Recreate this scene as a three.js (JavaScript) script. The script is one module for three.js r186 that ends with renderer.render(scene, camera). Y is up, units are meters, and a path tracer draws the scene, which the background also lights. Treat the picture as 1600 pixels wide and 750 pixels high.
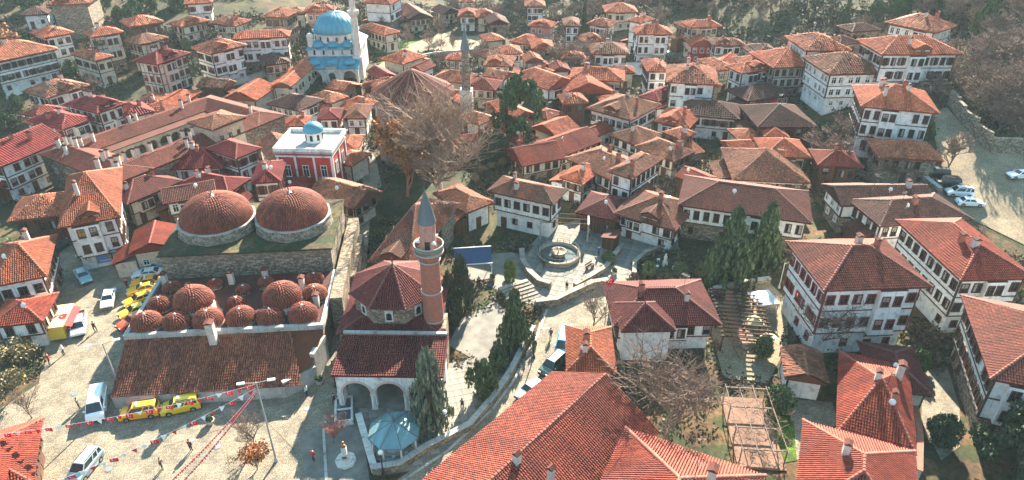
import * as THREE from 'three';
import { mergeGeometries, toCreasedNormals } from 'three/addons/utils/BufferGeometryUtils.js';
import { MarchingCubes } from 'three/addons/objects/MarchingCubes.js';

// ---------------------------------------------------------------- camera, sky, sun, exposure
const scene = new THREE.Scene();
const camera = new THREE.PerspectiveCamera(38.74, 1600 / 750, 1, 3000);
camera.position.set(0, 60, 0);
camera.rotation.x = -31 * Math.PI / 180;
const SKY = .37, SUN_AZ = 14 * Math.PI / 180, SUN_EL = 29 * Math.PI / 180;
const sunDir = new THREE.Vector3(Math.sin(SUN_AZ) * Math.cos(SUN_EL), Math.sin(SUN_EL), -Math.cos(SUN_AZ) * Math.cos(SUN_EL));
{
  const w = 256, h = 128, a = new Float32Array(w * h * 4), v = new THREE.Vector3();
  for (let j = 0; j < h; j++) for (let i = 0; i < w; i++) {
    const el = ((j + .5) / h - .5) * Math.PI, az = ((i + .5) / w - .5) * 2 * Math.PI;
    v.set(Math.cos(el) * Math.cos(az), Math.sin(el), Math.cos(el) * Math.sin(az));
    const t = Math.pow(1 - Math.max(0, v.y), 3), s = Math.max(0, v.dot(sunDir)), glow = .5 * Math.pow(s, 6);
    const k = (j * w + i) * 4;
    a[k] = SKY * (.20 + .40 * t + glow); a[k + 1] = SKY * (.44 + .36 * t + glow * .95); a[k + 2] = SKY * (.66 + .18 * t + glow * .8); a[k + 3] = 1;
  }
  const sky = new THREE.DataTexture(a, w, h, THREE.RGBAFormat, THREE.FloatType);
  sky.mapping = THREE.EquirectangularReflectionMapping; sky.magFilter = sky.minFilter = THREE.LinearFilter; sky.needsUpdate = true;
  scene.background = sky; scene.environment = sky;
}
const sun = new THREE.DirectionalLight(new THREE.Color(1, .89, .72), 5);
sun.position.copy(sunDir).multiplyScalar(400).add(new THREE.Vector3(0, 0, -140)); sun.target.position.set(0, 0, -140);
sun.castShadow = true; sun.shadow.mapSize.set(4096, 4096);
Object.assign(sun.shadow.camera, { left: -220, right: 220, top: 220, bottom: -220, near: 1, far: 900 });
scene.add(sun, sun.target);
const renderer = new THREE.WebGLRenderer({ antialias: true });
renderer.toneMapping = THREE.LinearToneMapping;
renderer.toneMappingExposure = 5.1;
renderer.shadowMap.enabled = true;
scene.fog = new THREE.FogExp2(new THREE.Color(.76, .94, 1), .00016);

// ---------------------------------------------------------------- helpers
function rng(a) { return () => { a |= 0; a = a + 0x6D2B79F5 | 0; let t = Math.imul(a ^ a >>> 15, 1 | a); t = t + Math.imul(t ^ t >>> 7, 61 | t) ^ t; return ((t ^ t >>> 14) >>> 0) / 4294967296; }; }
const V3 = (x, y, z) => new THREE.Vector3(x, y, z);
const lerp = (a, b, t) => a + (b - a) * t, clamp = (x, a, b) => Math.max(a, Math.min(b, x));
const sst = (a, b, x) => { const t = clamp((x - a) / (b - a), 0, 1); return t * t * (3 - 2 * t); };
function terr(x, z) { const d = -z; return 13 * sst(135, 250, d) * sst(-25, -90, x) + 11 * sst(45, 95, x) * sst(80, 140, d) + 14 * sst(85, 170, x) * sst(120, 230, d) + 10 * sst(20, 80, x) * sst(170, 270, d) + 16 * sst(270, 420, d); }
const used = {};
function numbered(n) { const k = used[n] = (used[n] ?? -1) + 1; return k ? n + '_' + String(k).padStart(3, '0') : n; }
function tag(o, label, category, group, kind) { if (label) o.userData.label = label; if (category) o.userData.category = category; if (group) o.userData.group = group; if (kind) o.userData.kind = kind; return o; }
function thing(name, label, category, x, y, z, turn = 0, group) { const g = new THREE.Group(); g.name = numbered(name); g.position.set(x, y, z); g.rotation.y = turn; tag(g, label, category, group); scene.add(g); return g; }
function mk(name, geo, mat, parent, x = 0, y = 0, z = 0, ry = 0) { const m = new THREE.Mesh(geo, mat); m.name = name; m.position.set(x, y, z); m.rotation.y = ry; m.castShadow = m.receiveShadow = true; parent.add(m); return m; }
const UB = new THREE.BoxGeometry(1, 1, 1);
function ub(name, mat, parent, x, y, z, sx, sy, sz, ry = 0) { const m = mk(name, UB, mat, parent, x, y, z, ry); m.scale.set(sx, sy, sz); return m; }
function bx(w, h, d, x = 0, y = 0, z = 0) { const g = new THREE.BoxGeometry(w, h, d), u = g.attributes.uv; const S = [[d, h], [d, h], [w, d], [w, d], [w, h], [w, h]]; for (let i = 0; i < 24; i++) { const s = S[i >> 2]; u.setXY(i, u.getX(i) * s[0], u.getY(i) * s[1]); } g.translate(x, y, z); return g; }
function cyl(r0, r1, h, n = 16, x = 0, y = 0, z = 0) { const g = new THREE.CylinderGeometry(r0, r1, h, n); const u = g.attributes.uv; for (let i = 0; i < u.count; i++) u.setXY(i, u.getX(i) * 6.28 * r1, u.getY(i) * h); g.translate(x, y, z); return g; }
const merge = a => mergeGeometries(a.map(g => g.index ? g.toNonIndexed() : g));
function triGeo(tris, uvf) { const p = [], u = []; for (const t of tris) for (const v of t) { p.push(v.x, v.y, v.z); const q = uvf ? uvf(v) : [v.x + v.z * .3, v.y]; u.push(q[0], q[1]); } const g = new THREE.BufferGeometry(); g.setAttribute('position', new THREE.Float32BufferAttribute(p, 3)); g.setAttribute('uv', new THREE.Float32BufferAttribute(u, 2)); g.computeVertexNormals(); return g; }
const quad = (a, b, c, d) => [[a, b, c], [a, c, d]];

// ---------------------------------------------------------------- textures: periodic noise and stones
function hash(i, j, s) { let h = Math.imul(i, 374761393) ^ Math.imul(j, 668265263) ^ Math.imul(s, 1274126177); h = Math.imul(h ^ h >>> 13, 1274126177); return ((h ^ h >>> 16) >>> 0) / 4294967296; }
function vn(x, y, per, s) { const i = Math.floor(x), j = Math.floor(y), fx = x - i, fy = y - j, a = fx * fx * (3 - 2 * fx), b = fy * fy * (3 - 2 * fy), m = k => ((k % per) + per) % per; return lerp(lerp(hash(m(i), m(j), s), hash(m(i + 1), m(j), s), a), lerp(hash(m(i), m(j + 1), s), hash(m(i + 1), m(j + 1), s), a), b); }
function fbm(u, v, per, s, oct = 5) { let a = .5, r = 0, n = 0; for (let o = 0; o < oct; o++) { r += a * vn(u * per, v * per, per, s + o); n += a; per *= 2; a *= .55; } return r / n; }
function vor(u, v, nx, ny, s) { const x = u * nx, y = v * ny, i = Math.floor(x), j = Math.floor(y); let d1 = 9, d2 = 9, id = 0; for (let a = -1; a <= 1; a++) for (let b = -1; b <= 1; b++) { const ci = ((i + a) % nx + nx) % nx, cj = ((j + b) % ny + ny) % ny; const px = i + a + .5 + (hash(ci, cj, s) - .5) * .8, py = j + b + .5 + (hash(ci, cj, s + 9) - .5) * .8; const d = Math.hypot(px - x, py - y); if (d < d1) { d2 = d1; d1 = d; id = hash(ci, cj, s + 3); } else if (d < d2) d2 = d; } return [d2 - d1, id]; }
function tex(n, size, fn, srgb = true) { const a = new Uint8Array(n * n * 4); for (let j = 0; j < n; j++) for (let i = 0; i < n; i++) { const c = fn(i / n, j / n), k = (j * n + i) * 4; for (let q = 0; q < 3; q++) a[k + q] = clamp(c[q] * 255, 0, 255); a[k + 3] = 255; } const t = new THREE.DataTexture(a, n, n); t.wrapS = t.wrapT = THREE.RepeatWrapping; t.magFilter = THREE.LinearFilter; t.minFilter = THREE.LinearMipmapLinearFilter; t.repeat.set(1 / size, 1 / size); if (srgb) t.colorSpace = THREE.SRGBColorSpace; t.needsUpdate = true; return t; }
const g3 = v => [v, v, v];
const TX = {
  plaster: tex(256, 5, (u, v) => { const s = fbm(u, v, 5, 1), f = fbm(u, v, 24, 7, 3), k = .80 + .24 * s + .10 * (f - .5) - (s < .36 ? (.36 - s) * .9 : 0) - .16 * sst(.62, .9, vn(u * 40, v * 40 * .05, 40, 15)) * vn(u * 6, v * 6, 6, 16); return [k, k * .992, k * .98]; }),
  cobble: tex(512, 4.4, (u, v) => { const [e, id] = vor(u, v, 22, 22, 4), f = fbm(u, v, 32, 3, 3), m = sst(.02, .16, e), p = fbm(u, v, 3, 21, 4); const k = lerp(.60, .70 + .17 * id, m) * (.85 + .3 * f) * (.8 + .4 * p); return [k, k * .965, k * .90]; }),
  cobbleB: tex(512, 4.4, (u, v) => { const [e] = vor(u, v, 22, 22, 4); return g3(sst(0, .35, e) * .8 + .2 * fbm(u, v, 40, 3, 2)); }, false),
  rubble: tex(512, 4, (u, v) => { const [e, id] = vor(u, v, 10, 16, 14), f = fbm(u, v, 24, 8, 4), m = sst(.03, .14, e); const k = lerp(.62, .52 + .36 * id, m) * (.75 + .5 * f); return [k, k * .94, k * .86]; }),
  rubbleB: tex(512, 4, (u, v) => { const [e] = vor(u, v, 10, 16, 14); return g3(sst(0, .3, e) * .8 + .2 * fbm(u, v, 40, 3, 2)); }, false),
  earth: tex(512, 14, (u, v) => { const s = fbm(u, v, 4, 31, 6), f = fbm(u, v, 40, 33, 4), g = sst(.46, .6, fbm(u, v, 6, 37, 5)); const k = (.42 + .35 * s) * (.6 + .8 * f); return [lerp(k, k * .62, g), lerp(k * .84, k * .74, g), lerp(k * .62, k * .40, g)]; }),
  gravel: tex(512, 9, (u, v) => { const s = fbm(u, v, 4, 41, 5), f = fbm(u, v, 70, 43, 3); const k = (.62 + .3 * s) * (.72 + .56 * f); return [k, k * .91, k * .78]; }),
  grass: tex(256, 5, (u, v) => { const s = fbm(u, v, 5, 51, 5), f = fbm(u, v, 50, 53, 3); const k = (.35 + .5 * s) * (.5 + f); return [k * .82, k, k * .34]; }),
  wood: tex(256, 3, (u, v) => { const b = Math.floor(u * 14), e = Math.abs(u * 14 - b - .5), g = vn(u * 90, v * 5, 90, 61), k = (.55 + .3 * hash(b, 0, 62)) * (.7 + .5 * g) * (e > .45 ? .45 : 1); return [k, k * .8, k * .66]; }),
  brick: tex(256, 2.4, (u, v) => { const r = Math.floor(v * 24), x = u * 8 + (r & 1) * .5, c = Math.floor(x) % 8, ex = Math.min(x - Math.floor(x), 1 - x + Math.floor(x)), ey = Math.min(v * 24 - r, 1 - v * 24 + r), m = ex < .05 || ey < .13; const t = hash(c, r, 71), f = fbm(u, v, 12, 73, 4); return m ? [.72, .62, .54] : [.58 + .24 * t * f + .12 * f, .34 + .2 * t * f, .27 + .14 * t]; }),
  fine: tex(256, 6, (u, v) => g3(.74 + .4 * (fbm(u, v, 8, 81, 6) - .2)), true),
  pave: tex(256, 6, (u, v) => { const k = .62 + .36 * fbm(u, v, 6, 91, 6); return [k, k * .97, k * .92]; }),
};
function M(c, r = .85, o = {}) { const m = new THREE.MeshStandardMaterial({ roughness: r, ...o }); Array.isArray(c) ? m.color.setRGB(...c) : m.color.set(c); m.side = THREE.DoubleSide; return m; }
const MT = {
  white: M([.88, .875, .86], .9, { map: TX.plaster }), cream: M([.64, .57, .47], .92, { map: TX.plaster }), timber: M([.60, .54, .46], .92, { map: TX.plaster }),
  pink: M([.62, .30, .23], .9, { map: TX.plaster }), red: M([.52, .045, .04], .85, { map: TX.plaster }), stone: M([.50, .46, .41], .95, { map: TX.rubble, bumpMap: TX.rubbleB, bumpScale: .05 }),
  wood: M([.26, .17, .12], .9, { map: TX.wood }), beam: M([.07, .038, .027], .8), redbeam: M([.16, .035, .025], .8), pane: M([.018, .022, .026], .12), curtain: M([.32, .30, .27], .5), shutter: M([.13, .06, .035], .75), frame: M([.085, .04, .026], .7), wframe: M([.7, .68, .64], .7), redframe: M([.22, .045, .03], .75),
  chim: M([.66, .61, .55], .92, { map: TX.plaster }), brick: M([.75, .62, .55], .92, { map: TX.brick }), lead: M([.16, .18, .20], .5, { metalness: .4, map: TX.fine }),
  blue: M([.08, .31, .41], .45, { map: TX.fine, metalness: .15 }), teal: M([.20, .36, .38], .5, { map: TX.fine, metalness: .2 }), marble: M([.72, .70, .66], .7, { map: TX.plaster }),
  tile: M([1, 1, 1], .82), soffit: M([.10, .06, .04], .9), cobble: M([.41, .37, .31], .9, { map: TX.cobble, bumpMap: TX.cobbleB, bumpScale: .04 }),
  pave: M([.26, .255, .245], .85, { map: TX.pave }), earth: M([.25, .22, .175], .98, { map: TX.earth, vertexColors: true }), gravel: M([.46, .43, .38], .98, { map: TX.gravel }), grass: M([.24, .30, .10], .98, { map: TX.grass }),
  asph: M([.10, .10, .10], .9, { map: TX.fine }), kerb: M([.46, .44, .41], .9, { map: TX.plaster }), metal: M([.33, .33, .33], .45, { metalness: .7 }), dark: M([.025, .025, .028], .6), tyre: M([.02, .02, .02], .9),
  rim: M([.45, .45, .46], .35, { metalness: .8 }), glass: M([.03, .04, .045], .06), lamp: M([.8, .78, .7], .4), tail: M([.4, .01, .01], .3), bark: M([.17, .125, .10], .95), twig: M([.19, .125, .095], .95), palebark: M([.36, .29, .24], .95), orangebark: M([.36, .15, .07], .95),
  leaf: M([1, 1, 1], .85, { vertexColors: true }), water: M([.05, .075, .08], .12), redcloth: M([.6, .02, .025], .8), wcloth: M([.8, .8, .78], .8), yellow: M([.75, .5, .06], .6), bluecloth: M([.02, .045, .11], .6), skyblue: M([.2, .42, .62], .6), vert: M([1, 1, 1], .85, { vertexColors: true }),
};
for (const k in TX) if (TX[k].repeat && k === 'earth') TX[k].repeat.set(1 / 14, 1 / 14);
// ---------------------------------------------------------------- where things stand, in metres
const HOUSES=[
["long white two storey house with tan roof below the orange leafed tree","white","tan",8,-127.0,3.4,-173.4,15.9,12.8,0.977,"x",{ch:2}],
["small white cottage with grey roof and porch on the dark hillside","white","dark",4,-141.6,9.3,-209.7,7.0,7.5,0.318,"z",{}],
["tall grey rubble stone building with blank walls above parked blue car","stone","tan",9,-126.6,8.7,-205.4,10.7,12.8,0.214,"z",{nw:1}],
["white three storey house with bright orange roof on the hillside slope","white","ora",8.5,-122.4,5.1,-184.2,7.3,8.8,0.885,"z",{ch:1}],
["beige timber framed house with orange roof and tall rubble stone base","timber","ora",10,-106.6,4.5,-180.7,7.6,5.8,0.789,"x",{ch:2,stone:1}],
["brown board clad house with tan roof under the wooded slope","wood","tan",6.5,-104.2,7.1,-196.2,8.8,8.4,0.755,"x",{ch:1}],
["beige timber framed house with brown roof and small upper gable","timber","moss",7.5,-96.8,4.8,-182.1,8.2,7.1,0.985,"x",{}],
["low beige house with one long window band under brown roof","cream","tan",4.5,-92.8,7.9,-200.5,8.9,6.6,0.927,"x",{}],
["weathered brown house with pink roof and two tall chimneys","cream","tan",4.5,-81.4,7.7,-201.7,9.4,6.8,-0.382,"x",{ch:2}],
["white house front at the wood's edge above brown roofs","white","ora",6,-94.1,9.9,-213.2,7.7,8.6,0.309,"z",{}],
["big timber framed house with red roof and arched stone base windows","timber","red",10.5,-84.9,2.1,-165.0,10.3,7.6,1.181,"x",{ch:3,stone:1}],
["narrow cream house with small tan roof on overgrown slope","cream","tan",6.5,-108.1,3.6,-175.1,4.8,11.4,0.993,"z",{ch:1}],
["white house with wide mossy brown roof beside dark trees","white","moss",5.5,-108.9,1.4,-158.4,10.4,9.5,1.076,"x",{ch:2}],
["white bay windowed house with tan roof over open dark ground floor","white","tan",9,-75.1,3.2,-175.6,10.3,8.7,0.911,"x",{ch:1}],
["long white three storey building with rows of small windows beside domed mosque","white","ora",9.5,-66.4,3.5,-183.9,14.1,5.8,0.197,"x",{}],
["white house with steep crimson roof and red shuttered windows","white","red",8.5,-90.8,0.2,-142.7,6.8,11.2,1.1,"z",{ch:3}],
["small white annex with bright red roof beside the crimson roofed house","white","red",6,-84.5,0.3,-145.7,5.9,8.6,0.763,"z",{ch:1}],
["white house with deep red hip roof behind the caravanserai wall","white","red",7.5,-95.1,0.0,-136.6,7.1,11.4,1.104,"z",{ch:2}],
["low brown tiled outbuilding beside the blue tarpaulin","cream","tan",4,-84.3,1.0,-154.3,6.9,8.9,0.195,"z",{ch:1}],
["narrow shop row with orange roof climbing beside the caravanserai","cream","ora",4.5,-79.5,0.9,-154.1,6.3,14.2,-0.181,"z",{}],
["salmon walled schoolhouse with pale pink roof behind the domed mosque","pink","ora",7,-58.9,5.5,-216.7,9.2,5.8,0.1,"x",{}],
["pale plastered block with two small windows in the haze","white","ora",9,-42.9,2.3,-236.2,10.1,10.7,-0.255,"z",{nw:1}],
["long house with dark green grey roof beside the lawn","cream","dark",4.5,-34.2,0.7,-244.0,8.4,17.1,0.417,"z",{g:1}],
["small hazy house with teal grey gable","cream","dark",4.5,-23.7,0.0,-251.3,6.9,8.6,0.649,"z",{g:1}],
["hazy white house with coral roof beside the teal gable","white","ora",5,-15.3,0.0,-245.0,6.4,9.6,0.0,"z",{}],
["hazy coral roofed house beyond the second minaret","cream","ora",5,-9.9,0.0,-243.9,7.2,8.6,0.279,"z",{}],
["grey stone house with dark gable in the haze","stone","dark",6.5,-5.0,0.0,-227.9,6.4,9.6,0.177,"z",{g:1}],
["hazy white upper house above the coral roofs","white","ora",5,-16.7,0.0,-267.7,5.4,8.6,0.0,"z",{}],
["low orange tiled house below the salmon schoolhouse","cream","ora",5,-41.4,1.6,-215.7,5.6,13.6,0.795,"z",{}],
["small pink roofed cottage above the white walled garden","cream","ora",4,-6.3,0.0,-216.1,6.1,7.5,0.333,"z",{}],
["white single storey house with red brown roof beside two cypresses","white","tan",5,-3.3,0.0,-187.0,7.6,8.6,-0.144,"z",{}],
["long shed with brown roof above the cypress house","cream","moss",4,-5.3,0.0,-198.6,9.3,6.4,0.591,"x",{}],
["rubble stone house on top of the grassy bank","stone","tan",9,-66.4,5.6,-201.3,7.8,8.6,-0.142,"z",{stone:1}],
["little brown house behind the domed mosque","cream","moss",4,-66.5,7.4,-218.4,4.8,6.4,0.246,"z",{}],
["dark red roofed house left of the mosque forecourt","cream","dark",5,-63.2,2.7,-179.6,6.7,8.6,0.468,"z",{}],
["long orange tiled bazaar row leading to the mosque","cream","ora",4,-55.5,1.8,-176.9,4.8,27.8,-0.084,"z",{g:1}],
["bazaar shop with broken orange roof below the long row","cream","ora",4,-63.6,1.1,-160.8,8.4,10.5,-0.175,"z",{g:1}],
["white curved wall shop with dark brown roof","white","dark",4.5,-51.1,0.4,-154.7,8.4,10.1,1.096,"z",{ch:1}],
["coral roofed cottage above the conical hall","cream","ora",4,-30.8,0.2,-193.7,9.7,8.6,0.934,"x",{ch:1}],
["small red gabled house beside the conical hall","cream","red",5,-34.1,0.2,-175.5,4.8,8.6,0.597,"z",{g:1}],
["row of red brown roofed sheds behind the conical hall","cream","tan",4,-15.1,0.0,-176.3,9.8,7.5,-0.366,"x",{}],
["white shop with three red framed windows and mossy roof","white","moss",4.5,-35.1,0.0,-149.5,5.0,8.6,0.0,"z",{}],
["narrow shop with small red roof in the bazaar lane","white","red",5,-40.8,0.1,-146.3,4.8,6.4,0.074,"z",{}],
["bazaar shop with tan roof below the mosque terrace","cream","tan",4,-44.5,0.3,-159.5,5.7,7.5,1.007,"z",{}],
["hazy pale concrete block in front of the far trees","white","tan",7.5,8.0,0.0,-247.9,6.8,8.6,0.0,"z",{}],
["salmon pink house with coral hip roof and paired windows","pink","ora",7.5,9.6,0.0,-218.6,7.6,6.3,-0.344,"x",{}],
["white house with brown roof left of the tall cypress","white","moss",7.5,18.8,0.0,-221.2,5.0,9.6,0.0,"z",{}],
["white house with arched gable right of the tall cypress","white","tan",6.5,28.8,0.3,-223.0,7.8,6.8,-0.497,"x",{ch:1}],
["hazy house with wide coral roof behind the bare trees","cream","ora",6,36.7,1.5,-239.8,10.8,9.6,0.0,"x",{}],
["white tall house with coral roof and two dark flues","white","ora",9.5,39.2,0.9,-212.3,4.8,6.9,-0.807,"z",{ch:2}],
["white two storey house with pale roof and long window rows","white","ora",9,40.7,0.7,-201.8,10.5,7.6,0.018,"x",{ch:2}],
["low roofs of a tan shed beneath the cypress","cream","tan",4,23.9,0.1,-215.1,7.0,7.5,0.284,"z",{}],
["red shuttered house with dark brown roof beside a tarpaulin lean to","white","moss",6.5,27.4,0.1,-193.3,10.4,9.6,0.0,"x",{ch:2}],
["orange roofed house with white band high on the bank","cream","ora",8.5,55.2,2.8,-202.7,9.6,5.8,0.178,"x",{ch:1}],
["pale stone house with grey roof on the bend of the lane","stone","moss",6,54.6,3.2,-209.9,8.3,8.6,0.258,"z",{}],
["white cottage with dark weathered roof and two tall windows","white","moss",5.5,59.9,3.3,-192.1,8.9,5.8,0.0,"x",{ch:1}],
["red painted house with two orange gables","red","ora",5,54.3,2.3,-200.5,7.5,11.8,0.0,"z",{g:1}],
["white house with slate dark roof and blue shade","white","dark",7.5,64.9,3.9,-176.4,5.2,7.2,0.042,"z",{}],
["tan house with pale roof among bare trees on the rise","cream","tan",6,53.7,1.0,-177.6,5.5,9.6,0.35,"z",{}],
["white gabled house with orange roof at the hill foot","white","ora",8.5,57.7,1.8,-163.9,9.4,6.3,0.385,"x",{}],
["white bay house with pale pink roof beside the big white house","white","ora",7.5,37.0,0.0,-174.8,5.6,9.6,0.0,"z",{ch:1}],
["big white two storey house with tall paired windows and weathered roof","white","tan",10,42.6,0.0,-159.1,11.4,12.8,-0.185,"z",{ch:3}],
["open fronted tan roofed barn beside the big white house","cream","ora",4.5,57.6,2.0,-182.4,5.1,9.6,-0.531,"z",{g:1}],
["half timbered house with crumbling tan roof on the right bank","timber","tan",5.5,63.7,3.5,-170.3,12.2,13.0,0.015,"z",{}],
["brown boarded gable house with orange roof and white plinth","wood","ora",5,18.4,0.0,-166.0,12.1,10.7,0.052,"z",{g:1}],
["orange roofed house tucked behind the brown boarded gable","cream","ora",6.5,21.7,0.0,-170.3,13.4,8.6,-0.152,"x",{ch:3}],
["white fronted house with huge crumbling brown roof","white","moss",7,24.9,0.0,-145.7,11.5,12.5,-0.698,"z",{ch:2}],
["red sheet roofed shed behind the crumbling brown roof","cream","red",5,35.9,0.0,-160.1,5.3,9.6,-0.753,"z",{}],
["white gable house with orange roof behind the big evergreen","white","ora",5.5,9.0,0.0,-168.8,9.5,11.0,0.704,"z",{g:1}],
["hazy pink roofed house by the far lane","cream","ora",5,4.6,0.0,-209.7,7.3,8.6,-0.552,"z",{}],
["narrow hazy house by the white parked car","white","ora",5,-0.5,0.0,-198.4,5.9,7.5,0.147,"z",{}],
["grey walled house behind the tangled bare trees","stone","ora",5,8.8,0.0,-204.2,6.5,8.6,0.056,"z",{}],
["white walled house with dark plank roof and red hips","white","dark",5.5,45.2,0.0,-147.9,12.1,9.6,-0.263,"x",{}],
["low pink tiled house beside the dark plank roof","white","ora",5,37.0,0.0,-144.2,8.1,9.6,-0.516,"z",{ch:1}],
["low red walled house with dark roof on the bank","red","dark",4.5,58.8,2.0,-156.9,13.0,8.6,0.341,"x",{}],
["cream house with coral roof and tall windows at the wood edge","cream","ora",7.5,66.5,4.4,-165.5,12.2,12.8,0.14,"z",{}],
["stone house with dark red roof and white cornice","stone","dark",8,79.0,8.3,-165.4,5.5,6.4,-1.136,"z",{}],
["rubble stone house with slate dark roof beside a young conifer","stone","dark",6.5,87.5,10.4,-175.4,8.1,5.8,0.243,"x",{}],
["white house with brown shutters and half dark roof below the wood","white","tan",7.5,100.1,11.5,-170.5,12.1,10.7,-0.916,"x",{ch:2}],
["white house with tan roof and window bays on the lane corner","white","tan",9,73.6,6.7,-165.8,10.8,12.7,0.037,"z",{ch:1}],
["white house with mossy brown roof and many dark windows","white","moss",8,74.0,6.8,-150.9,12.9,12.9,0.075,"x",{ch:1}],
["long white house with orange tan roof and broad window groups","white","ora",9,86.6,10.2,-149.7,17.4,11.5,0.022,"x",{ch:1}],
["white house with orange roof, brown boarded bay and many white chimneys","white","ora",9,74.1,6.1,-127.8,13.3,12.6,-0.285,"x",{ch:5}],
["dark wood barn with wide dark roof beside the red roofed shed","wood","dark",5.5,57.0,1.6,-139.8,12.4,12.8,0.015,"z",{}],
["cottage with heavily mossed roof and a red hip end","white","moss",5,47.8,0.1,-118.9,13.5,14.1,-0.106,"z",{}],
["red roofed house peeking above the mossed cottage","cream","ora",6,52.7,0.6,-123.6,8.7,8.6,-0.091,"x",{}],
["ruined stone house with caved in tile roof","stone","tan",5,72.3,4.2,-116.8,10.9,8.6,-0.152,"x",{}],
["long low house with brown roof and blue white gable end by car park","white","dark",5,62.9,1.2,-104.7,16.3,8.0,0.022,"x",{ch:1,g:1}],
["white house with dark mossy roof and square white chimney by car park","white","dark",5.5,65.2,0.9,-98.9,16.1,9.2,0.144,"x",{ch:1}],
["tall white house with sunlit orange roof and framed windows","white","red2",9.5,63.2,0.0,-81.9,10.0,16.0,0.045,"z",{ch:2}],
["large white mansion with brown tiled roof and a red flag","white","brn",11,45.2,0.0,-75.5,13.8,11.7,0.059,"x",{ch:2,fl:3,band:'red'}],
["white house with corner bay and red brown roof by the garden path","white","brn",9,60.0,0.0,-61.3,11.6,16.3,-0.345,"z",{fl:3}],
["foreground house with striped red pan tile pyramid roof","white","strp",5.5,33.6,0.0,-44.9,10.6,12.8,-0.418,"z",{ch:1,pyr:1}],
["foreground house with striped red roof and bright orange back slope","white","strp",8,14.3,0,-39.7,13.5,15.0,-0.455,"z",{ch:1,pyr:1}],
["huge foreground house with long red brown ridge roof","white","strp2",5.5,1.1,0,-45.4,14.2,27.8,-0.711,"z",{ch:2,g:1}],
["cottage with orange roof and dark ribbed front slope beside teal van","white","ora2",5.5,9.5,0,-64.8,5.7,8.5,-0.052,"z",{ch:2}],
["house with deep red cross hipped roof and white stub chimney","white","drd",4.8,20.0,0.0,-75.3,14.0,10.1,0.033,"x",{ch:2,wing:1}],
["red roofed garden house with three chimneys and tan side slope","white","red2",5,40.8,0.0,-56.7,7.4,14.3,-0.411,"x",{ch:3}],
["low dark red roof behind the garden wall","cream","drd",4,46.3,0.0,-63.0,6.3,8.6,-0.201,"z",{}],
["small brown shed with white front on the lawn","white","moss",3,36.1,0.0,-64.5,4.8,5.8,-0.239,"z",{g:1,nw:1}],
["white house with arched windows and mottled orange roof by fountain square","white","mix",7,2.7,0.0,-104.6,12.1,6.4,-0.436,"x",{ch:2,fl:2}],
["white timber banded house with brown roof and corner bay","white","moss",7.5,22.7,0.0,-113.7,4.9,11.1,-0.69,"z",{ch:1}],
["low white wing with long brown roof and dark chimneys","white","moss",5,18.0,0.0,-120.4,12.5,9.6,-0.907,"x",{ch:2}],
["rounded cottage with long mossy roof and row of windows","cream","moss",4.5,30.9,0.0,-127.7,9.7,7.0,-0.832,"x",{ch:3}],
["small cottage with sagging mossy roof and white chimney","white","moss",4.5,26.3,0.0,-135.1,8.1,8.6,-0.849,"z",{ch:1}],
["long low red tiled roof house with skylit ridge","cream","red2",4.5,11.3,0.0,-131.2,8.4,12.1,-0.857,"z",{g:1}],
["lower red tiled roof house stepping down the lane","cream","red2",4.5,4.5,0.0,-125.6,9.6,8.6,0.411,"x",{ch:1,g:1}],
["low house with pale orange broken tile roof","white","ora",4.5,13.3,0.0,-116.9,5.1,8.6,-0.598,"z",{ch:1}],
["open shed with flat rust red sheet roof","wood","drd",3.5,16.2,0.0,-105.4,7.6,8.6,-0.422,"z",{}],
["square cafe house with rust roof and white chimney on the square","white","mix",4.5,24.7,0.0,-102.5,10.9,10.7,-0.572,"x",{ch:1}],
["long white cafe house with dark brown roof behind two conifers","white","dkrow",6.5,39.3,0.0,-102.7,20.8,11.8,-0.306,"x",{}],
["orange roof cottage beside the big evergreen","cream","ora",4,9.5,0.0,-141.0,7.4,7.7,-0.812,"z",{g:1}],
["tiny red roof shed by the evergreen","cream","red2",4,18.2,0.0,-139.2,4.8,6.4,-0.775,"z",{g:1}],
["tan roofed cottage above the flat terrace","cream","tan",4,50.2,0.3,-136.0,6.5,6.4,0.113,"x",{}],
["house with mossy green gable roof beside the red domed hall","cream","moss",6.5,-45.1,0.0,-123.4,6.9,10.9,0.584,"z",{g:1}],
["white house with small red roof in front of the red domed hall","white","red",8.5,-42.6,0.0,-108.9,4.8,8.6,0.166,"z",{ch:1}],
["low mossy ridged shop roof beside the bath dome","cream","moss",4.5,-29.8,0.0,-108.3,11.0,7.5,-0.513,"x",{g:1}],
["low red roof behind the bath dome","cream","red",4.5,-39.4,0.0,-111.4,4.8,6.4,0.358,"z",{}],
["long brown tiled hall with hipped end beside the minaret","stone","mix",6.5,-14.7,0.0,-91.7,6.2,20.5,-0.294,"x",{nw:1}],
["low white walled house with leaf strewn brown roof","white","moss",4,-8.7,0.0,-107.4,5.8,9.6,0.728,"z",{}],
["tan roofed shop at the corner of the shaded lane","cream","tan",4,-33.8,0.0,-132.0,4.8,8.6,0.0,"z",{}],
["small tan roofed shop below the corner shop","cream","tan",4,-32.0,0.0,-124.7,4.8,6.4,-0.408,"z",{}],
["tall white house with orange roof and a blue banner at the square","white","ora3",8.5,-68.8,0.0,-99.8,8.3,19.9,0.444,"x",{ch:2}],
["low house with flat brown sheet roof and two round chimneys","cream","drd",5,-66.6,0.0,-110.1,10.7,8.6,1.015,"x",{ch:2}],
["shop with dark brown checkered tile roof behind the bath house","white","dkrow",5,-57.1,0.0,-107.9,8.8,6.4,0.416,"x",{g:1}],
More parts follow.
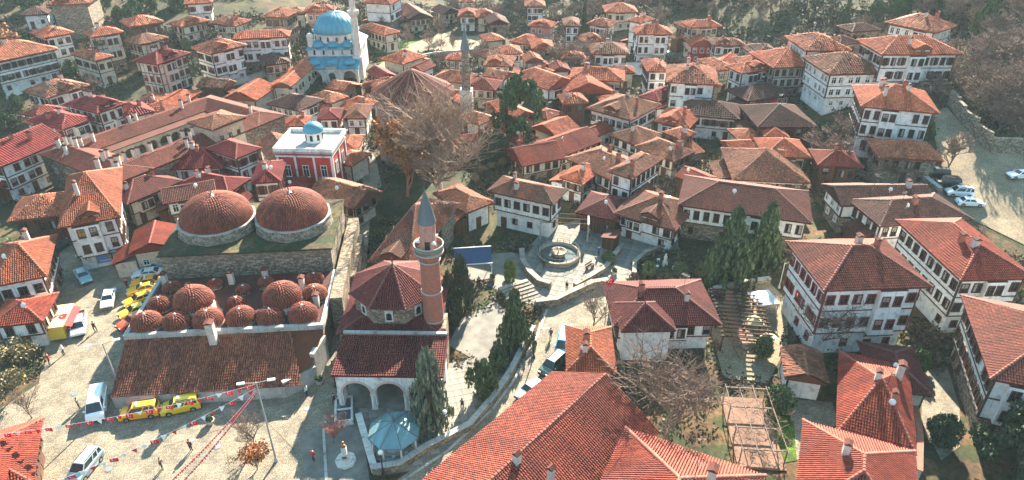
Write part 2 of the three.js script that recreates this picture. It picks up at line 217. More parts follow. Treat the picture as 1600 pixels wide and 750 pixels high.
["white gabled house with twin red roof slopes","white","red",5.5,-60.3,0.0,-121.3,11.0,9.6,0.089,"x",{ch:2}],
["low bright red roofed shop with three white chimneys","white","red",4.5,-54.6,0.0,-113.0,11.0,6.4,-0.327,"x",{ch:2}],
["long white house with vivid red roof on the sloping street","white","red",7.5,-95.4,0.0,-121.2,14.0,10.7,1.222,"x",{ch:2,g:1}],
["old brown house with tan roof and rough planked walls","wood","tan",5.5,-78.6,0.0,-101.7,9.1,8.6,0.307,"x",{}],
["white house with red roof beside the mossy gable","white","red",7.5,-53.4,0.0,-121.3,5.9,8.6,1.005,"z",{}],
["white house with wide orange roof facing the taxi square","white","ora3",7,-70.0,0.0,-82.6,6.8,12.2,0.418,"x",{ch:1}],
["small red tiled kiosk roof beside the blue banner","cream","red2",4,-57.0,0.0,-93.4,6.5,7.5,0.311,"z",{g:1}],
["corner cottage with orange and red roof under the bunting","wood","red2",4.5,-52.8,0.0,-48.2,7.4,9.5,0.449,"z",{}],
["white walled outbuilding with small red roof beside food stall","white","red2",4.5,-65.6,0.0,-73.9,6.3,6.5,0.234,"z",{}],
["beige house wall with pink roof among bare trees on the bank","cream","ora",5,54.5,1.0,-133.5,4.8,5.8,-0.112,"z",{}],
["tan roofed workshop near the small red gabled house beside the conical hall","stone","tan",5.2,-31.8,0.1,-167.5,7.7,5.1,0.614,"x",{}],
["tan roofed cottage near the orange roof cottage beside the big evergreen","white","tan",3.2,-8.1,0.0,-148.8,6.8,5.7,-0.708,"x",{}],
["tan roofed workshop near the bazaar shop with tan roof below the mosque terrace","stone","tan",3.8,-43.0,0.5,-168.1,5.8,5.8,1.149,"z",{g:1}],
["red roofed workshop near the orange roof cottage beside the big evergreen","cream","red2",3.2,2.0,0.0,-137.1,4.6,5.6,-0.899,"z",{}],
["orange roofed outbuilding near the white bay house with pale pink roof","cream","ora",3.2,43.2,0.2,-183.9,6.9,6.5,0.05,"x",{ch:1}],
["orange roofed workshop near the bazaar shop with tan roof below the mosque terrace","cream","ora",3.2,-36.2,0.1,-159.1,4.8,7.1,0.996,"z",{ch:1}],
["red roofed cottage near the tan roofed shop at the corner of the shaded","white","red2",4.4,-42.4,0.0,-136.6,7.8,5.1,0.091,"x",{g:1}],
["red roofed outbuilding near the rounded cottage with long mossy roof and row","wood","red2",3.8,34.7,0.0,-116.4,5.8,5.5,-0.91,"x",{g:1}],
["red roofed workshop near the row of red brown roofed sheds behind the conical","cream","red2",5.2,-7.1,0.0,-166.6,7.8,7.2,-0.217,"x",{ch:1}],
["orange roofed outbuilding near the rubble stone house with slate dark roof","wood","ora",5.2,78.7,8.3,-175.4,4.9,6.7,0.105,"z",{ch:1}],
["orange roofed cottage near the white shop with three red framed windows and mossy","white","ora",5.2,-21.0,0.0,-153.2,6.4,5.6,-0.038,"x",{g:1}],
["tan roofed outbuilding near the white house with deep red hip roof","white","tan",5.2,-102.9,0.1,-141.6,5.1,4.7,1.06,"x",{ch:1}],
["orange roofed outbuilding near the white gable house with orange roof behind the big","stone","ora",3.2,-3.4,0.0,-157.3,5.4,5.4,0.689,"x",{g:1}],
["red roofed outbuilding near the orange roof cottage beside the big evergreen","cream","red2",3.8,8.0,0.0,-149.7,4.7,5.8,-0.675,"z",{}],
["red roofed shed near the coral roofed cottage above the conical hall","white","red2",3.8,-24.9,0.0,-185.6,6.5,5.1,1.055,"x",{g:1}],
["red roofed workshop near the white bay house with pale pink roof","cream","red2",4.4,30.5,0.0,-181.5,4.7,5.6,-0.017,"z",{}],
["orange roofed cottage near the white gable house with orange roof behind the big","wood","ora",4.4,7.0,0.0,-180.1,6.3,5.7,0.813,"x",{ch:1}],
["orange roofed workshop near the tan roofed cottage above the flat terrace","cream","ora",4.4,46.3,0.0,-130.2,5.6,4.6,0.133,"x",{g:1}],
["orange roofed cottage near the grey walled house behind the tangled bare trees","cream","ora",3.2,17.5,0.0,-198.7,7.2,6.1,0.094,"x",{}],
["mossy brown roofed outbuilding near the red shuttered house with dark brown roof","white","moss",3.2,38.1,0.2,-189.8,4.9,4.8,0.039,"x",{}],
["mossy brown roofed outbuilding near the orange roof cottage beside the big evergreen","white","moss",3.2,-2.0,0.0,-143.6,6.2,4.8,-0.668,"x",{g:1}],
["tan roofed shed near the narrow hazy house by the white parked car","cream","tan",4.4,5.7,0.0,-191.7,5.0,6.3,0.177,"z",{g:1}],
["tan roofed workshop near the brown boarded gable house with orange roof and white","wood","tan",5.2,14.3,0.0,-155.8,5.8,6.0,0.165,"z",{ch:1}],
["tan roofed shed near the rounded cottage with long mossy roof and row","stone","tan",5.2,35.2,0.0,-134.8,4.6,5.2,-0.944,"z",{ch:1}],
["orange roofed shed near the row of red brown roofed sheds behind the conical","stone","ora",4.4,-17.5,0.0,-163.4,7.0,5.2,-0.516,"x",{g:1}],
["tan roofed shed near the row of red brown roofed sheds behind the conical","white","tan",5.2,-3.6,0.0,-174.2,6.4,5.6,-0.469,"x",{g:1}],
["orange roofed workshop near the white single storey house with red brown roof","stone","ora",5.2,-15.2,0.0,-190.5,5.8,5.2,-0.1,"x",{}],
["red roofed workshop near the white house with wide mossy brown roof","cream","red2",4.4,-106.6,0.5,-148.5,6.6,5.4,1.062,"x",{ch:1}],
["red roofed workshop near the red shuttered house with dark brown roof","white","red2",3.2,13.1,0.0,-187.3,5.2,6.3,0.113,"z",{g:1}],
["red roofed workshop near the red roofed house peeking above the mossed cottage","wood","red2",5.2,60.8,1.8,-117.8,8.0,7.0,-0.141,"x",{ch:1}],
["orange roofed workshop near the narrow shop with small red roof in the bazaar","white","ora",3.8,-48.1,0.1,-144.8,5.1,5.7,0.078,"z",{ch:1}],
["tan roofed workshop near the white house with wide mossy brown roof","cream","tan",3.2,-99.2,1.1,-155.6,6.9,6.1,1.037,"x",{ch:1}],
["orange roofed shed near the small red gabled house beside the conical hall","white","ora",3.8,-25.4,0.0,-173.3,5.5,7.4,0.644,"z",{g:1}],
["mossy brown roofed outbuilding near the white cottage with dark weathered roof","cream","moss",3.2,67.0,5.2,-187.2,6.5,7.0,0.094,"z",{}],
["mossy brown roofed shed near the tan house with pale roof among bare trees","stone","moss",4.4,49.1,0.2,-169.7,6.2,6.4,0.266,"z",{g:1}],
["mossy brown roofed cottage near the bazaar shop with broken orange roof below the long","wood","moss",4.4,-72.9,1.7,-164.1,7.7,5.4,-0.217,"x",{g:1}],
["orange roofed shed near the orange roof cottage beside the big evergreen","stone","ora",3.8,0.9,0.0,-150.9,7.2,5.9,-0.905,"x",{g:1}],
["mossy brown roofed shed near the orange roofed house tucked behind the brown boarded gable","wood","moss",3.2,19.3,0.0,-181.2,6.0,4.7,-0.237,"x",{g:1}],
["red roofed outbuilding near the white shop with three red framed windows and mossy","wood","red2",3.8,-27.6,0.0,-158.2,8.0,5.3,0.145,"x",{ch:1}],
["red roofed cottage near the lower red tiled roof house stepping down the lane","cream","red2",3.2,-7.2,0.0,-137.1,6.1,5.1,0.415,"x",{ch:1}],
["tan roofed cottage near the white house with slate dark roof and blue shade","white","tan",3.2,72.3,6.5,-179.9,6.0,5.4,0.11,"x",{}],
["orange roofed shed near the brown boarded gable house with orange roof and white","cream","ora",4.4,24.5,0.0,-157.0,7.1,5.8,0.09,"x",{ch:1}]
];
const CARS=[
["hatch","#7fb4c8","pale blue hatchback standing in the shade of the square",-68.7,0.0,-93.6,-1.91],
["sedan","#6fa3ad","teal grey sedan parked alone in the shaded square",-66.6,0.0,-88.0,0.73],
["sedan","#5f97b8","blue sedan at the head of the parked taxi row",-57.6,0.0,-90.4,-1.18],
["sedan","#d9d9d6","white sedan between blue sedan and yellow taxis",-56.8,0.0,-88.6,-1.34],
["sedan","#f0a010","golden yellow taxi next to the white parked sedan",-55.9,0.0,-86.3,-1.32],
["sedan","#eeb312","yellow taxi, second after the white parked sedan",-55.6,0.0,-84.5,-1.16],
["sedan","#efaf14","yellow taxi, third after the white parked sedan",-54.9,0.0,-81.9,-0.87],
["sedan","#d8c020","yellow taxi beside the orange red car",-54.2,0.0,-79.1,-0.84],
["sedan","#f0500c","orange red car closing the taxi row",-53.4,0.0,-76.8,-0.66],
["sedan","#e6e4e0","white sedan driving across the sunny square",-59.6,0.0,-82.0,0.34],
["pickup","#e8e6e2","white pickup with empty rusty bed beside food stall",-60.6,0.0,-75.8,0.45],
["van","#f2f2f0","white box van casting a long shadow",-49.8,0.0,-60.1,0.37],
["mpv","#f3a60a","orange yellow taxi van behind the white box van",-44.3,0.0,-59.1,-1.34],
["mpv","#e8bf1c","lemon yellow taxi van under the bath house eave",-39.8,0.0,-60.1,-1.24],
["mpv","#9fb0b3","silver grey wagon under the bunting",-46.4,0.0,-50.9,-0.12],
["mpv","#26483c","dark green wagon on the cobbled street",5.3,0,-67.3,-0.66],
["hatch","#e4e6e4","white car half hidden by the huge roof",2.2,0,-62.8,-0.75],
["van","#38a5c4","turquoise minibus beside the orange roofed cottage",7.0,0,-71.6,-0.21],
["mpv","#15181a","black car nearest the stone wall of the gravel lot",78.3,4.95,-114.3,-1.77],
["mpv","#1b1b1b","second black car in the gravel lot",78.9,4.47,-111.5,-1.74],
["mpv","#dfe3e4","silver white wagon in the gravel lot",79.7,3.96,-108.6,-1.73],
["sedan","#f2f2f2","white sedan at the end of the gravel lot row",80.2,3.46,-105.9,1.47],
["sedan","#eef0f0","white car alone across the gravel lot",91.9,5.94,-111.8,-1.53],
["sedan","#46b6d4","turquoise car on the dark hillside",-131.8,9.86,-213.2,1.82],
["sedan","#c9ccc9","silver car by the bazaar wall",-69.7,2.01,-168.1,1.94],
["mpv","#1f2222","dark car beside the silver car by bazaar wall",-67.4,2.11,-170.3,-0.61],
["sedan","#5ac0d6","cyan car beside the mossy roofed white house",-127.3,2.47,-167.1,1.93],
["sedan","#e8e8e8","white car in the hazy lane",3.8,0.0,-201.2,2.7],
["sedan","#3d7f8c","teal car behind the big white house",47.5,1.32,-205.2,1.55],
["sedan","#5a97b4","blue car on the upper right bank",69.8,6.5,-191.2,1.01],
["sedan","#3a4a50","dark sedan at the corner of the orange roof",-75.5,0.0,-96.9,2.87],
["mpv","#e6e4df","white van behind the caravanserai corner",-94.4,0.0,-121.0,-0.75],
["hatch","#d5dde0","white car at the foot of the domed mosque lane",-40.4,1.85,-251.3,1.62]
];
const TREES=[
["plane",25,13,"huge bare plane tree spreading over the square beside the minaret",-13.2,0.0,-113.2],
["rust",17,5.5,"tall orange barked tree with last rusty leaves",-20.0,0.0,-115.9],
["pine",14.5,7.5,"large dark green pine among red roofs",1.7,0.0,-140.4],
["darkbroad",8,4,"dark evergreen mass below the large pine",-4.0,0.0,-130.4],
["cypress",13,1.3,"tall dark cypress spire among hazy white houses",23.4,0.1,-226.2],
["cypress",7,1.0,"small cypress beside the second minaret, taller of two",-7.4,0.0,-174.5],
["cypress",6.5,1.0,"small cypress beside the second minaret, shorter of two",-4.9,0.0,-172.5],
["fir",13.5,4.6,"broad green fir in front of the long cafe house",33.0,0.0,-87.0],
["fir",11.5,3.8,"darker fir behind the broad green fir",40.2,0.0,-92.5],
["cedar",12.5,2.5,"silvery green conifer beside the mosque arcade",-9.3,0,-56.9],
["fir",10,3.0,"slim dark fir beside the stepped path",0.3,0,-71.5],
["cypress",9,1.9,"dark bushy cypress right of the brick minaret",-8.7,0,-76.5],
["cypress",10,2.2,"taller dark cypress behind the brick minaret",-7.2,0,-79.1],
["broad",5.5,2.3,"round dark evergreen on the paved slope beside wall",-3.6,0,-62.5],
["broad",4,1.7,"small green shrub tree at the wall bend",-1.8,0,-67.1],
["topiary",4,1.1,"clipped yellow green columnar shrub by square",-0.3,0.0,-87.5],
["bare",7.5,3.4,"young bare tree by the cobbled street corner",11.3,0,-75.6],
["barebig",16,7.6,"large tangled bare tree between the striped roofs",17.6,0,-55.2],
["bare",10,5,"bare tree in front of the large white mansion",41.1,0.0,-71.0],
["bare",9,5,"bare tree on rough ground beside mossed cottage",61.9,2.2,-120.7],
["bare",7.5,4,"bushy bare tree in front of the ruined house",69.2,3.3,-114.9],
["bare",8,3.4,"bare tree at the gravel lane edge",81.2,5.8,-115.8],
["fir",13,3.8,"dark conifer high on the right wooded bank",121.1,14.2,-178.3],
["fir",9,1.9,"young conifer between orange and stone houses",91.3,12.2,-191.4],
["bare",8,4.5,"bare tree tangle beside the white gable house",12.7,0.0,-197.0],
["bare",7,4,"bare tree beneath the tall cypress",17.9,0.0,-203.4],
["bare",9,5,"bare trees crown in front of far coral roof",47.9,3.1,-230.9],
["bare",7,3.2,"bare tree behind the domed mosque",-45.3,2.3,-214.7],
["bare",7.5,3.4,"bare tree on the field edge in the haze",-23.5,0.0,-229.6],
["orange",9,4.6,"orange leafed tree on the left hillside edge",-139.2,5.7,-187.8],
["broad",4,3,"dark shrub mass below the orange leafed tree",-116.5,4.1,-178.1],
["broad",3.2,2.4,"ivy green shrub beside the narrow cream house",-119.3,5.3,-185.5],
["dry",4.5,3.6,"dry yellow brown bush beside the food stall",-63.9,0.0,-67.7],
["dry",4.2,3.0,"dry brown bush under the street tree",-61.1,0.0,-62.2],
["bare",5,2.2,"thin street tree at the left kerb",-57.1,0.0,-58.7],
["dryorange",4,2.4,"orange dry bush at the foot of lamp post",-27.8,0.0,-51.1],
["bare",6.5,2.0,"thin bare tree behind the orange dry bush",-29.2,0.0,-53.7],
["redtwig",4.5,1.9,"small reddish twig tree beside the monument",-20.4,0,-54.8],
["bush",4.2,2.2,"round dark clipped bush by garden path",48.9,0.0,-54.9],
["darkbroad",9,5.2,"large dark evergreen in front of blue shaded wall",54.3,0.0,-50.5],
["broad",3.2,1.8,"ivy shrub on the garden wall corner",52.4,0.0,-67.1],
["broad",3.4,2.2,"shrub beside the lawn and stone well",32.1,0.0,-60.2],
["bare",5.5,2.6,"bare shrub right of the tall white house",61.2,0.0,-77.7],
["dry",4.5,3.2,"bare brown bush behind the garden house",76.1,0.1,-83.9],
["broad",3.5,1.7,"green shrub beside the vine pergola",33.1,0.0,-69.5],
["fir",6,1.3,"small conifer beside the rounded cottage",31.3,0.0,-124.9],
["broad",4.5,2.2,"green shrub tree by the white boarded house",80.7,7.6,-125.9],
["broad",3.0,2.0,"green laurel at the lane edge beside red domed hall",-49.4,0.1,-146.0],
["broad",2.6,1.7,"round shrub in the fountain garden bed",21.3,0.0,-88.8],
["broad",2.2,1.5,"low green shrub beside the fountain garden statue",26.4,0.0,-89.3],
["broad",2.4,1.4,"leafy shrub at the fountain terrace rim",15.5,0.0,-92.5],
["broad",5,3,"dark green tree below the pale block",-45.8,3.1,-239.6],
["bare",6.5,3.3,"bare tree beside the narrow cream house",-105.1,2.4,-166.6],
["darkbroad",5,3.5,"ivy mass at the left frame edge by brown house",-116.4,0.4,-147.0],
["bare",9.2,4.6,"bare tree in the grey wood on the right bank",98.5,10.6,-132.8],
["bare",9.7,4.8,"bare tree in the grey wood on the right bank",103.5,10.6,-132.8],
["bare",9.8,4.9,"bare tree in the grey wood on the right bank",101.2,11.3,-155.0],
["bare",6.5,3.2,"bare tree in the grey wood on the right bank",94.6,9.3,-124.9],
["bare",8.2,4.1,"bare tree in the grey wood on the right bank",118.9,13.3,-172.9],
["bare",6.5,3.3,"bare tree in the grey wood on the right bank",95.8,11.1,-141.8],
["bare",7.2,3.6,"bare tree in the grey wood on the right bank",100.2,9.5,-126.0],
["bare",8.7,4.4,"bare tree in the grey wood on the right bank",112.7,11.5,-147.3],
["bare",7.4,3.7,"bare tree in the grey wood on the right bank",123.0,13.3,-166.5],
["bare",7.2,3.6,"bare tree in the grey wood on the right bank",117.9,12.7,-164.3],
["bare",7.3,3.6,"bare tree in the grey wood on the right bank",113.2,11.7,-152.1],
["bare",6.2,3.1,"bare tree in the grey wood on the right bank",97.7,10.8,-135.2],
["bare",9.0,4.5,"bare tree in the grey wood on the right bank",135.8,17.6,-186.5],
["bare",8.3,4.2,"bare tree in the grey wood on the right bank",118.3,12.5,-161.6],
["bare",7.4,3.7,"bare tree in the grey wood on the right bank",97.7,8.8,-122.9],
["bare",9.1,4.6,"bare tree in the grey wood on the right bank",103.6,11.3,-149.2],
["bare",6.1,3.1,"bare tree in the grey wood on the right bank",97.8,9.6,-126.6],
["bare",7.4,3.7,"bare tree in the grey wood on the right bank",132.7,16.3,-181.9],
["bare",7.3,3.6,"bare tree in the grey wood on the right bank",117.0,12.7,-167.0],
["bare",6.2,3.1,"bare tree in the grey wood on the right bank",130.8,15.2,-176.6],
["bare",7.8,3.9,"bare tree in the grey wood on the right bank",95.6,9.9,-128.3],
["bare",9.2,4.6,"bare tree in the grey wood on the right bank",108.1,11.2,-140.1],
["bare",10.0,5.0,"bare tree in the grey wood on the right bank",106.1,11.5,-155.5],
["bare",8.9,4.5,"bare tree in the grey wood on the right bank",107.0,11.5,-152.2],
["bare",9.1,4.5,"bare tree in the grey wood on the right bank",93.2,10.2,-130.5],
["bare",9.0,4.5,"bare tree in the grey wood on the right bank",102.5,11.1,-137.7],
["bare",6.0,3.0,"bare tree in the grey wood on the right bank",105.7,11.3,-144.2],
["bare",9.3,4.6,"bare tree in the grey wood on the right bank",111.7,11.7,-153.9],
["bare",9.0,4.5,"bare tree in the grey wood on the right bank",97.9,11.1,-139.4],
["bare",8.7,4.4,"bare tree in the grey wood on the right bank",122.9,13.9,-174.1],
["bare",8.4,4.2,"bare tree in the grey wood on the right bank",112.4,12.1,-161.4],
["bare",7.4,3.7,"bare tree in the grey wood on the right bank",98.5,11.2,-147.9],
["bare",9.3,4.6,"bare tree in the grey wood on the right bank",116.3,12.1,-157.3],
["bare",6.6,3.3,"bare tree in the grey wood on the right bank",102.7,11.2,-141.5],
["bare",7.1,3.6,"bare tree above the brown shuttered house",120.0,14.3,-180.5],
["bare",6.9,3.4,"bare tree above the brown shuttered house",121.0,17.1,-197.3],
["bare",8.9,4.4,"bare tree above the brown shuttered house",135.6,17.7,-187.2],
["bare",6.8,3.4,"bare tree above the brown shuttered house",131.6,16.4,-183.5],
["bare",6.4,3.2,"bare tree above the brown shuttered house",114.0,15.3,-193.9],
["bare",6.9,3.4,"bare tree above the brown shuttered house",124.6,16.5,-190.2],
["bare",6.8,3.4,"bare tree above the brown shuttered house",131.3,18.0,-192.0],
["bare",7.8,3.9,"bare tree above the brown shuttered house",118.0,15.0,-187.6],
["bare",8.3,4.1,"bare tree above the brown shuttered house",131.5,18.7,-195.3],
["bare",7.6,3.8,"bare tree above the brown shuttered house",117.4,16.4,-197.2],
["bare",8.2,4.1,"bare tree above the brown shuttered house",120.7,16.4,-194.0],
["bare",6.8,3.4,"bare tree above the brown shuttered house",127.6,18.7,-198.9],
["bare",7.4,3.7,"bare tree above the brown shuttered house",125.2,15.7,-185.1],
["bare",8.5,4.2,"bare tree above the brown shuttered house",113.0,15.9,-199.2],
["broad",4.9,2.4,"dark evergreen on the slope above white house",102.9,14.2,-198.2],
["broad",4.2,2.1,"dark evergreen on the slope above white house",117.8,16.5,-197.2],
["broad",5.1,2.5,"dark evergreen on the slope above white house",107.5,14.7,-196.7],
["broad",4.5,2.2,"dark evergreen on the slope above white house",111.1,15.5,-198.7],
["broad",4.9,2.5,"dark evergreen on the slope above white house",124.4,18.0,-198.8],
["broad",4.4,2.2,"dark evergreen on the slope above white house",118.7,15.8,-192.4],
["broad",4.7,2.3,"dark evergreen on the slope above white house",125.5,17.3,-193.6],
["broad",3.5,1.8,"dark evergreen on the slope above white house",114.7,15.5,-194.9],
["broad",5.9,2.9,"dark hillside evergreen above the timber houses",-126.2,9.7,-212.1],
["broad",4.3,2.1,"dark hillside evergreen above the timber houses",-132.8,10.9,-221.0],
["broad",5.1,2.6,"dark hillside evergreen above the timber houses",-152.2,11.8,-228.2],
["broad",4.5,2.2,"dark hillside evergreen above the timber houses",-131.0,9.7,-212.4],
["broad",4.5,2.2,"dark hillside evergreen above the timber houses",-145.0,11.5,-225.4],
["broad",6.8,3.4,"dark hillside evergreen above the timber houses",-105.7,11.2,-223.2],
["broad",5.4,2.7,"dark hillside evergreen above the timber houses",-116.3,10.3,-216.6],
["broad",6.0,3.0,"dark hillside evergreen above the timber houses",-106.8,11.9,-229.2],
["broad",6.2,3.1,"dark hillside evergreen above the timber houses",-138.3,10.3,-216.6],
["broad",4.2,2.1,"dark hillside evergreen above the timber houses",-158.7,11.6,-226.4],
["broad",5.4,2.7,"dark hillside evergreen above the timber houses",-138.2,11.4,-224.5],
["broad",4.7,2.4,"dark hillside evergreen above the timber houses",-119.6,11.8,-228.2],
["broad",5.9,3.0,"dark hillside evergreen above the timber houses",-114.8,9.6,-211.1],
["broad",4.1,2.1,"dark hillside evergreen above the timber houses",-113.6,11.1,-222.3],
["broad",4.3,2.1,"dark hillside evergreen above the timber houses",-128.9,11.3,-223.6],
["broad",4.9,2.5,"dark hillside evergreen above the timber houses",-131.3,12.0,-230.1],
["broad",6.8,3.4,"dark hillside evergreen above the timber houses",-150.0,10.7,-219.4],
["broad",4.6,2.3,"dark hillside evergreen above the timber houses",-119.5,9.8,-212.8],
["broad",5.1,2.6,"dark hillside evergreen above the timber houses",-128.4,10.6,-218.5],
["broad",6.3,3.2,"dark hillside evergreen above the timber houses",-144.1,12.0,-230.1],
["broad",3.2,1.6,"dark shrub between the timber houses",-92.5,7.8,-200.1],
["broad",3.9,1.9,"dark shrub between the timber houses",-111.4,7.2,-196.6],
["broad",3.6,1.8,"dark shrub between the timber houses",-110.0,7.9,-200.8],
["broad",3.8,1.9,"dark shrub between the timber houses",-101.3,5.7,-187.5],
["broad",3.7,1.8,"dark shrub between the timber houses",-91.3,6.5,-192.4],
["broad",4.2,2.1,"dark shrub between the timber houses",-96.3,8.0,-201.5],
["broad",3.5,1.7,"dark shrub between the timber houses",-102.7,7.5,-198.6],
["bare",6.3,3.1,"hazy bare tree at the end of the valley",36.3,1.7,-253.7],
["bare",8.8,4.4,"hazy bare tree at the end of the valley",29.6,0.7,-271.5],
["bare",7.0,3.5,"hazy bare tree at the end of the valley",37.2,2.3,-281.4],
["bare",7.3,3.7,"hazy bare tree at the end of the valley",43.2,3.2,-259.0],
["bare",8.8,4.4,"hazy bare tree at the end of the valley",8.7,0.0,-259.1],
["bare",7.8,3.9,"hazy bare tree at the end of the valley",15.0,0.0,-250.0],
["bare",7.3,3.6,"hazy bare tree at the end of the valley",-16.0,0.0,-256.8],
["bare",7.4,3.7,"hazy bare tree at the end of the valley",-21.9,0.0,-268.1],
["bare",7.1,3.5,"hazy bare tree at the end of the valley",-9.2,0.0,-268.7],
["bare",7.1,3.5,"hazy bare tree at the end of the valley",33.5,1.4,-278.6],
["bare",8.5,4.3,"hazy bare tree at the end of the valley",-5.3,0.0,-249.5],
["bare",6.1,3.1,"hazy bare tree at the end of the valley",37.8,2.1,-263.0],
["bare",6.6,3.3,"hazy bare tree at the end of the valley",28.2,0.5,-251.2],
["bare",7.1,3.6,"hazy bare tree at the end of the valley",22.0,0.0,-257.4],
["bare",7.2,3.6,"hazy bare tree at the end of the valley",21.2,0.5,-285.9],
["bare",7.4,3.7,"hazy bare tree at the end of the valley",-0.8,0.1,-277.2],
["bare",8.0,4.0,"hazy bare tree at the end of the valley",42.6,2.9,-250.0],
["bare",8.0,4.0,"hazy bare tree at the end of the valley",3.0,0.0,-267.3],
["bare",6.2,3.1,"hazy bare tree at the end of the valley",15.8,0.3,-281.7],
["bare",8.1,4.1,"hazy bare tree at the end of the valley",45.2,3.8,-265.7],
["bare",6.5,3.3,"hazy bare tree at the end of the valley",-24.9,0.1,-276.9],
["bare",8.7,4.4,"hazy bare tree at the end of the valley",7.8,0.0,-270.5],
["bare",7.8,3.9,"hazy bare tree at the end of the valley",-15.7,0.0,-268.7],
["bare",6.2,3.1,"hazy bare tree at the end of the valley",27.0,0.4,-259.3],
["bare",8.4,4.2,"hazy bare tree at the end of the valley",31.7,0.9,-256.4],
["bare",7.6,3.8,"hazy bare tree at the end of the valley",-18.6,0.1,-276.4],
["darkbroad",9.4,4.7,"hazy dark tree on the far slope",30.1,2.2,-297.7],
["darkbroad",9.0,4.5,"hazy dark tree on the far slope",29.1,1.2,-286.9],
["darkbroad",7.3,3.6,"hazy dark tree on the far slope",62.9,9.6,-240.6],
["darkbroad",8.2,4.1,"hazy dark tree on the far slope",53.5,6.5,-259.8],
["darkbroad",8.4,4.2,"hazy dark tree on the far slope",9.3,1.0,-293.2],
["darkbroad",10.2,5.1,"hazy dark tree on the far slope",37.9,2.4,-280.9],
["darkbroad",8.3,4.2,"hazy dark tree on the far slope",44.1,3.9,-283.9],
["darkbroad",7.2,3.6,"hazy dark tree on the far slope",58.4,8.6,-254.9],
["darkbroad",8.1,4.0,"hazy dark tree on the far slope",50.3,5.7,-280.9],
["darkbroad",8.5,4.3,"hazy dark tree on the far slope",64.9,10.8,-243.7],
["darkbroad",8.4,4.2,"hazy dark tree on the far slope",63.6,11.0,-253.1],
["darkbroad",8.8,4.4,"hazy dark tree on the far slope",1.3,1.4,-297.6],
["darkbroad",8.1,4.1,"hazy dark tree on the far slope",37.3,3.1,-293.9],
["darkbroad",10.6,5.3,"hazy dark tree on the far slope",33.6,1.8,-286.1],
["darkbroad",7.1,3.6,"hazy dark tree on the far slope",47.5,4.5,-272.3],
["darkbroad",8.7,4.3,"hazy dark tree on the far slope",1.9,0.6,-287.5],
["darkbroad",8.1,4.0,"hazy dark tree on the far slope",17.2,1.1,-294.5],
["darkbroad",7.8,3.9,"hazy dark tree on the far slope",59.9,8.6,-245.9],
["darkbroad",9.1,4.5,"hazy dark tree on the far slope",55.9,7.8,-267.9],
["darkbroad",9.6,4.8,"hazy dark tree on the far slope",7.3,1.7,-300.4],
["bare",6.9,3.5,"bare tree on the far bank above the coral roofs",57.0,7.5,-247.8],
["bare",6.1,3.0,"bare tree on the far bank above the coral roofs",48.1,4.2,-252.0],
["bare",5.5,2.8,"bare tree on the far bank above the coral roofs",64.0,8.4,-225.9],
["bare",5.0,2.5,"bare tree on the far bank above the coral roofs",60.8,7.6,-230.7],
["bare",7.0,3.5,"bare tree on the far bank above the coral roofs",76.9,12.8,-220.6],
["bare",6.2,3.1,"bare tree on the far bank above the coral roofs",57.5,8.5,-262.4],
["bare",7.1,3.6,"bare tree on the far bank above the coral roofs",85.0,14.2,-215.7],
["bare",8.7,4.4,"bare tree on the far bank above the coral roofs",54.2,6.9,-261.8],
["bare",7.9,4.0,"bare tree on the far bank above the coral roofs",37.9,2.1,-268.2],
["bare",8.7,4.3,"bare tree on the far bank above the coral roofs",64.9,9.9,-235.3],
["bare",8.3,4.2,"bare tree on the far bank above the coral roofs",51.7,5.3,-248.3],
["bare",7.0,3.5,"bare tree on the far bank above the coral roofs",42.7,3.2,-268.9],
["bare",6.8,3.4,"bare tree on the far bank above the coral roofs",67.8,11.5,-237.4],
["bare",6.4,3.2,"bare tree on the far bank above the coral roofs",38.6,2.8,-286.7],
["bare",6.0,3.0,"bare tree on the far bank above the coral roofs",75.7,11.2,-213.0],
["bare",6.6,3.3,"bare tree on the far bank above the coral roofs",78.6,12.3,-213.6],
["bare",6.1,3.0,"bare tree on the far bank above the coral roofs",70.8,12.1,-232.2],
["bare",8.6,4.3,"bare tree on the far bank above the coral roofs",82.1,13.6,-215.9],
["bare",5.2,2.6,"bare tree on the far bank above the coral roofs",46.9,4.3,-276.3],
["bare",5.0,2.5,"bare tree on the far bank above the coral roofs",74.5,11.7,-218.9],
["bare",7.4,3.7,"bare tree on the far bank above the coral roofs",39.0,2.2,-253.1],
["bare",5.3,2.6,"bare tree on the far bank above the coral roofs",88.3,15.7,-221.3],
["bare",5.3,2.6,"bare tree on the far bank above the coral roofs",74.4,13.6,-232.5],
["bare",5.3,2.6,"bare tree on the far bank above the coral roofs",81.0,12.3,-209.0],
["bare",5.0,2.5,"bare tree on the far bank above the coral roofs",50.8,5.5,-260.9],
["bare",7.6,3.8,"bare tree on the far bank above the coral roofs",58.3,7.1,-236.5],
["bare",6.5,3.2,"bare tree among the middle rooftops",9.2,0.0,-222.4],
["bare",6.7,3.4,"bare tree among the middle rooftops",22.5,0.0,-204.8],
["bare",5.8,2.9,"bare tree among the middle rooftops",30.4,0.4,-220.5],
["bare",7.7,3.9,"bare tree among the middle rooftops",16.9,0.0,-200.2],
["bare",6.3,3.1,"bare tree among the middle rooftops",18.1,0.0,-194.0],
["bare",5.9,2.9,"bare tree among the middle rooftops",23.1,0.0,-185.9],
["bare",6.1,3.0,"bare tree among the middle rooftops",7.1,0.0,-215.3],
["bare",6.9,3.4,"bare tree among the middle rooftops",29.0,0.3,-214.0],
["bare",6.0,3.0,"bare tree among the middle rooftops",6.6,0.0,-188.8],
["bare",4.1,2.1,"grey bare tree on the bank below the field",-10.9,0.0,-204.3],
["bare",5.6,2.8,"grey bare tree on the bank below the field",-8.5,0.0,-209.2],
["bare",5.0,2.5,"grey bare tree on the bank below the field",-13.8,0.0,-212.4],
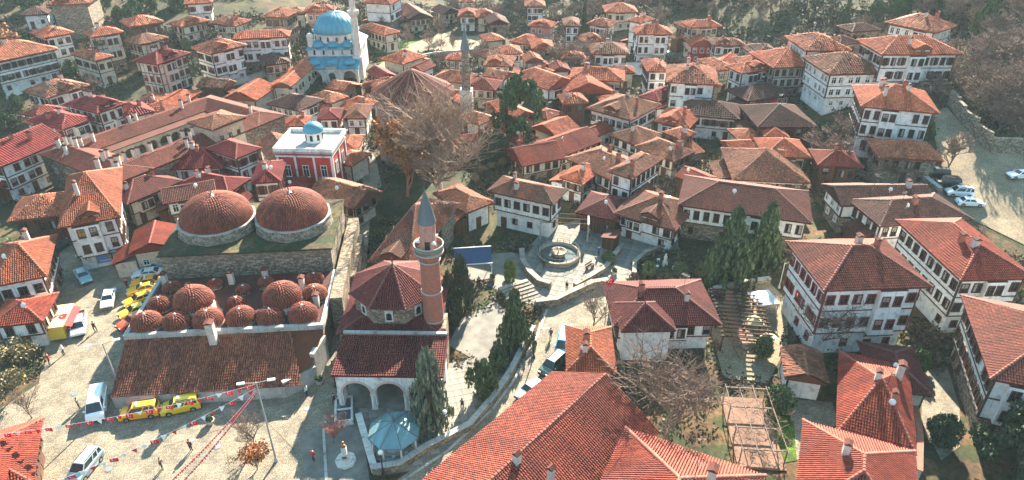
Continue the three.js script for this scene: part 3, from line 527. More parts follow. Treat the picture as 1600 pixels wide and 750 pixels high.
["bare",4.2,2.1,"grey bare tree on the bank below the field",-22.4,0.0,-216.8],
["bare",6.2,3.1,"grey bare tree on the bank below the field",-8.7,0.0,-199.3],
["bare",5.0,2.5,"grey bare tree on the bank below the field",-18.7,0.0,-216.8],
["bare",5.0,2.5,"grey bare tree on the bank below the field",-17.0,0.0,-196.4],
["bare",5.3,2.7,"grey bare tree on the bank below the field",-20.9,0.0,-198.7],
["bare",6.3,3.2,"grey bare tree on the bank below the field",-26.6,0.0,-218.0],
["bare",6.8,3.4,"bare tree right of the big white house",60.8,2.6,-172.6],
["bare",5.1,2.6,"bare tree right of the big white house",57.2,1.7,-166.4],
["bare",5.0,2.5,"bare tree right of the big white house",64.0,3.8,-179.1],
["bare",4.8,2.4,"bare tree right of the big white house",60.7,2.6,-164.4],
["bare",4.9,2.5,"bare tree right of the big white house",67.3,4.7,-176.1],
["bare",6.0,3.0,"bare tree right of the big white house",57.5,1.8,-175.0],
["bare",6.0,3.0,"bare tree right of the big white house",64.0,3.6,-173.1],
["bare",6.7,3.3,"bare scrub tree beside the ruined house",68.5,4.5,-127.9],
["bare",4.8,2.4,"bare scrub tree beside the ruined house",62.8,2.6,-123.8],
["bare",6.9,3.5,"bare scrub tree beside the ruined house",66.4,4.0,-130.6],
["bare",6.4,3.2,"bare scrub tree beside the ruined house",61.5,2.5,-128.5],
["bare",5.6,2.8,"bare scrub tree beside the ruined house",70.0,4.5,-124.1],
["bare",4.7,2.3,"bare tree above the boarded bay house",90.7,10.8,-139.3],
["bare",5.4,2.7,"bare tree above the boarded bay house",90.9,10.8,-143.1],
["bare",4.3,2.2,"bare tree above the boarded bay house",86.7,10.2,-138.6],
["bare",4.2,2.1,"bare tree above the boarded bay house",88.4,10.5,-144.9],
["bare",4.5,2.2,"bare tree above the boarded bay house",84.8,9.8,-142.8],
["bare",5.5,2.7,"bare tree beside the hazy lawn",-34.1,0.6,-228.5],
["bare",4.7,2.4,"bare tree beside the hazy lawn",-37.6,1.1,-222.4],
["bare",5.7,2.8,"bare tree beside the hazy lawn",-42.1,2.1,-232.1],
["bare",4.2,2.1,"bare tree beside the hazy lawn",-40.8,1.6,-219.8],
["bare",5.2,2.6,"bare tree beside the hazy lawn",-33.6,0.5,-221.8],
["bare",4.7,2.4,"bare tree beside the hazy lawn",-39.5,1.6,-238.8],
["bare",4.8,2.4,"bare tree beside the young conifer",91.6,11.3,-179.8],
["bare",4.9,2.5,"bare tree beside the young conifer",93.5,11.9,-186.4],
["bare",5.4,2.7,"bare tree beside the young conifer",93.1,11.2,-176.0],
["bare",4.4,2.2,"bare tree beside the young conifer",97.0,12.1,-184.7],
["bare",4.6,2.3,"bare tree beside the young conifer",96.8,12.7,-191.5],
["broad",3.9,1.9,"overgrown shrub at the left edge of town",-136.9,4.4,-179.7],
["broad",4.5,2.3,"overgrown shrub at the left edge of town",-127.8,2.2,-165.0],
["broad",3.9,2.0,"overgrown shrub at the left edge of town",-120.4,1.5,-159.0],
["broad",3.9,1.9,"overgrown shrub at the left edge of town",-131.1,4.3,-179.1],
["broad",4.6,2.3,"overgrown shrub at the left edge of town",-131.9,3.6,-174.9],
["dry",2.9,1.5,"leafless undergrowth in the shaded garden",-6.0,0.0,-124.6],
["dry",2.4,1.2,"leafless undergrowth in the shaded garden",-4.2,0.0,-127.3],
["dry",2.6,1.3,"leafless undergrowth in the shaded garden",-0.4,0.0,-131.6],
["dry",2.8,1.4,"leafless undergrowth in the shaded garden",-2.0,0.0,-128.4],
["dry",2.6,1.3,"leafless undergrowth in the shaded garden",-7.2,0.0,-121.1],
["dry",1.6,0.8,"dry garden shrub along the stone terrace",33.4,0.0,-79.7],
["dry",1.9,0.9,"dry garden shrub along the stone terrace",34.1,0.0,-81.1],
["dry",1.7,0.8,"dry garden shrub along the stone terrace",37.5,0.0,-82.1],
["dry",1.4,0.7,"dry garden shrub along the stone terrace",34.7,0.0,-82.9]
];
const PLAZA=[[-52.7,-45.8],[-61.9,-60.2],[-59.8,-64.6],[-64.7,-75.0],[-70.0,-87.5],[-76.9,-97.8],[-79.1,-106.6],[-72.8,-103.3],[-64.0,-97.8],[-58.9,-94.9],[-55.0,-80.9],[-50.9,-69.5],[-49.1,-65.7],[-40.9,-65.7],[-31.0,-68.3],[-26.8,-71.5],[-26.2,-76.2],[-24.9,-80.9],[-25.7,-91.1],[-28.7,-110.3],[-30.1,-125.2],[-28.8,-132.8],[-25.7,-120.8],[-25.6,-107.7],[-23.3,-91.1],[-22.8,-75.0],[-20.6,-62.4],[-19.3,-58.1],[-24.4,-56.1],[-21.1,-45.8]];
const LANE_DARK=[[-24.4,-56.1],[-19.5,-59.2],[-17.8,-58.1],[-14.2,-45.8],[-21.1,-45.8]];
const COURT=[[-18.8,-58.7],[-19.7,-60.2],[-19.8,-66.5],[-8.4,-68.3],[-5.5,-69.5],[-2.4,-64.6],[-4.8,-56.1],[-9.8,-51.1],[-14.6,-50.2]];
const PATH_SLOPE=[[-5.5,-69.5],[-8.7,-72.1],[-7.3,-77.7],[-3.8,-80.9],[-2.4,-82.3],[0.0,-77.7],[2.7,-75.6],[0.0,-67.1],[-2.4,-63.4]];
const STREET_MID=[[-15.9,-46.5],[-7.3,-54.3],[-1.6,-62.4],[3.1,-73.5],[4.7,-80.9],[9.5,-82.3],[13.7,-85.8],[15.9,-87.5],[15.0,-80.9],[13.4,-75.0],[7.9,-73.5],[6.7,-68.3],[2.3,-60.2],[-9.3,-46.5]];
const SQUARE=[[1.5,-86.7],[1.6,-94.9],[5.6,-103.3],[11.5,-106.6],[18.3,-106.6],[28.4,-99.9],[27.8,-96.9],[21.2,-95.8],[18.5,-88.4],[15.6,-84.9],[9.5,-82.3],[4.7,-80.9],[0.0,-82.3],[-2.9,-85.8],[-2.0,-91.1]];
const TERRACE=[[-8.6,-89.3],[-8.4,-94.9],[0.0,-95.8],[1.6,-94.9],[1.5,-86.7],[-1.9,-84.9]];
const LOT=[[83.2,-125.7],[89.4,-129.9],[91.7,-118.8],[96.3,-118.5],[84.0,-95.5],[81.6,-98.7],[77.7,-103.9],[74.1,-110.0],[76.8,-116.2],[80.4,-116.7]];
const LANE_RIGHT=[[86.7,-134.7],[90.3,-135.7],[89.4,-128.6],[85.4,-122.7],[82.9,-123.6]];
const GARDEN_YARD=[[28.2,-80.9],[39.7,-87.5],[40.9,-82.3],[37.4,-72.1],[32.3,-64.6],[27.0,-65.7]];
const GARDEN_PATH=[[53.1,-67.1],[56.7,-67.7],[54.1,-60.2],[50.8,-54.3],[47.6,-52.3],[48.4,-58.1]];
const STONE_YARD=[[34.2,-61.9],[39.1,-61.3],[38.6,-58.1],[34.1,-54.3],[31.6,-52.3],[31.9,-55.2]];
const FIELD=[[-29.5,-216.9],[-23.6,-231.4],[-8.7,-235.5],[-6.2,-219.4],[-8.1,-215.9],[-19.9,-212.1],[-22.1,-214.4]];
const FIELD_PATH=[[-39.4,-196.0],[-33.1,-221.5],[-24.4,-239.8],[-21.8,-235.5],[-26.7,-219.4],[-30.9,-204.7],[-36.2,-195.2]];
const FIELD_GREEN=[[-39.5,-198.7],[-39.2,-208.4],[-34.2,-230.3],[-31.0,-230.1],[-35.5,-209.9],[-38.2,-197.4]];
const LAWN_RIGHT=[[70.2,-135.2],[72.2,-135.6],[71.9,-128.5],[69.7,-130.6]];
const LAWN_YARD=[[30.9,-60.2],[33.3,-58.1],[31.6,-52.3],[30.1,-52.0],[29.4,-54.3]];
const UPPER_LANE=[[48.9,-203.7],[51.0,-219.8],[54.0,-223.1],[53.1,-212.2],[54.0,-200.9],[51.4,-197.2]];
const BAZAAR_LANE=[[-30.1,-125.2],[-28.8,-132.8],[-36.0,-150.9],[-43.8,-158.6],[-50.8,-162.1],[-55.2,-169.7],[-57.5,-182.3],[-62.0,-189.8],[-62.1,-183.3],[-56.7,-169.5],[-50.9,-156.1],[-40.7,-145.1],[-33.9,-136.3]];
const WOOD_LANE=[[-88.1,-186.6],[-81.9,-177.7],[-76.7,-170.8],[-74.3,-171.1],[-81.2,-181.5],[-87.7,-190.5]];
const WALL_COURT_L=[[-18.1,-58.4],[-15.0,-50.8]];
const WALL_COURT_R=[[-15.0,-50.6],[-12.3,-51.1],[-9.7,-53.5],[-4.9,-56.9],[-2.0,-61.9],[0.0,-66.5],[2.9,-75.0]];
const KERB_MID=[[-14.1,-47.3],[-7.2,-53.7],[-2.3,-60.2],[0.0,-64.6],[3.3,-73.5],[5.1,-80.0]];
const KERB_L=[[-22.0,-56.9],[-19.3,-47.3]];
const WALL_LOT=[[75.5,-117.7],[75.3,-112.7],[75.5,-107.9]];
const WALL_HILL=[[91.5,-137.2],[89.9,-129.7],[90.0,-120.0],[90.4,-119.0],[96.9,-118.5]];
const WALL_BAZAAR=[[-75.4,-171.7],[-68.6,-176.5],[-63.2,-184.3]];
const WALL_YARD=[[61.9,-122.5],[64.7,-120.5],[68.4,-116.7]];
const WALL_GARDEN=[[51.0,-67.1],[48.1,-60.2],[45.8,-54.3],[43.3,-49.6]];
const WALL_SQ=[[1.6,-95.2],[1.7,-92.0],[2.8,-88.7],[4.1,-86.4],[5.7,-85.5]];
const WALL_SQ2=[[9.6,-85.5],[11.9,-87.5],[14.7,-90.2],[16.7,-94.0],[18.2,-96.9]];
const WALL_SQ3=[[3.6,-80.6],[6.4,-81.1],[9.1,-83.2],[12.2,-85.5],[14.5,-86.1]];
const WALL_SQ4=[[19.1,-88.8],[19.7,-92.0],[21.9,-94.9],[24.5,-96.4]];
const WALL_BARN=[[31.6,-81.1],[29.9,-76.2],[30.5,-69.5]];
const WALL_T=[[30.5,-84.4],[35.3,-86.1],[39.6,-87.0]];
const WALL_FIELD=[[-30.9,-204.7],[-23.7,-210.1],[-8.1,-214.4],[-5.2,-223.2]];
const FENCE_WALL=[[79.8,-160.1],[81.7,-156.1]];
const AT_FOUNTAIN=[7.6,-94.5];
const AT_MONUMENT=[-18.4,-52.2];
const AT_SADIRVAN=[-13.1,-54.3];
const AT_STALL=[-62.4,-72.4];
const AT_BANNER=[-66.0,-96.4];
const AT_CANOPY=[-6.1,-90.2];
const AT_KIOSK=[16.5,-97.8];
const AT_WELL=[33.1,-60.2];
const LAMPS=[[-48.3,-62.7],[-26.1,-52.2],[-7.6,-56.0],[-13.9,-50.2],[24.8,-101.6],[40.7,-85.5],[-22.2,-64.2],[2.9,-69.5]];
const BANDS=[[[-40.3,-55.8],[-38.1,-49.9]],[[-49.1,-53.7],[-49.5,-49.9]],[[-43.0,-53.4],[-42.5,-49.9]],[[-39.5,-54.3],[-33.4,-57.2]],[[-33.6,-57.2],[-30.4,-50.0]],[[-30.6,-59.8],[-24.7,-54.0]],[[-61.4,-79.4],[-60.4,-82.3]],[[-47.7,-54.9],[-48.0,-59.8]]];
const MANHOLES=[[-54.2,-62.7],[-44.1,-51.1],[-33.4,-54.3],[-61.6,-75.0],[-24.7,-60.2],[-36.7,-55.2],[-62.0,-80.9]];
const PLANTERS=[[-35.5,-57.8],[-24.3,-64.6],[16.1,-89.3],[-3.0,-87.5]];
const PEOPLE=[
["person in maroon jacket walking in front of the taxi row",-58.6,-85.5],
["person in dark clothes beside the mosque's water trough",-21.6,-61.0],
["person in dark coat walking up the paved slope",-6.0,-60.1],
["person in blue jacket under the mosque arch",-12.9,-62.5],
["person in dark coat in the shaded lane",-29.8,-130.4],
["person beside another walker in the shaded lane",-29.7,-132.2],
["person in white shirt beside the food stall",-59.7,-70.1],
["person in red at the stall corner",-60.5,-68.3],
["person in dark clothes beside the corner cottage",-53.3,-54.3],
["person standing by the fountain terrace",13.2,-100.7],
["person walking down the shaded lane",-27.3,-114.1],
["person in grey coat under the dense pennants",-38.2,-51.1],
["person in navy jacket walking over pale paving band",-36.1,-53.7],
["person in black crossing behind the pickup",-58.0,-75.0],
["person in brown coat at the fountain steps",8.3,-84.9],
["person in beige jacket beside the wooden kiosk",14.2,-94.9],
["person in dark blue by the curved fountain wall",5.1,-91.1],
["person walking down the cobbled street kerb",5.3,-73.5],
["person strolling beside the bath house's curved wall",-25.3,-62.4],
["person in maroon near the shaded pavement kerb",-22.0,-52.3],
["person seated height by the blue canopy",-4.9,-85.8],
["person in grey walking towards the white box van",-52.2,-60.2],
["person sitting height figure by the court wall",-8.9,-55.2]
];
const BUNT=[[-26.3,11.4,-52.2],[-53.6,6.5,-50.0],[-45.3,5.5,-44.5],[-34.4,4,-45.9],[-33.2,4,-45.8]];
// ---------------------------------------------------------------- ground
{
  const x0 = -300, x1 = 300, z0 = -520, z1 = 20, nx = 200, nz = 180, p = [], u = [], c = [], ix = [];
  for (let j = 0; j <= nz; j++) for (let i = 0; i <= nx; i++) {
    const x = lerp(x0, x1, i / nx), z = lerp(z0, z1, j / nz); p.push(x, terr(x, z), z); u.push(x, z);
    const n = fbm(x / 90 + 9, z / 90 + 9, 4, 101, 4), m = fbm(x / 40 + 5, z / 40 + 5, 4, 102, 3); const a = sst(.42, .6, n);
    c.push(lerp(1, .55, a) * (.75 + .5 * m), lerp(.92, .70, a) * (.75 + .5 * m), lerp(.85, .42, a) * (.75 + .5 * m));
  }
  for (let j = 0; j < nz; j++) for (let i = 0; i < nx; i++) { const a = j * (nx + 1) + i, b = a + 1, d = a + nx + 1, e = d + 1; ix.push(a, d, b, b, d, e); }
  const g = new THREE.BufferGeometry(); g.setAttribute('position', new THREE.Float32BufferAttribute(p, 3)); g.setAttribute('uv', new THREE.Float32BufferAttribute(u, 2)); g.setAttribute('color', new THREE.Float32BufferAttribute(c, 3)); g.setIndex(ix); g.computeVertexNormals();
  tag(mk('ground', g, MT.earth, scene), 'brown earth and rough grass between the houses', 'ground', null, 'structure');
}
function sheet(name, pts, mat, off, label, lim = 5) {
  const c = pts.map(p => new THREE.Vector2(p[0], p[1])); if (THREE.ShapeUtils.isClockWise(c)) c.reverse();
  let T = THREE.ShapeUtils.triangulateShape(c, []).map(t => t.map(i => V3(c[i].x, 0, c[i].y))), out = [];
  while (T.length) { const t = T.pop(); let b = -1, bl = lim; for (let i = 0; i < 3; i++) { const l = t[i].distanceTo(t[(i + 1) % 3]); if (l > bl) { bl = l; b = i; } } if (b < 0) out.push(t.map(v => V3(v.x, terr(v.x, v.z) + off, v.z)).reverse()); else { const A = t[b], B = t[(b + 1) % 3], C = t[(b + 2) % 3], m = A.clone().lerp(B, .5); T.push([A, m, C], [m, B, C]); } }
  return tag(mk(numbered(name), triGeo(out, v => [v.x, v.z]), mat, scene), label, name.split('_').pop(), null, 'structure');
}
sheet('cobbled_square', PLAZA, MT.cobble, .05, 'sunlit cobbled square and street round the bath house');
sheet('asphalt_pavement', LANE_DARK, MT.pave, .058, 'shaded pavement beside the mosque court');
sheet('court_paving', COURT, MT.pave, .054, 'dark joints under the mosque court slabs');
sheet('sloping_path', PATH_SLOPE, MT.pave, .07, 'paved slope beside the mosque');
sheet('cobbled_street', STREET_MID, MT.cobble, .062, 'cobbled street curving up to the fountain square');
sheet('fountain_square', SQUARE, MT.pave, .054, 'paved square around the round fountain');
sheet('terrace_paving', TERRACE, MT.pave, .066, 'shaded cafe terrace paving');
sheet('gravel_lot', LOT, MT.gravel, .10, 'pale gravel car park on the bank', 4);
sheet('gravel_lane', LANE_RIGHT, MT.gravel, .11, 'gravel lane beside the stone wall', 4);
sheet('garden_yard', GARDEN_YARD, MT.gravel, .05, 'pale yard with vine pergola');
sheet('garden_path', GARDEN_PATH, MT.cobble, .055, 'stone garden path beside the white house');
sheet('stone_yard', STONE_YARD, MT.cobble, .06, 'cobbled yard with round well');
sheet('field', FIELD, MT.gravel, .10, 'pale dry field in the haze', 4);
sheet('field_path', FIELD_PATH, MT.gravel, .12, 'pale path across the grassy bank', 4);
sheet('grass_bank', FIELD_GREEN, MT.grass, .11, 'bright grass strip beside the path', 4);
sheet('lawn', LAWN_RIGHT, MT.grass, .11, 'small bright lawn below the boarded bay house', 4);
sheet('lawn', LAWN_YARD, MT.grass, .064, 'sunlit lawn beside the round well', 4);
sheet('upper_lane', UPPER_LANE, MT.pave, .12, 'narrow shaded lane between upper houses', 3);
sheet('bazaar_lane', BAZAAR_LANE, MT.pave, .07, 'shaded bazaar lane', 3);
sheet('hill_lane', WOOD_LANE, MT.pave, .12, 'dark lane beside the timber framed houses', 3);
// paving slabs of the mosque court and the fountain square: each slab a part of the sheet it lies on
function inside(pts, x, z) { let r = false; for (let i = 0, j = pts.length - 1; i < pts.length; j = i++) { const [a, b] = pts[i], [c, d] = pts[j]; if ((b > z) !== (d > z) && x < (c - a) * (z - b) / (d - b) + a) r = !r; } return r; }
function slabs(parentName, pts, size, turn, mats, most, y) {
  const par = scene.getObjectByName(parentName), R = rng(7), geo = bx(size * .94, .06, size * .94), cs = Math.cos(turn), sn = Math.sin(turn); let n = 0;
  const cx = pts.reduce((s, p) => s + p[0], 0) / pts.length, cz = pts.reduce((s, p) => s + p[1], 0) / pts.length;
  for (let i = -20; i <= 20; i++) for (let j = -20; j <= 20; j++) { const x = cx + (i * cs + j * sn) * size, z = cz + (-i * sn + j * cs) * size; const e = size * .5; if (n >= most || ![[e, e], [-e, e], [e, -e], [-e, -e]].every(([a, b]) => inside(pts, x + a, z + b))) continue; n++; mk('paving_slab', geo, mats[Math.floor(R() * mats.length)], par, x, y + R() * .012, z, turn); }
}
const slabM = [M([.33, .32, .30], .85, { map: TX.pave }), M([.28, .27, .26], .85, { map: TX.pave }), M([.38, .35, .32], .85, { map: TX.pave })];
slabs('court_paving', COURT, 1.05, .25, slabM, 260, .045);
slabs('fountain_square', SQUARE, 1.3, -.35, [M([.25, .245, .235], .85, { map: TX.pave }), M([.21, .205, .20], .85, { map: TX.pave }), M([.29, .275, .25], .85, { map: TX.pave })], 290, .05);
// walls and kerbs along lines
function wallPath(name, label, cat, pts, h, th, mat, capMat, kind) {
  const g = thing(name, label, cat, 0, 0, 0), segs = [], caps = []; let up = 0;
  for (let i = 0; i + 1 < pts.length; i++) {
    const [ax, az] = pts[i], [bx_, bz] = pts[i + 1], L = Math.hypot(bx_ - ax, bz - az), n = Math.max(1, Math.round(L / 4));
    for (let k = 0; k < n; k++) { const p = k / n, q = (k + 1) / n, x0 = lerp(ax, bx_, p), z0 = lerp(az, bz, p), x1 = lerp(ax, bx_, q), z1 = lerp(az, bz, q), l = L / n + th * .5; const y0 = terr((x0 + x1) / 2, (z0 + z1) / 2), a = Math.atan2(-(z1 - z0), x1 - x0); up = (up + 1) % 4; const s = bx(l, h + .4, th + up * .004); s.rotateY(a); s.translate((x0 + x1) / 2, y0 + h / 2 - .2, (z0 + z1) / 2); segs.push(s); if (capMat) { const c = bx(l, .1, th + .16 + up * .006); c.rotateY(a); c.translate((x0 + x1) / 2, y0 + h + .05 + up * .003, (z0 + z1) / 2); caps.push(c); } }
  }
  mk(kind === 'structure' ? 'kerb_stone' : 'wall', merge(segs), mat, g); if (capMat) mk('coping', merge(caps), capMat, g); if (kind) g.userData.kind = kind; return g;
}
wallPath('court_wall', 'low pale wall along the shaded side of the mosque court', 'wall', WALL_COURT_L, .9, .6, MT.marble, MT.marble);
wallPath('street_wall', 'curved low stone wall between mosque court and cobbled street', 'wall', WALL_COURT_R, 1.0, .55, MT.stone, MT.kerb);
wallPath('street_kerb', 'pale kerb of the cobbled street', 'kerb', KERB_MID, .14, .3, MT.kerb, null, 'structure');
wallPath('street_kerb', 'pale kerb of the shaded pavement', 'kerb', KERB_L, .14, .3, MT.kerb, null, 'structure');
wallPath('lot_wall', 'rubble wall at the end of the gravel lot', 'wall', WALL_LOT, 2.2, .7, MT.stone, MT.kerb);
wallPath('hill_wall', 'long rubble retaining wall above the gravel lane', 'wall', WALL_HILL, 3, .7, MT.stone, null);
wallPath('bazaar_wall', 'low cream wall beside the parked silver car', 'wall', WALL_BAZAAR, 1.6, .5, MT.cream, MT.kerb);
wallPath('yard_wall', 'low ruined wall across the rough yard', 'wall', WALL_YARD, 1.2, .6, MT.stone, null);
wallPath('garden_wall', 'long garden wall beside the clipped hedge', 'wall', WALL_GARDEN, 1.7, .5, MT.cream, MT.brick);
wallPath('square_wall', 'curved low wall round the fountain terrace', 'wall', WALL_SQ, 1.1, .7, MT.stone, slabM[2]);
wallPath('square_wall', 'curved planter wall with leafy shrub by fountain', 'wall', WALL_SQ2, .9, .6, MT.stone, slabM[2]);
wallPath('square_wall', 'winding stone wall below the fountain steps', 'wall', WALL_SQ3, 1.3, .7, MT.stone, slabM[2]);
wallPath('square_wall', 'curved wall of the statue garden bed', 'wall', WALL_SQ4, .8, .5, MT.stone, slabM[2]);
wallPath('pergola_wall', 'high ochre stone wall beside the vine pergola', 'wall', WALL_BARN, 2.6, .8, MT.stone, MT.brick);
wallPath('terrace_wall', 'low stone terrace wall beneath the firs', 'wall', WALL_T, .9, .6, MT.stone, MT.kerb);
wallPath('field_wall', 'pale wall at the foot of the hazy field', 'wall', WALL_FIELD, 1.4, .5, MT.kerb, null);

// ---------------------------------------------------------------- clay tile roofs
function barrel(W, L, n = 4) {
  const p = [], nn = [], ix = [], H = W * .5;
  for (let r = 0; r < 2; r++) for (let i = 0; i <= n; i++) { const t = Math.PI * i / n, k = r ? 1 : .86; p.push(Math.cos(t) * W / 2 * k, Math.sin(t) * H * k + (r ? .055 : 0), r * L); nn.push(Math.cos(t), Math.sin(t) + .05, 0); }
  for (let i = 0; i < n; i++) { const a = i, b = i + 1, c = i + n + 1, d = c + 1; ix.push(a, b, c, b, d, c); }
  const o = p.length / 3; for (let i = 0; i <= n; i++) { const t = Math.PI * i / n; p.push(Math.cos(t) * W / 2, Math.sin(t) * H + .055, L); nn.push(0, 0, 1); } p.push(0, -.01, L); nn.push(0, 0, 1);
  for (let i = 0; i < n; i++) ix.push(o + i, o + i + 1, o + n + 1);
  const g = new THREE.BufferGeometry(); g.setAttribute('position', new THREE.Float32BufferAttribute(p, 3)); g.setAttribute('normal', new THREE.Float32BufferAttribute(nn, 3)); g.setIndex(ix); return g;
}
const TILE = [barrel(.27, .46), barrel(.5, .8), barrel(.19, .46)], CAP = [barrel(.42, .55, 5), barrel(.5, .8, 4)];
// tones: [linear colours], patchiness, untidiness
const TONE = {
  brick: [[[.226, .046, .023], [.191, .039, .018], [.260, .062, .029]], .55, .035], bathroof: [[[.241, .062, .023], [.193, .046, .020], [.277, .084, .038], [.151, .041, .021]], .4, .05],
  red: [[[.226, .011, .010], [.193, .010, .010], [.261, .018, .012]], .15, .02], ora: [[[.482, .110, .039], [.419, .082, .029], [.541, .150, .062], [.312, .078, .036]], .3, .06], tan: [[[.422, .113, .047], [.317, .085, .036], [.513, .156, .067], [.233, .069, .033]], .5, .14],
  moss: [[[.274, .083, .037], [.191, .066, .032], [.341, .110, .053], [.157, .067, .026]], .6, .16], dark: [[[.098, .031, .018], [.139, .040, .022], [.075, .024, .017]], .3, .06], brn: [[[.202, .041, .020], [.176, .033, .017], [.228, .050, .025]], .55, .035],
  strp: [[[.308, .061, .033], [.287, .051, .028], [.337, .072, .038]], .55, .035], strp2: [[[.234, .041, .018], [.204, .034, .017], [.267, .050, .025], [.175, .033, .017]], .55, .035], drd: [[[.144, .020, .013], [.122, .016, .012], [.165, .027, .018]], .55, .035],
  mix: [[[.282, .063, .024], [.153, .060, .032], [.211, .054, .026], [.117, .057, .034]], .7, .1], dkrow: [[[.134, .028, .016], [.171, .037, .020], [.106, .026, .017]], .3, .03], red2: [[[.265, .034, .011], [.233, .028, .010], [.297, .046, .016]], .55, .035],
  ora2: [[[.295, .063, .020], [.259, .052, .017], [.323, .084, .030]], .2, .03], ora3: [[[.295, .060, .014], [.254, .047, .014], [.330, .078, .024], [.212, .043, .019]], .3, .06],
};
const mm = new THREE.Matrix4(), qx = V3(), qy = V3(), qz = V3(), col = new THREE.Color();
class Tiles { constructor(geo) { this.geo = geo; this.m = []; this.c = []; }
  put(X, Y, Z, P, c, k = 1) { mm.makeBasis(X, Y, Z).setPosition(P); this.m.push(mm.elements.slice()); this.c.push(c[0] * k, c[1] * k, c[2] * k); }
  build(name, parent, mat = MT.tile) { if (!this.m.length) return; const I = new THREE.InstancedMesh(this.geo, mat, this.m.length); this.m.forEach((e, i) => { mm.fromArray(e); I.setMatrixAt(i, mm); col.setRGB(this.c[i * 3], this.c[i * 3 + 1], this.c[i * 3 + 2]); I.setColorAt(i, col); }); I.name = name; I.userData.kind = 'stuff'; I.castShadow = I.receiveShadow = true; parent.add(I); return I; } }
function pick(tone, R, px, pz, seed) { const [cs, patch, ] = tone, n = vn(px * .35 + 50, pz * .35 + 50, 512, seed & 255); const t = clamp(R() * (1 - patch) + n * patch * 1.25 - patch * .12, 0, .999); return cs[Math.floor(t * cs.length)]; }
// plane: eave start O, along the eave E (length L), up the slope S (length len); the sides lean in by k0, k1 per metre
function tilePlane(T, O, E, S, L, len, k0, k1, tone, R, W, pitch, seed) {
  const N = V3().crossVectors(E, S).normalize(), jit = tone[2], sag = .08 + jit * 1.2, Zd = S.clone().negate();
  for (let v = 0; v < len - pitch * .3; v += pitch) {
    const a = k0 * v, b = L - k1 * v, n = Math.floor((L) / W);
    for (let i = 0; i < n; i++) {
      const u = (i + .5) * L / n; if (u < a + W * .15 || u > b - W * .15) continue;
      if (jit > .1 && R() < .015) continue;
      const w = (R() - .5) * jit * 2; qx.copy(E).addScaledVector(S, w); qz.copy(Zd).addScaledVector(E, w); qy.copy(N).addScaledVector(E, (R() - .5) * jit);
      const P = O.clone().addScaledVector(E, u + (R() - .5) * jit * .3).addScaledVector(S, v + pitch + .07 + (R() - .5) * jit * .5).addScaledVector(N, .015 + R() * jit * .18 + sag * vn(u * .3 + 20, v * .3 + 20, 512, seed & 63));
      T.put(qx, qy, qz, P, pick(tone, R, u + O.x, v + O.z, seed), (.72 + R() * .42) * (.72 + .5 * vn(u * .9 + 40, v * .13 + 40, 512, seed & 127)));
    }
  }
}
function capLine(T, A, B, tone, R, len) { const d = B.clone().sub(A), L = d.length(); if (L < .3) return; d.normalize(); const side = V3(0, 1, 0).cross(d).normalize(), up = d.clone().cross(side).normalize(), n = Math.max(1, Math.round(L / len)); for (let i = 0; i < n; i++) { const P = B.clone().addScaledVector(d, -(i) * L / n).addScaledVector(up, .05); const c = tone[0][Math.floor(R() * tone[0].length)]; T.put(side, up, d.clone().negate(), P, [c[0] * .85 + .045, c[1] * .85 + .034, c[2] * .85 + .027], .9 + R() * .25); } }
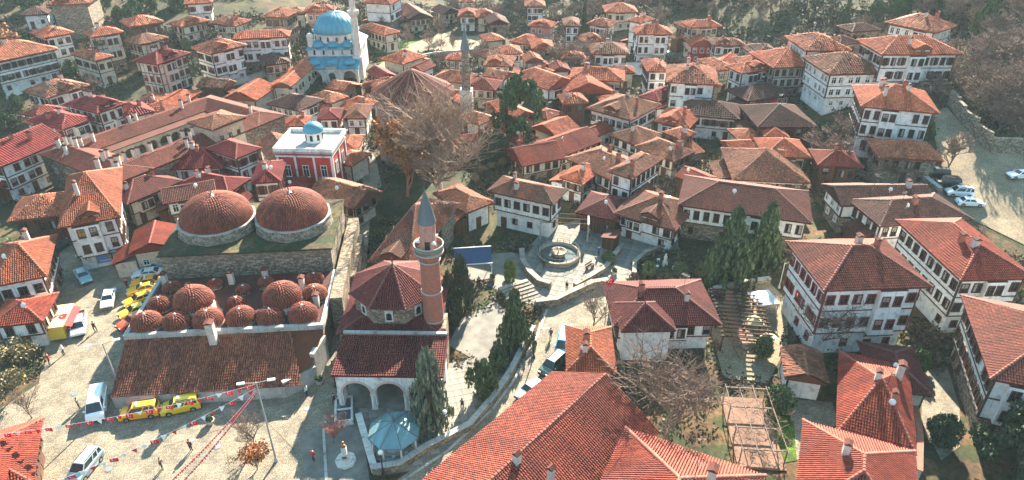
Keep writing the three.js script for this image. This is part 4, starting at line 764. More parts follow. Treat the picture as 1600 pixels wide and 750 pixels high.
// a hipped or gabled roof over the eave rectangle 2hw x 2hd centred at (cx, cz), eave height h
function roofOn(parent, cx, cz, hw, hd, h, ax, gable, tan, toneName, seed, far, holder) {
  const tone = TONE[toneName], R = rng(seed), sw = ax === 'z', A = sw ? hd : hw, B = sw ? hw : hd;
  const m = (x, y, z) => sw ? V3(cx + z, y, cz - x) : V3(cx + x, y, cz + z);
  const inset = gable ? 0 : Math.min(B, A * .985), rise = B * tan, r = A - inset, planes = [];
  const e = [m(-A, h, B), m(A, h, B), m(A, h, -B), m(-A, h, -B)], rl = m(-r, h + rise, 0), rr = m(r, h + rise, 0), tris = [];
  const add = (p, q, t1, t2) => { tris.push(...(t1 === t2 ? [[p, q, t1]] : quad(p, q, t2, t1))); };
  add(e[0], e[1], rl, rr); add(e[2], e[3], rr, rl); if (!gable) { add(e[1], e[2], rr, rr); add(e[3], e[0], rl, rl); }
  const lo = e.map(v => v.clone().setY(h - .16)); tris.push(...quad(lo[3], lo[2], lo[1], lo[0])); for (let i = 0; i < 4; i++) tris.push(...quad(lo[i], lo[(i + 1) % 4], e[(i + 1) % 4], e[i]));
  if (gable) { tris.push([e[1], e[2], rr], [e[3], e[0], rl]); }
  const c = tone[0][0], roof = mk(holder || 'roof', triGeo(tris), roofMat(toneName), parent);
  const T = new Tiles(TILE[far ? 1 : /strp$/.test(toneName) ? 2 : 0]), W = far ? .5 : .27, P = far ? .64 : .36;
  const go = (o, q, run, L) => { const E = q.clone().sub(o).normalize(), len = Math.hypot(run, rise), inw = m(0, 0, 0).sub(o.clone().add(q).multiplyScalar(.5)); inw.y = 0; inw.addScaledVector(E, -inw.dot(E)).normalize(); const S = inw.multiplyScalar(run / len).add(V3(0, rise / len, 0)); return [E, S, len]; };
  { const k = inset / Math.hypot(B, rise); for (const [o, q] of [[e[0], e[1]], [e[2], e[3]]]) { const [E, S, len] = go(o, q, B); tilePlane(T, o, E, S, 2 * A, len, k, k, tone, R, W, P, seed); } }
  if (!gable) { const k = B / Math.hypot(inset, rise); for (const [o, q] of [[e[1], e[2]], [e[3], e[0]]]) { const [E, S, len] = go(o, q, inset); tilePlane(T, o, E, S, 2 * B, len, k, k, tone, R, W, P, seed + 5); } }
  T.build('roof_tiles', roof);
  const C = new Tiles(CAP[far ? 1 : 0]), cl = far ? .7 : .45; capLine(C, rl, rr, tone, R, cl); if (!gable) { capLine(C, e[0], rl, tone, R, cl); capLine(C, e[3], rl, tone, R, cl); capLine(C, e[1], rr, tone, R, cl); capLine(C, e[2], rr, tone, R, cl); }
  C.build('ridge_tiles', roof);
  return { roof, top: h + rise, rl, rr, yAt: (x, z) => { const lx = sw ? -(z - cz) : x - cx, lz = sw ? x - cx : z - cz; const t1 = (B - Math.abs(lz)) / B, t2 = gable ? 9 : (A - Math.abs(lx)) / inset; return h + rise * Math.max(0, Math.min(t1, t2)); } };
}
const RM = {}; function roofMat(t) { if (!RM[t]) { const c = TONE[t][0][0]; RM[t] = M(c.map(v => v * .6), .9, { map: TX.fine }); } return RM[t]; }  // tile tone darkened, painting shade into the channels between tile columns

// ---------------------------------------------------------------- houses
const WG = {};
function winGeo(w, h) { const k = w.toFixed(2) + h.toFixed(2); return WG[k] ??= merge([bx(w + .2, .1, .2, 0, h / 2 + .05, .03), bx(w + .28, .1, .3, 0, -h / 2 - .05, .06), bx(.1, h, .2, -w / 2 - .05, 0, .03), bx(.1, h, .2, w / 2 + .05, 0, .03), bx(.06, h, .1, 0, 0, -.004), bx(w, .05, .09, 0, h * .18, -.004)]); }
let wk = 0; const WR = rng(6);
function windowAt(parent, w, h, x, y, z, ry, fm, shut) { const f = mk('window', winGeo(w, h), fm, parent, x, y, z, ry), q = WR(); wk++; ub('pane', MT.pane, f, 0, 0, -.03, w, h, .03); if (q < .3) ub('curtain', MT.curtain, f, q < .15 ? 0 : (q < .22 ? -1 : 1) * w * .27, q < .15 ? h * .22 : 0, -.012, q < .15 ? w * .98 : w * .42, q < .15 ? h * .5 : h * .97, .03); if (shut && WR() < .7) for (const s of [-1, 1]) ub('shutter', MT.shutter, f, s * (w * .75 + .12), 0, .05, w * .48, h + .06, .05).rotation.y = s * -.12; return f; }
let seedN = 100;
function house(label, wall, tone, h, x, y, z, w, d, a, ax, o) {
  const g = thing('house', label, 'house', x, y, z, a, 'tile roofed houses of the old town'), sd = seedN += 17, R = rng(sd), dist = Math.hypot(x, 60 - y, z), far = dist > 165;
  const tan = o.pyr ? .5 : (tone === 'strp2' ? .55 : .40 + R() * .07), ov = Math.min(.75, w * .09), hw = w / 2 - ov, hd = d / 2 - ov, nf = o.fl || Math.max(1, Math.round(h / 3)), fh = (h - .15) / nf;
  const wm = MT[wall], jet = nf > 1 && w > 6 ? .35 : 0, bm = o.band === 'red' ? MT.redbeam : MT.beam, eave = h - .17;
  if (jet) { mk('ground_floor', bx((hw - jet) * 2, fh + 1.5, (hd - jet) * 2), o.stone || R() < .25 ? MT.stone : wm, g, 0, fh / 2 - .75, 0); mk('wall', bx(hw * 2, eave - fh, hd * 2), wm, g, 0, (eave + fh) / 2, 0); }
  else mk('wall', bx(hw * 2, eave + 1.5, hd * 2), wm, g, 0, eave / 2 - .75, 0);
  if (o.g) { const sw = ax === 'z', B = sw ? hw : hd, A = sw ? hd : hw, rise = B * tan, ty = eave + ov * tan * .2; const tri = []; for (const s of [-1, 1]) { const f = (u, yy) => sw ? V3(u, yy, s * A) : V3(s * A, yy, u); tri.push([f(-B, ty), f(B, ty), f(0, ty + rise)]); } mk('gable', triGeo(tri, v => [v.x + v.z, v.y]), wm, g); }
  const bay = nf > 1 && w > 7 && wall !== 'stone' && !o.nw && R() < .62 ? { u: (R() - .5) * hw * .9, w: 2.4 + R() * 1.1 } : null, shutters = R() < .3;
  if (bay) {
    const dp = .75, y0 = fh + .05, y1 = eave - .25, z0 = hd + dp / 2 + .01; mk('bay', bx(bay.w, y1 - y0, dp), wm, g, bay.u, (y0 + y1) / 2, z0); ub('bay_sill', bm, g, bay.u, y0 - .08, z0, bay.w + .16, .16, dp + .1); ub('bay_head', bm, g, bay.u, y1 + .06, z0, bay.w + .16, .14, dp + .1);
    for (const s of [-1, 1]) ub('bay_bracket', bm, g, bay.u + s * (bay.w / 2 - .15), y0 - .5, hd + .22, .14, .8, .16).rotation.x = .7;
    for (let f = 1; f < nf; f++) for (const s of [-1, 1]) windowAt(g, Math.min(.85, bay.w * .3), Math.min(1.35, fh * .52), bay.u + s * bay.w * .24, f * fh + fh * .5, hd + dp + .04, 0, o.band === 'red' ? MT.redframe : MT.frame);
  }
  const faces = [[0, 1, hw, hd], [1, 0, hd, hw], [-1, 0, hd, hw], [0, -1, hw, hd]];
  const sty = R(), ww = sty < .4 ? .78 : .95, wh = sty < .4 ? 1.45 : 1.25, fm = wall === 'pink' || R() < .18 ? MT.wframe : o.band === 'red' || tone === 'red' ? MT.redframe : MT.frame;
  for (const [nx, nz, half, off0] of faces) {
    const wx = nx * Math.cos(a) + nz * Math.sin(a), wz = -nx * Math.sin(a) + nz * Math.cos(a); if ((wx * -x + wz * -z) / Math.hypot(x, z) < -.12) continue;
    const ry = Math.atan2(nx, nz), put = (u, yy, out) => [nx * (off0 + out) + nz * u, yy, nz * (off0 + out) - nx * u];
    if (wall !== 'stone' && wall !== 'pink') {
      for (let f = jet ? 1 : 0; f <= nf; f++) { const yy = f === nf ? eave - .12 : f * fh + .02; if (f === 0) continue; const [px, py, pz] = put(0, yy, .02); ub('timber_band', bm, g, px, py, pz, half * 2 + (nz ? .09 : .03), .17, .1, ry); }
      const y0 = jet ? fh : 0; for (const s of [-1, 1]) { const [px, , pz] = put(s * (half - .07), 0, .022); ub('corner_post', bm, g, px, (eave + y0) / 2, pz, .15, eave - y0, .1, ry); }
    }
    if (wall === 'timber') { const n = Math.max(2, Math.round(half * 2 / 1.25)); for (let i = 1; i < n; i++) { const [px, , pz] = put(-half + i * half * 2 / n, 0, .012); ub('timber_post', MT.beam, g, px, (eave + (jet ? fh : 0)) / 2, pz, .11, eave - (jet ? fh : 0), .08, ry); } }
    if (o.nw && R() < .6) continue;
    for (let f = 0; f < nf; f++) {
      const inn = f === 0 && jet ? -jet : 0, use = half + inn, n = Math.max(1, Math.floor((use * 2 - .7) / (f ? 1.55 : 2.3))), group = n >= 4 && R() < .5;
      const door = f === 0 && nz === 1 ? Math.floor(R() * n) : -1;
      for (let i = 0; i < n; i++) {
        let u = -use + (i + .5) * use * 2 / n; if (group) u += (i % 2 ? -1 : 1) * .16;
        if (i === door) { const [px, , pz] = put(u, 0, inn + .04); const D = ub('door', MT.wood, g, px, 1.05, pz, 1.05, 2.1, .12, ry); continue; }
        if (R() < (f ? .07 : .3)) continue; if (bay && nz === 1 && f && Math.abs(u - bay.u) < bay.w / 2 + .6) continue; const H = f ? wh : wh * .75, [px, , pz] = put(u, 0, inn + .03); if (o.nw && R() < .6) continue;
        windowAt(g, f ? ww : ww * .8, Math.min(H, fh * .55), px, f * fh + fh * .5, pz, ry, fm, shutters && f);
      }
    }
  }
  const rf = roofOn(g, 0, 0, w / 2, d / 2, h, ax, o.g, tan, tone, sd, far);
  if (o.wing) { roofOn(g, -w * .2, d * .34, w * .25, d * .3, h + .25, 'z', 0, .62, tone, sd + 3, far, 'wing_roof'); mk('wing_wall', bx(w * .5 - 1, h, d * .6 - .8), wm, g, -w * .2, h / 2 - .02, d * .34); }
  if (!o.g && !o.pyr && !o.wing && w > 6 && R() < .3) { const u = (R() - .5) * w * .3, dw = 1.2 + R() * .6, dd = d * .2; mk('dormer_wall', bx(dw * 2 - .5, 1.3, dd * 2 - .6), wm, g, u, h + .35, d * .27); roofOn(g, u, d * .27, dw, dd, h + 1.0, 'z', 1, .5, tone, sd + 11, far, 'dormer_roof'); windowAt(g, .6, .6, u, h + .45, d * .27 + dd - .27, 0, fm); }
  if (!o.pyr && !o.fl && tone !== 'strp2' && R() < .38) { const s = R() < .5 ? -1 : 1, aw = 2.2 + R() * 1.2, ad = d * (.35 + R() * .3), ah = 2.3 + R() * .8, x0 = s * (hw - jet), x1 = x0 + s * aw, zc = (R() - .5) * d * .35; mk('annex_wall', bx(aw, ah + 1.2, ad), R() < .5 ? wm : MT.wood, g, (x0 + x1) / 2, ah / 2 - .6, zc); const rr = aw * .35, ln = Math.hypot(aw + .3, rr), xe = x1 + s * .3, P = [V3(xe, ah, zc + ad / 2 + .3), V3(xe, ah, zc - ad / 2 - .3), V3(x0, ah + rr, zc - ad / 2 - .3), V3(x0, ah + rr, zc + ad / 2 + .3)]; const ar = mk('annex_roof', triGeo([...quad(P[0], P[1], P[2], P[3]), ...quad(...P.map(v => v.clone().setY(v.y - .12)))]), roofMat(tone), g), AT = new Tiles(TILE[far ? 1 : 0]); const [O, Q] = s > 0 ? [P[0], P[1]] : [P[1], P[0]]; tilePlane(AT, O, Q.clone().sub(O).normalize(), V3(-s * (aw + .3) / ln, rr / ln, 0), ad + .6, ln, 0, 0, TONE[tone], R, far ? .5 : .27, far ? .64 : .36, sd + 21); AT.build('roof_tiles', ar); }
  if (R() < .4 && dist < 190) { const u = (R() - .5) * w * .5, v = (R() - .5) * d * .3; mk('antenna', AERIAL, MT.dark, g, u, rf.yAt(u, v), v, R() * 3); }
  for (let i = 0; i < (o.ch || 0); i++) {
    const u = (R() - .5) * w * .6, v = (R() - .5) * d * .5, y0 = rf.yAt(u, v), top = Math.max(y0 + 1.3, rf.top + .2 + R() * .5), s = .5 + R() * .25, white = R() < .65;
    const c = mk('chimney', bx(s, top - y0 + .8, s * (.8 + R() * .7)), white ? MT.chim : MT.brick, g, u, (top + y0) / 2 - .4, v);
    const H = (top - y0 + .8) / 2; mk('chimney_cap', CAPG, roofMat('brn'), c, 0, H, 0).scale.set(s * 1.25, .45, s * 1.35);
  }
  if (R() < .5 && dist < 150) { const u = (R() - .5) * w * .4, v = d * .2, y0 = rf.yAt(u, v); dish(g, u, y0, v, R() * 2 - 1); }
  return g;
}
const CAPG = (() => { const s = new THREE.Shape([[-.5, 0], [.5, 0], [.5, .25], [0, .8], [-.5, .25]].map(p => new THREE.Vector2(...p))); return new THREE.ExtrudeGeometry(s, { depth: 1, bevelEnabled: false }).translate(0, 0, -.5); })();
const AERIAL = merge([cyl(.03, .03, 2.4, 4, 0, 1.1, 0), bx(1.3, .03, .03, 0, 2.1, 0), ...[-.5, -.2, .1, .4].map(x => bx(.03, .03, .7, x, 2.1, 0))]);
const DISHG = (() => { const g = new THREE.SphereGeometry(.5, 10, 5, 0, 6.29, 0, .8); g.rotateX(1.1); return merge([g.translate(0, .7, -.1), cyl(.03, .03, .9, 5, 0, .2, 0)]); })();
function dish(p, x, y, z, r) { mk('satellite_dish', DISHG, MT.wframe, p, x, y + .1, z, r); }
for (const r of HOUSES) house(...r);
// dry grass, brambles and low scrub on the open ground
{
  const R = rng(31), pav = [PLAZA, LANE_DARK, COURT, PATH_SLOPE, STREET_MID, SQUARE, TERRACE, LOT, LANE_RIGHT, GARDEN_YARD, GARDEN_PATH, STONE_YARD, FIELD, FIELD_PATH, FIELD_GREEN, LAWN_RIGHT, LAWN_YARD, UPPER_LANE, BAZAAR_LANE, WOOD_LANE], pos = [], nn = [], col2 = new THREE.Color();
  for (let i = 0; i < 22; i++) { const a = R() * 6.28, r = Math.sqrt(R()) * .7, y = R() * .55 * (1.1 - r), t = V3(R() - .5, R() * .9, R() - .5).normalize().multiplyScalar(.16 + R() * .2), w = V3(R() - .5, R() - .5, R() - .5).cross(t).normalize().multiplyScalar(.07 + R() * .08), o = V3(Math.cos(a) * r, y, Math.sin(a) * r); for (const q of [o.clone().sub(w), o.clone().add(w), o.clone().add(t)]) pos.push(q.x, q.y, q.z); }
  const g = new THREE.BufferGeometry(); g.setAttribute('position', new THREE.Float32BufferAttribute(pos, 3)); g.computeVertexNormals(); const ms = [], cs = [], pal = [[.12, .085, .05], [.08, .075, .03], [.05, .065, .022], [.16, .115, .07], [.06, .045, .03]];
  for (let k = 0; k < 60000 && ms.length < 15000; k++) { const d = 55 + Math.pow(R(), .8) * 290, x = (R() - .5) * 1.9 * d, z = -d; const n = fbm(x / 60 + 9, z / 60 + 9, 4, 77, 4); if (n < .36 + R() * .2) continue; if (pav.some(p => inside(p, x, z))) continue; if (HOUSES.some(h => { const dx = x - h[4], dz = z - h[6], c = Math.cos(h[9]), s = Math.sin(h[9]); return Math.abs(dx * c - dz * s) < h[7] / 2 - .4 && Math.abs(dx * s + dz * c) < h[8] / 2 - .4; })) continue; if ((x > -52 && x < -7 && z > -92 && z < -50) || Math.hypot(x + 20.4, z + 136) < 9 || (Math.abs(x - 27.8) < 4 && Math.abs(z + 56.5) < 7) || Math.hypot(x + 38, z + 120) < 6.5 || Math.hypot(x + 69.5, z + 130) < 24 || (Math.abs(x + 48) < 9 && z < -178 && z > -200)) continue; const s = 1 + R() * 1.6 + (d > 180 ? 1 : 0); ms.push(new THREE.Matrix4().makeRotationY(R() * 6.3).scale(V3(s, s * (.6 + R() * .6), s)).setPosition(x, terr(x, z) - .03, z)); cs.push([pal[Math.floor(clamp(R() * .6 + (n - .3) * 1.2, 0, .999) * 5)], .7 + R() * .6]); }
  const I = new THREE.InstancedMesh(g, MT.tile, ms.length); ms.forEach((m, i) => { I.setMatrixAt(i, m); const [c, f] = cs[i]; I.setColorAt(i, col2.setRGB(c[0] * f, c[1] * f, c[2] * f)); }); I.name = 'undergrowth'; tag(I, 'dry grass, brambles and low scrub on open ground', 'undergrowth', null, 'stuff'); scene.add(I);
}
// ---------------------------------------------------------------- domes, arches
const P0 = t => t;
function tiledDome(parent, name, r, rise, x, y, z, toneName, seed, W = .3) {
  const tone = TONE[toneName], R = rng(seed), g = new THREE.SphereGeometry(r * .985, 32, 12, 0, Math.PI * 2, 0, Math.PI / 2); g.scale(1, rise / r, 1); const D = mk(name, g, roofMat(toneName), parent, x, y, z);
  const T = new Tiles(barrel(W, W * 1.6, 3)), n = Math.max(4, Math.round(1.5 * (r + rise) / 2 / (W * 1.25)));
  for (let j = 0; j < n; j++) { const f = (j + .2) / n * Math.PI / 2 * .985, rr = Math.cos(f) * r, k = Math.max(5, Math.floor(6.283 * rr / W)); for (let i = 0; i < k; i++) { const t = (i + (j & 1) * .5) / k * 6.2832, N = V3(Math.cos(f) / r * Math.cos(t), Math.sin(f) / rise, Math.cos(f) / r * Math.sin(t)).normalize(), X = V3(-Math.sin(t), 0, Math.cos(t)), Z = V3().crossVectors(X, N); if (Z.y > 0) { Z.negate(); X.negate(); } const P = V3(rr * Math.cos(t), Math.sin(f) * rise, rr * Math.sin(t)).addScaledVector(Z, -W * .8 + (R() - .5) * .08).addScaledVector(N, (vn(P0(t) * 3, f * 4, 512, seed) - .4) * .1 + R() * .02); T.put(X, N, Z, P, pick(tone, R, P.x * 2, P.z * 2 + P.y * 3, seed), (.65 + R() * .5) * (.75 + .45 * vn(t * 5 + 9, f * 1.5, 512, seed + 1))); } }
  T.build('dome_tiles', D); return D;
}
function smoothDome(r, rise, n = 28) { const g = new THREE.SphereGeometry(r, n, 12, 0, Math.PI * 2, 0, Math.PI / 2); g.scale(1, rise / r, 1); return g; }
const spireG = (s) => new THREE.LatheGeometry([[.02, 0], [.12, .1], [.05, .25], [.14, .42], [.04, .6], [.09, .75], [.01, 1.2]].map(p => new THREE.Vector2(p[0] * s, p[1] * s)), 8);
function archWall(L, H, th, arches) { const s = new THREE.Shape(); s.moveTo(-L / 2, 0); s.lineTo(L / 2, 0); s.lineTo(L / 2, H); s.lineTo(-L / 2, H); s.closePath(); for (const [cx, w, y0, ys] of arches) { const p = new THREE.Path(); p.moveTo(cx - w / 2, y0); p.lineTo(cx - w / 2, ys); p.absarc(cx, ys, w / 2, Math.PI, 0, true); p.lineTo(cx + w / 2, y0); p.closePath(); s.holes.push(p); } return new THREE.ExtrudeGeometry(s, { depth: th, bevelEnabled: false, curveSegments: 14 }).translate(0, 0, -th / 2); }
function archRing(w, t, th) { const s = new THREE.Shape(); s.absarc(0, 0, w / 2 + t, 0, Math.PI, false); s.absarc(0, 0, w / 2, Math.PI, 0, true); s.closePath(); return new THREE.ExtrudeGeometry(s, { depth: th, bevelEnabled: false, curveSegments: 14 }).translate(0, 0, -th / 2); }
function lampWindow(p, w, h, x, y, z, ry) { const f = mk('window', merge([archWall(w + .3, h + .35, .14, [[0, w, .15, h - w / 2 + .05]])]), MT.marble, p, x, y, z, ry); ub('pane', MT.pane, f, 0, h / 2 + .1, -.02, w, h, .05); return f; }
function polyRoof(parent, name, n, r0, y0, r1, y1, x, z, toneName, seed, rot = 0, W = .27, P = .36) {
  const tone = TONE[toneName], R = rng(seed), tris = [], T = new Tiles(W > .4 ? TILE[1] : TILE[0]), C = new Tiles(CAP[0]); const pt = (i, r, y) => V3(Math.cos(rot + i / n * 6.28319) * r, y, Math.sin(rot + i / n * 6.28319) * r);
  const roof = mk(name, new THREE.BufferGeometry(), roofMat(toneName), parent, x, 0, z);
  for (let i = 0; i < n; i++) { const a = pt(i + 1, r0, y0), b = pt(i, r0, y0), c = pt(i, r1, y1), d = pt(i + 1, r1, y1), c0 = V3(0, y0 - .15, 0); tris.push(...quad(a, b, c, d), [b, a, c0]); const E = b.clone().sub(a), L = E.length(); E.normalize(); const mid = a.clone().add(b).multiplyScalar(.5), mt = c.clone().add(d).multiplyScalar(.5), S = mt.clone().sub(mid), len = S.length(); S.normalize(); const k = (L - c.distanceTo(d)) / 2 / len; tilePlane(T, a, E, S, L, len, k, k, tone, R, W, P, seed); capLine(C, b, c, tone, R, .45); }
  roof.geometry = triGeo(tris); T.build('roof_tiles', roof); C.build('ridge_tiles', roof); return roof;
}
// ---------------------------------------------------------------- bath house with domes
{
  const g = thing('bath_house', 'old stone bath house with two large tiled domes and many small domes', 'bath house', -37, 0, -75, .09);
  const wm = MT.stone, tall = M([.52, .45, .38], .95, { map: TX.rubble, bumpMap: TX.rubbleB, bumpScale: .05 });
  mk('upper_wall', bx(23.5, 8.8, 14.5), wm, g, 0, 4.4, -14); mk('upper_roof', bx(24.1, .3, 15.1), M([.20, .20, .14], .95, { map: TX.earth }), g, 0, 8.95, -14);
  mk('lower_wall', bx(24.2, 5.2, 13), tall, g, 0, 2.6, .25); mk('lower_roof', bx(23.4, .22, 12.4), roofMat('dkrow'), g, 0, 5.31, .1);
  for (const [x, z, w, d] of [[0, 6.7, 24.6, .55], [-12.1, .3, .5, 12.6], [12.1, .3, .5, 12.6]]) mk('parapet', bx(w, .7, d), MT.kerb, g, x, 5.45, z);
  for (const [x, n] of [[-5.6, 0], [5.5, 1]]) { mk('drum', cyl(5.5, 5.8, 1.5, 12, x, 9.75, -14.2), wm, g); mk('drum_cornice', cyl(5.65, 5.65, .22, 12, x, 10.6, -14.2), MT.kerb, g); const D = tiledDome(g, 'large_dome', 5.0, 3.5, x, 10.7, -14.2, 'brick', 11 + n, .34); mk('dome_finial', merge([cyl(.05, .75, .45, 8, 0, 3.65, 0), spireG(.9).toNonIndexed().translate(0, 3.8, 0)]), MT.lead, D); }
  for (const [x, z, n] of [[-5.2, 1.4, 0], [6.3, 1.6, 1]]) { mk('drum', cyl(2.6, 2.7, 1.3, 8, x, 6.0, z), MT.marble, g); tiledDome(g, 'dome', 2.4, 1.9, x, 6.65, z, 'brick', 21 + n, .3); }
  const small = [[-10.2, 4.7, 1.95], [-6.4, 4.9, 1.8], [-2.6, 4.7, 1.95], [1.5, 4.6, 1.9], [5.3, 4.8, 1.8], [9.4, 4.6, 2], [10.2, .3, 1.8], [.1, 1.2, 1.15], [.3, -1.8, .95], [-9.9, .8, 1.6], [-9.6, -3, 1.3], [3, -3.2, 1.1], [9.6, -3.6, 1.3], [-4, -3.6, 1]];
  small.forEach(([x, z, q], i) => { const r = q * .9; mk('dome_ring', cyl(r * 1.04, r * 1.1, .5, 14, x, 5.6, z), MT.kerb, g); const D = tiledDome(g, 'dome', r, r * .82, x, 5.8, z, 'brick', 31 + i, .27); mk('light_cap', smoothDome(.2, .25, 8), MT.marble, D, 0, r * .82, 0); });
  for (const [x, z] of [[-11, -4.6], [-1.9, -4.2], [2.7, -4.5], [-6.8, -1.6], [8.2, -2], [10.8, 2.3]]) { const c = mk('chimney', bx(.7, 2, .7), MT.chim, g, x, 6.3, z); mk('chimney_cap', CAPG, roofMat('brn'), c, 0, 1, 0).scale.set(.9, .4, .9); }
  // front lean-to roof with its curved corner
  const R = rng(77), O = V3(-12.2, 1.9, 13.8), E = V3(1, 0, 0), run = 6.9, ri = 3.1, len = Math.hypot(run, ri), S = V3(0, ri / len, -run / len), T = new Tiles(TILE[0]);
  const P = [V3(-12.2, 1.9, 13.8), V3(8, 1.9, 13.8), V3(11.3, 3.1, 11.1), V3(12.2, 5, 6.9), V3(-12.2, 5, 6.9)], sh = [[P[0], P[1], P[4]], [P[1], P[2], P[4]], [P[2], P[3], P[4]]];
  const rf = mk('lean_to_roof', triGeo(sh), roofMat('ora3'), g); tilePlane(T, O, E, S, 22.4, len, 0, .28, TONE.bathroof, R, .27, .36, 5); T.build('roof_tiles', rf);
  mk('front_wall', merge([bx(20.2, 1.9, .6, -2.1, .9, 13.4), bx(4.4, 2.6, .6).rotateY(.65).translate(9.6, 1.2, 12.2), bx(3.8, 4, .6).rotateY(1.32).translate(11.6, 2, 8.6)]), MT.kerb, g);
  const c = mk('chimney', bx(.9, 3.2, .9), MT.chim, g, -1.2, 6.2, 7.9); mk('chimney_cap', CAPG, roofMat('brn'), c, 0, 1.6, 0).scale.set(1.1, .4, 1.1);
  mk('barrel_bulge', cyl(.75, .75, 3.2, 12).rotateZ(Math.PI / 2).translate(-8.6, 1.3, 13.9), MT.pink, g);
  mk('buttress_wall', merge([bx(1.6, 6.4, 22, 13.3, 3.2, -9), bx(1.0, 4.4, 12, 14.3, 2.2, -12)]), tall, g);
}
// ---------------------------------------------------------------- front mosque with brick minaret
{
  const g = thing('mosque', 'small stone mosque with octagonal red tiled roof and arched porch', 'mosque', -14.4, 0, -66, -.02), st = M([.55, .46, .40], .92, { map: TX.rubble, bumpMap: TX.rubbleB, bumpScale: .04 });
  const OX = -.9; mk('hall_wall', bx(12.2, 6.4, 12.5), st, g, OX, 3.2, -6.6);
  polyRoof(g, 'skirt_roof', 4, 9.0, 6.45, 5.0, 7.15, OX, -6.6, 'drd', 3, Math.PI / 4);
  mk('drum', cyl(5.2, 5.2, 2.8, 8).rotateY(Math.PI / 8).translate(OX, 8.15, -6.6), st, g);
  for (let i = 0; i < 8; i++) { const t = i * Math.PI / 4, r = 5.2 * Math.cos(Math.PI / 8) + .05; if (Math.cos(t) < -.5) continue; lampWindow(g, .7, 1.25, OX + Math.sin(t) * r, 7.45, Math.cos(t) * r - 6.6, t); }
  const rf = polyRoof(g, 'dome_roof', 8, 5.75, 9.6, .05, 12.6, OX, -6.6, 'drd', 4, Math.PI / 8); mk('finial', spireG(1.1), MT.lead, g, OX, 12.75, -6.6);
  // porch: three arches on columns
  const L = 12.4, z1 = 5.6, ar = [-3.95, 0, 3.95].map(x => [x, 3.3, 0, 2.6]);
  mk('porch_front', archWall(L, 5.4, .6, ar), MT.white, g, 0, 0, z1); for (const [x] of ar) mk('arch_moulding', archRing(3.3, .28, .72), M([.55, .42, .36], .9), g, x, 2.6, z1);
  for (const s of [-1, 1]) mk('porch_side', archWall(5.4, 5.2, .5, [[0, 3, 0, 2.4]]).rotateY(Math.PI / 2), MT.white, g, s * 5.9, 0, 2.7);
  for (const x of [-1.97, 1.97, -5.9, 5.9]) { mk('column', merge([cyl(.26, .3, 2.4, 10, 0, 1.3, 0), bx(.75, .3, .75, 0, .1, 0), bx(.7, .3, .78, 0, 2.5, 0)]), MT.marble, g, x, 0, z1 + .12); }
  mk('porch_floor', bx(12.2, .3, 6), slabM[0], g, 0, .15, 2.8); { const d = ub('door', MT.wood, g, .2, 1.5, -.28, 1.6, 2.6, .14); } ub('notice_board', MT.wframe, g, -2.3, 2.2, -.27, .9, 1.1, .1); ub('bench', MT.marble, g, 3, .6, 1.2, 3, .4, .7);
  const R = rng(9), T = new Tiles(TILE[0]), run = 6.6, ri = 1.0, len = Math.hypot(run, ri), tri = quad(V3(-6.6, 5.5, 6.2), V3(6.6, 5.5, 6.2), V3(6.6, 6.5, -.4), V3(-6.6, 6.5, -.4));
  const pr = mk('porch_roof', triGeo([...tri, ...quad(V3(-6.6, 5.38, 6.2), V3(6.6, 5.38, 6.2), V3(6.6, 5.5, 6.2), V3(-6.6, 5.5, 6.2))]), roofMat('drd'), g); tilePlane(T, V3(-6.6, 5.5, 6.2), V3(1, 0, 0), V3(0, ri / len, -run / len), 13.2, len, 0, 0, TONE.drd, R, .27, .36, 8); T.build('roof_tiles', pr);
  mk('cornice', merge([bx(12.6, .35, .3, 0, 6.6, -.25), bx(12.8, .2, .45, 0, 6.9, -.25)]), MT.kerb, g); for (let i = 0; i < 30; i++) ub('brick', MT.brick, g, -6.1 + i * .42, 6.62, -.07, .22, .2, .1);
  const m = thing('minaret', 'slender brick minaret with stone balcony and grey pointed cap', 'minaret', -9.9, 0, -69);
  mk('base', bx(3.2, 6.6, 3.2), st, m, 0, 3.3, 0); mk('shaft', cyl(1.17, 1.3, 9.8, 20, 0, 11.4, 0), MT.brick, m); for (const y of [7.1, 11.4, 15.9]) mk('ring', new THREE.TorusGeometry(1.27, .1, 6, 24).rotateX(Math.PI / 2), MT.kerb, m, 0, y, 0);
  mk('corbel', new THREE.LatheGeometry([[1.15, 0], [1.3, .4], [1.45, .6], [1.55, .9], [1.8, 1.15]].map(p => new THREE.Vector2(...p)), 20), MT.brick, m, 0, 15.9, 0); mk('balcony', merge([cyl(1.8, 1.8, .15, 16, 0, 17.1, 0)]), MT.kerb, m); mk('railing', new THREE.CylinderGeometry(1.75, 1.75, .9, 16, 1, true), M([.42, .40, .37], .9, { map: TX.rubble }), m, 0, 17.6, 0); mk('rail', new THREE.TorusGeometry(1.75, .09, 6, 20).rotateX(Math.PI / 2), MT.kerb, m, 0, 18.05, 0);
  mk('upper_shaft', cyl(.95, .95, 3.9, 18, 0, 19.1, 0), MT.pink, m); mk('cap', new THREE.LatheGeometry([[1.12, 0], [1.1, .15], [.85, 1.3], [.4, 3], [.04, 4.1]].map(p => new THREE.Vector2(...p)), 16), MT.lead, m, 0, 21, 0); mk('finial', spireG(.7), MT.lead, m, 0, 25, 0); ub('balcony_door', MT.dark, m, 0, 18, .96, .6, 1.6, .08);
  for (const a of [.7, 2.4, -1.2]) { const s = mk('loudspeaker', new THREE.CylinderGeometry(.08, .26, .5, 10).rotateX(Math.PI / 2), MT.wframe, m, Math.sin(a) * 1.3, 18.6, Math.cos(a) * 1.3, a); }
  // ablution fountain, trough and monument
  const [sx, sz] = AT_SADIRVAN, f = thing('ablution_fountain', 'octagonal washing fountain under teal ribbed metal canopy', 'fountain', sx, 0, sz);
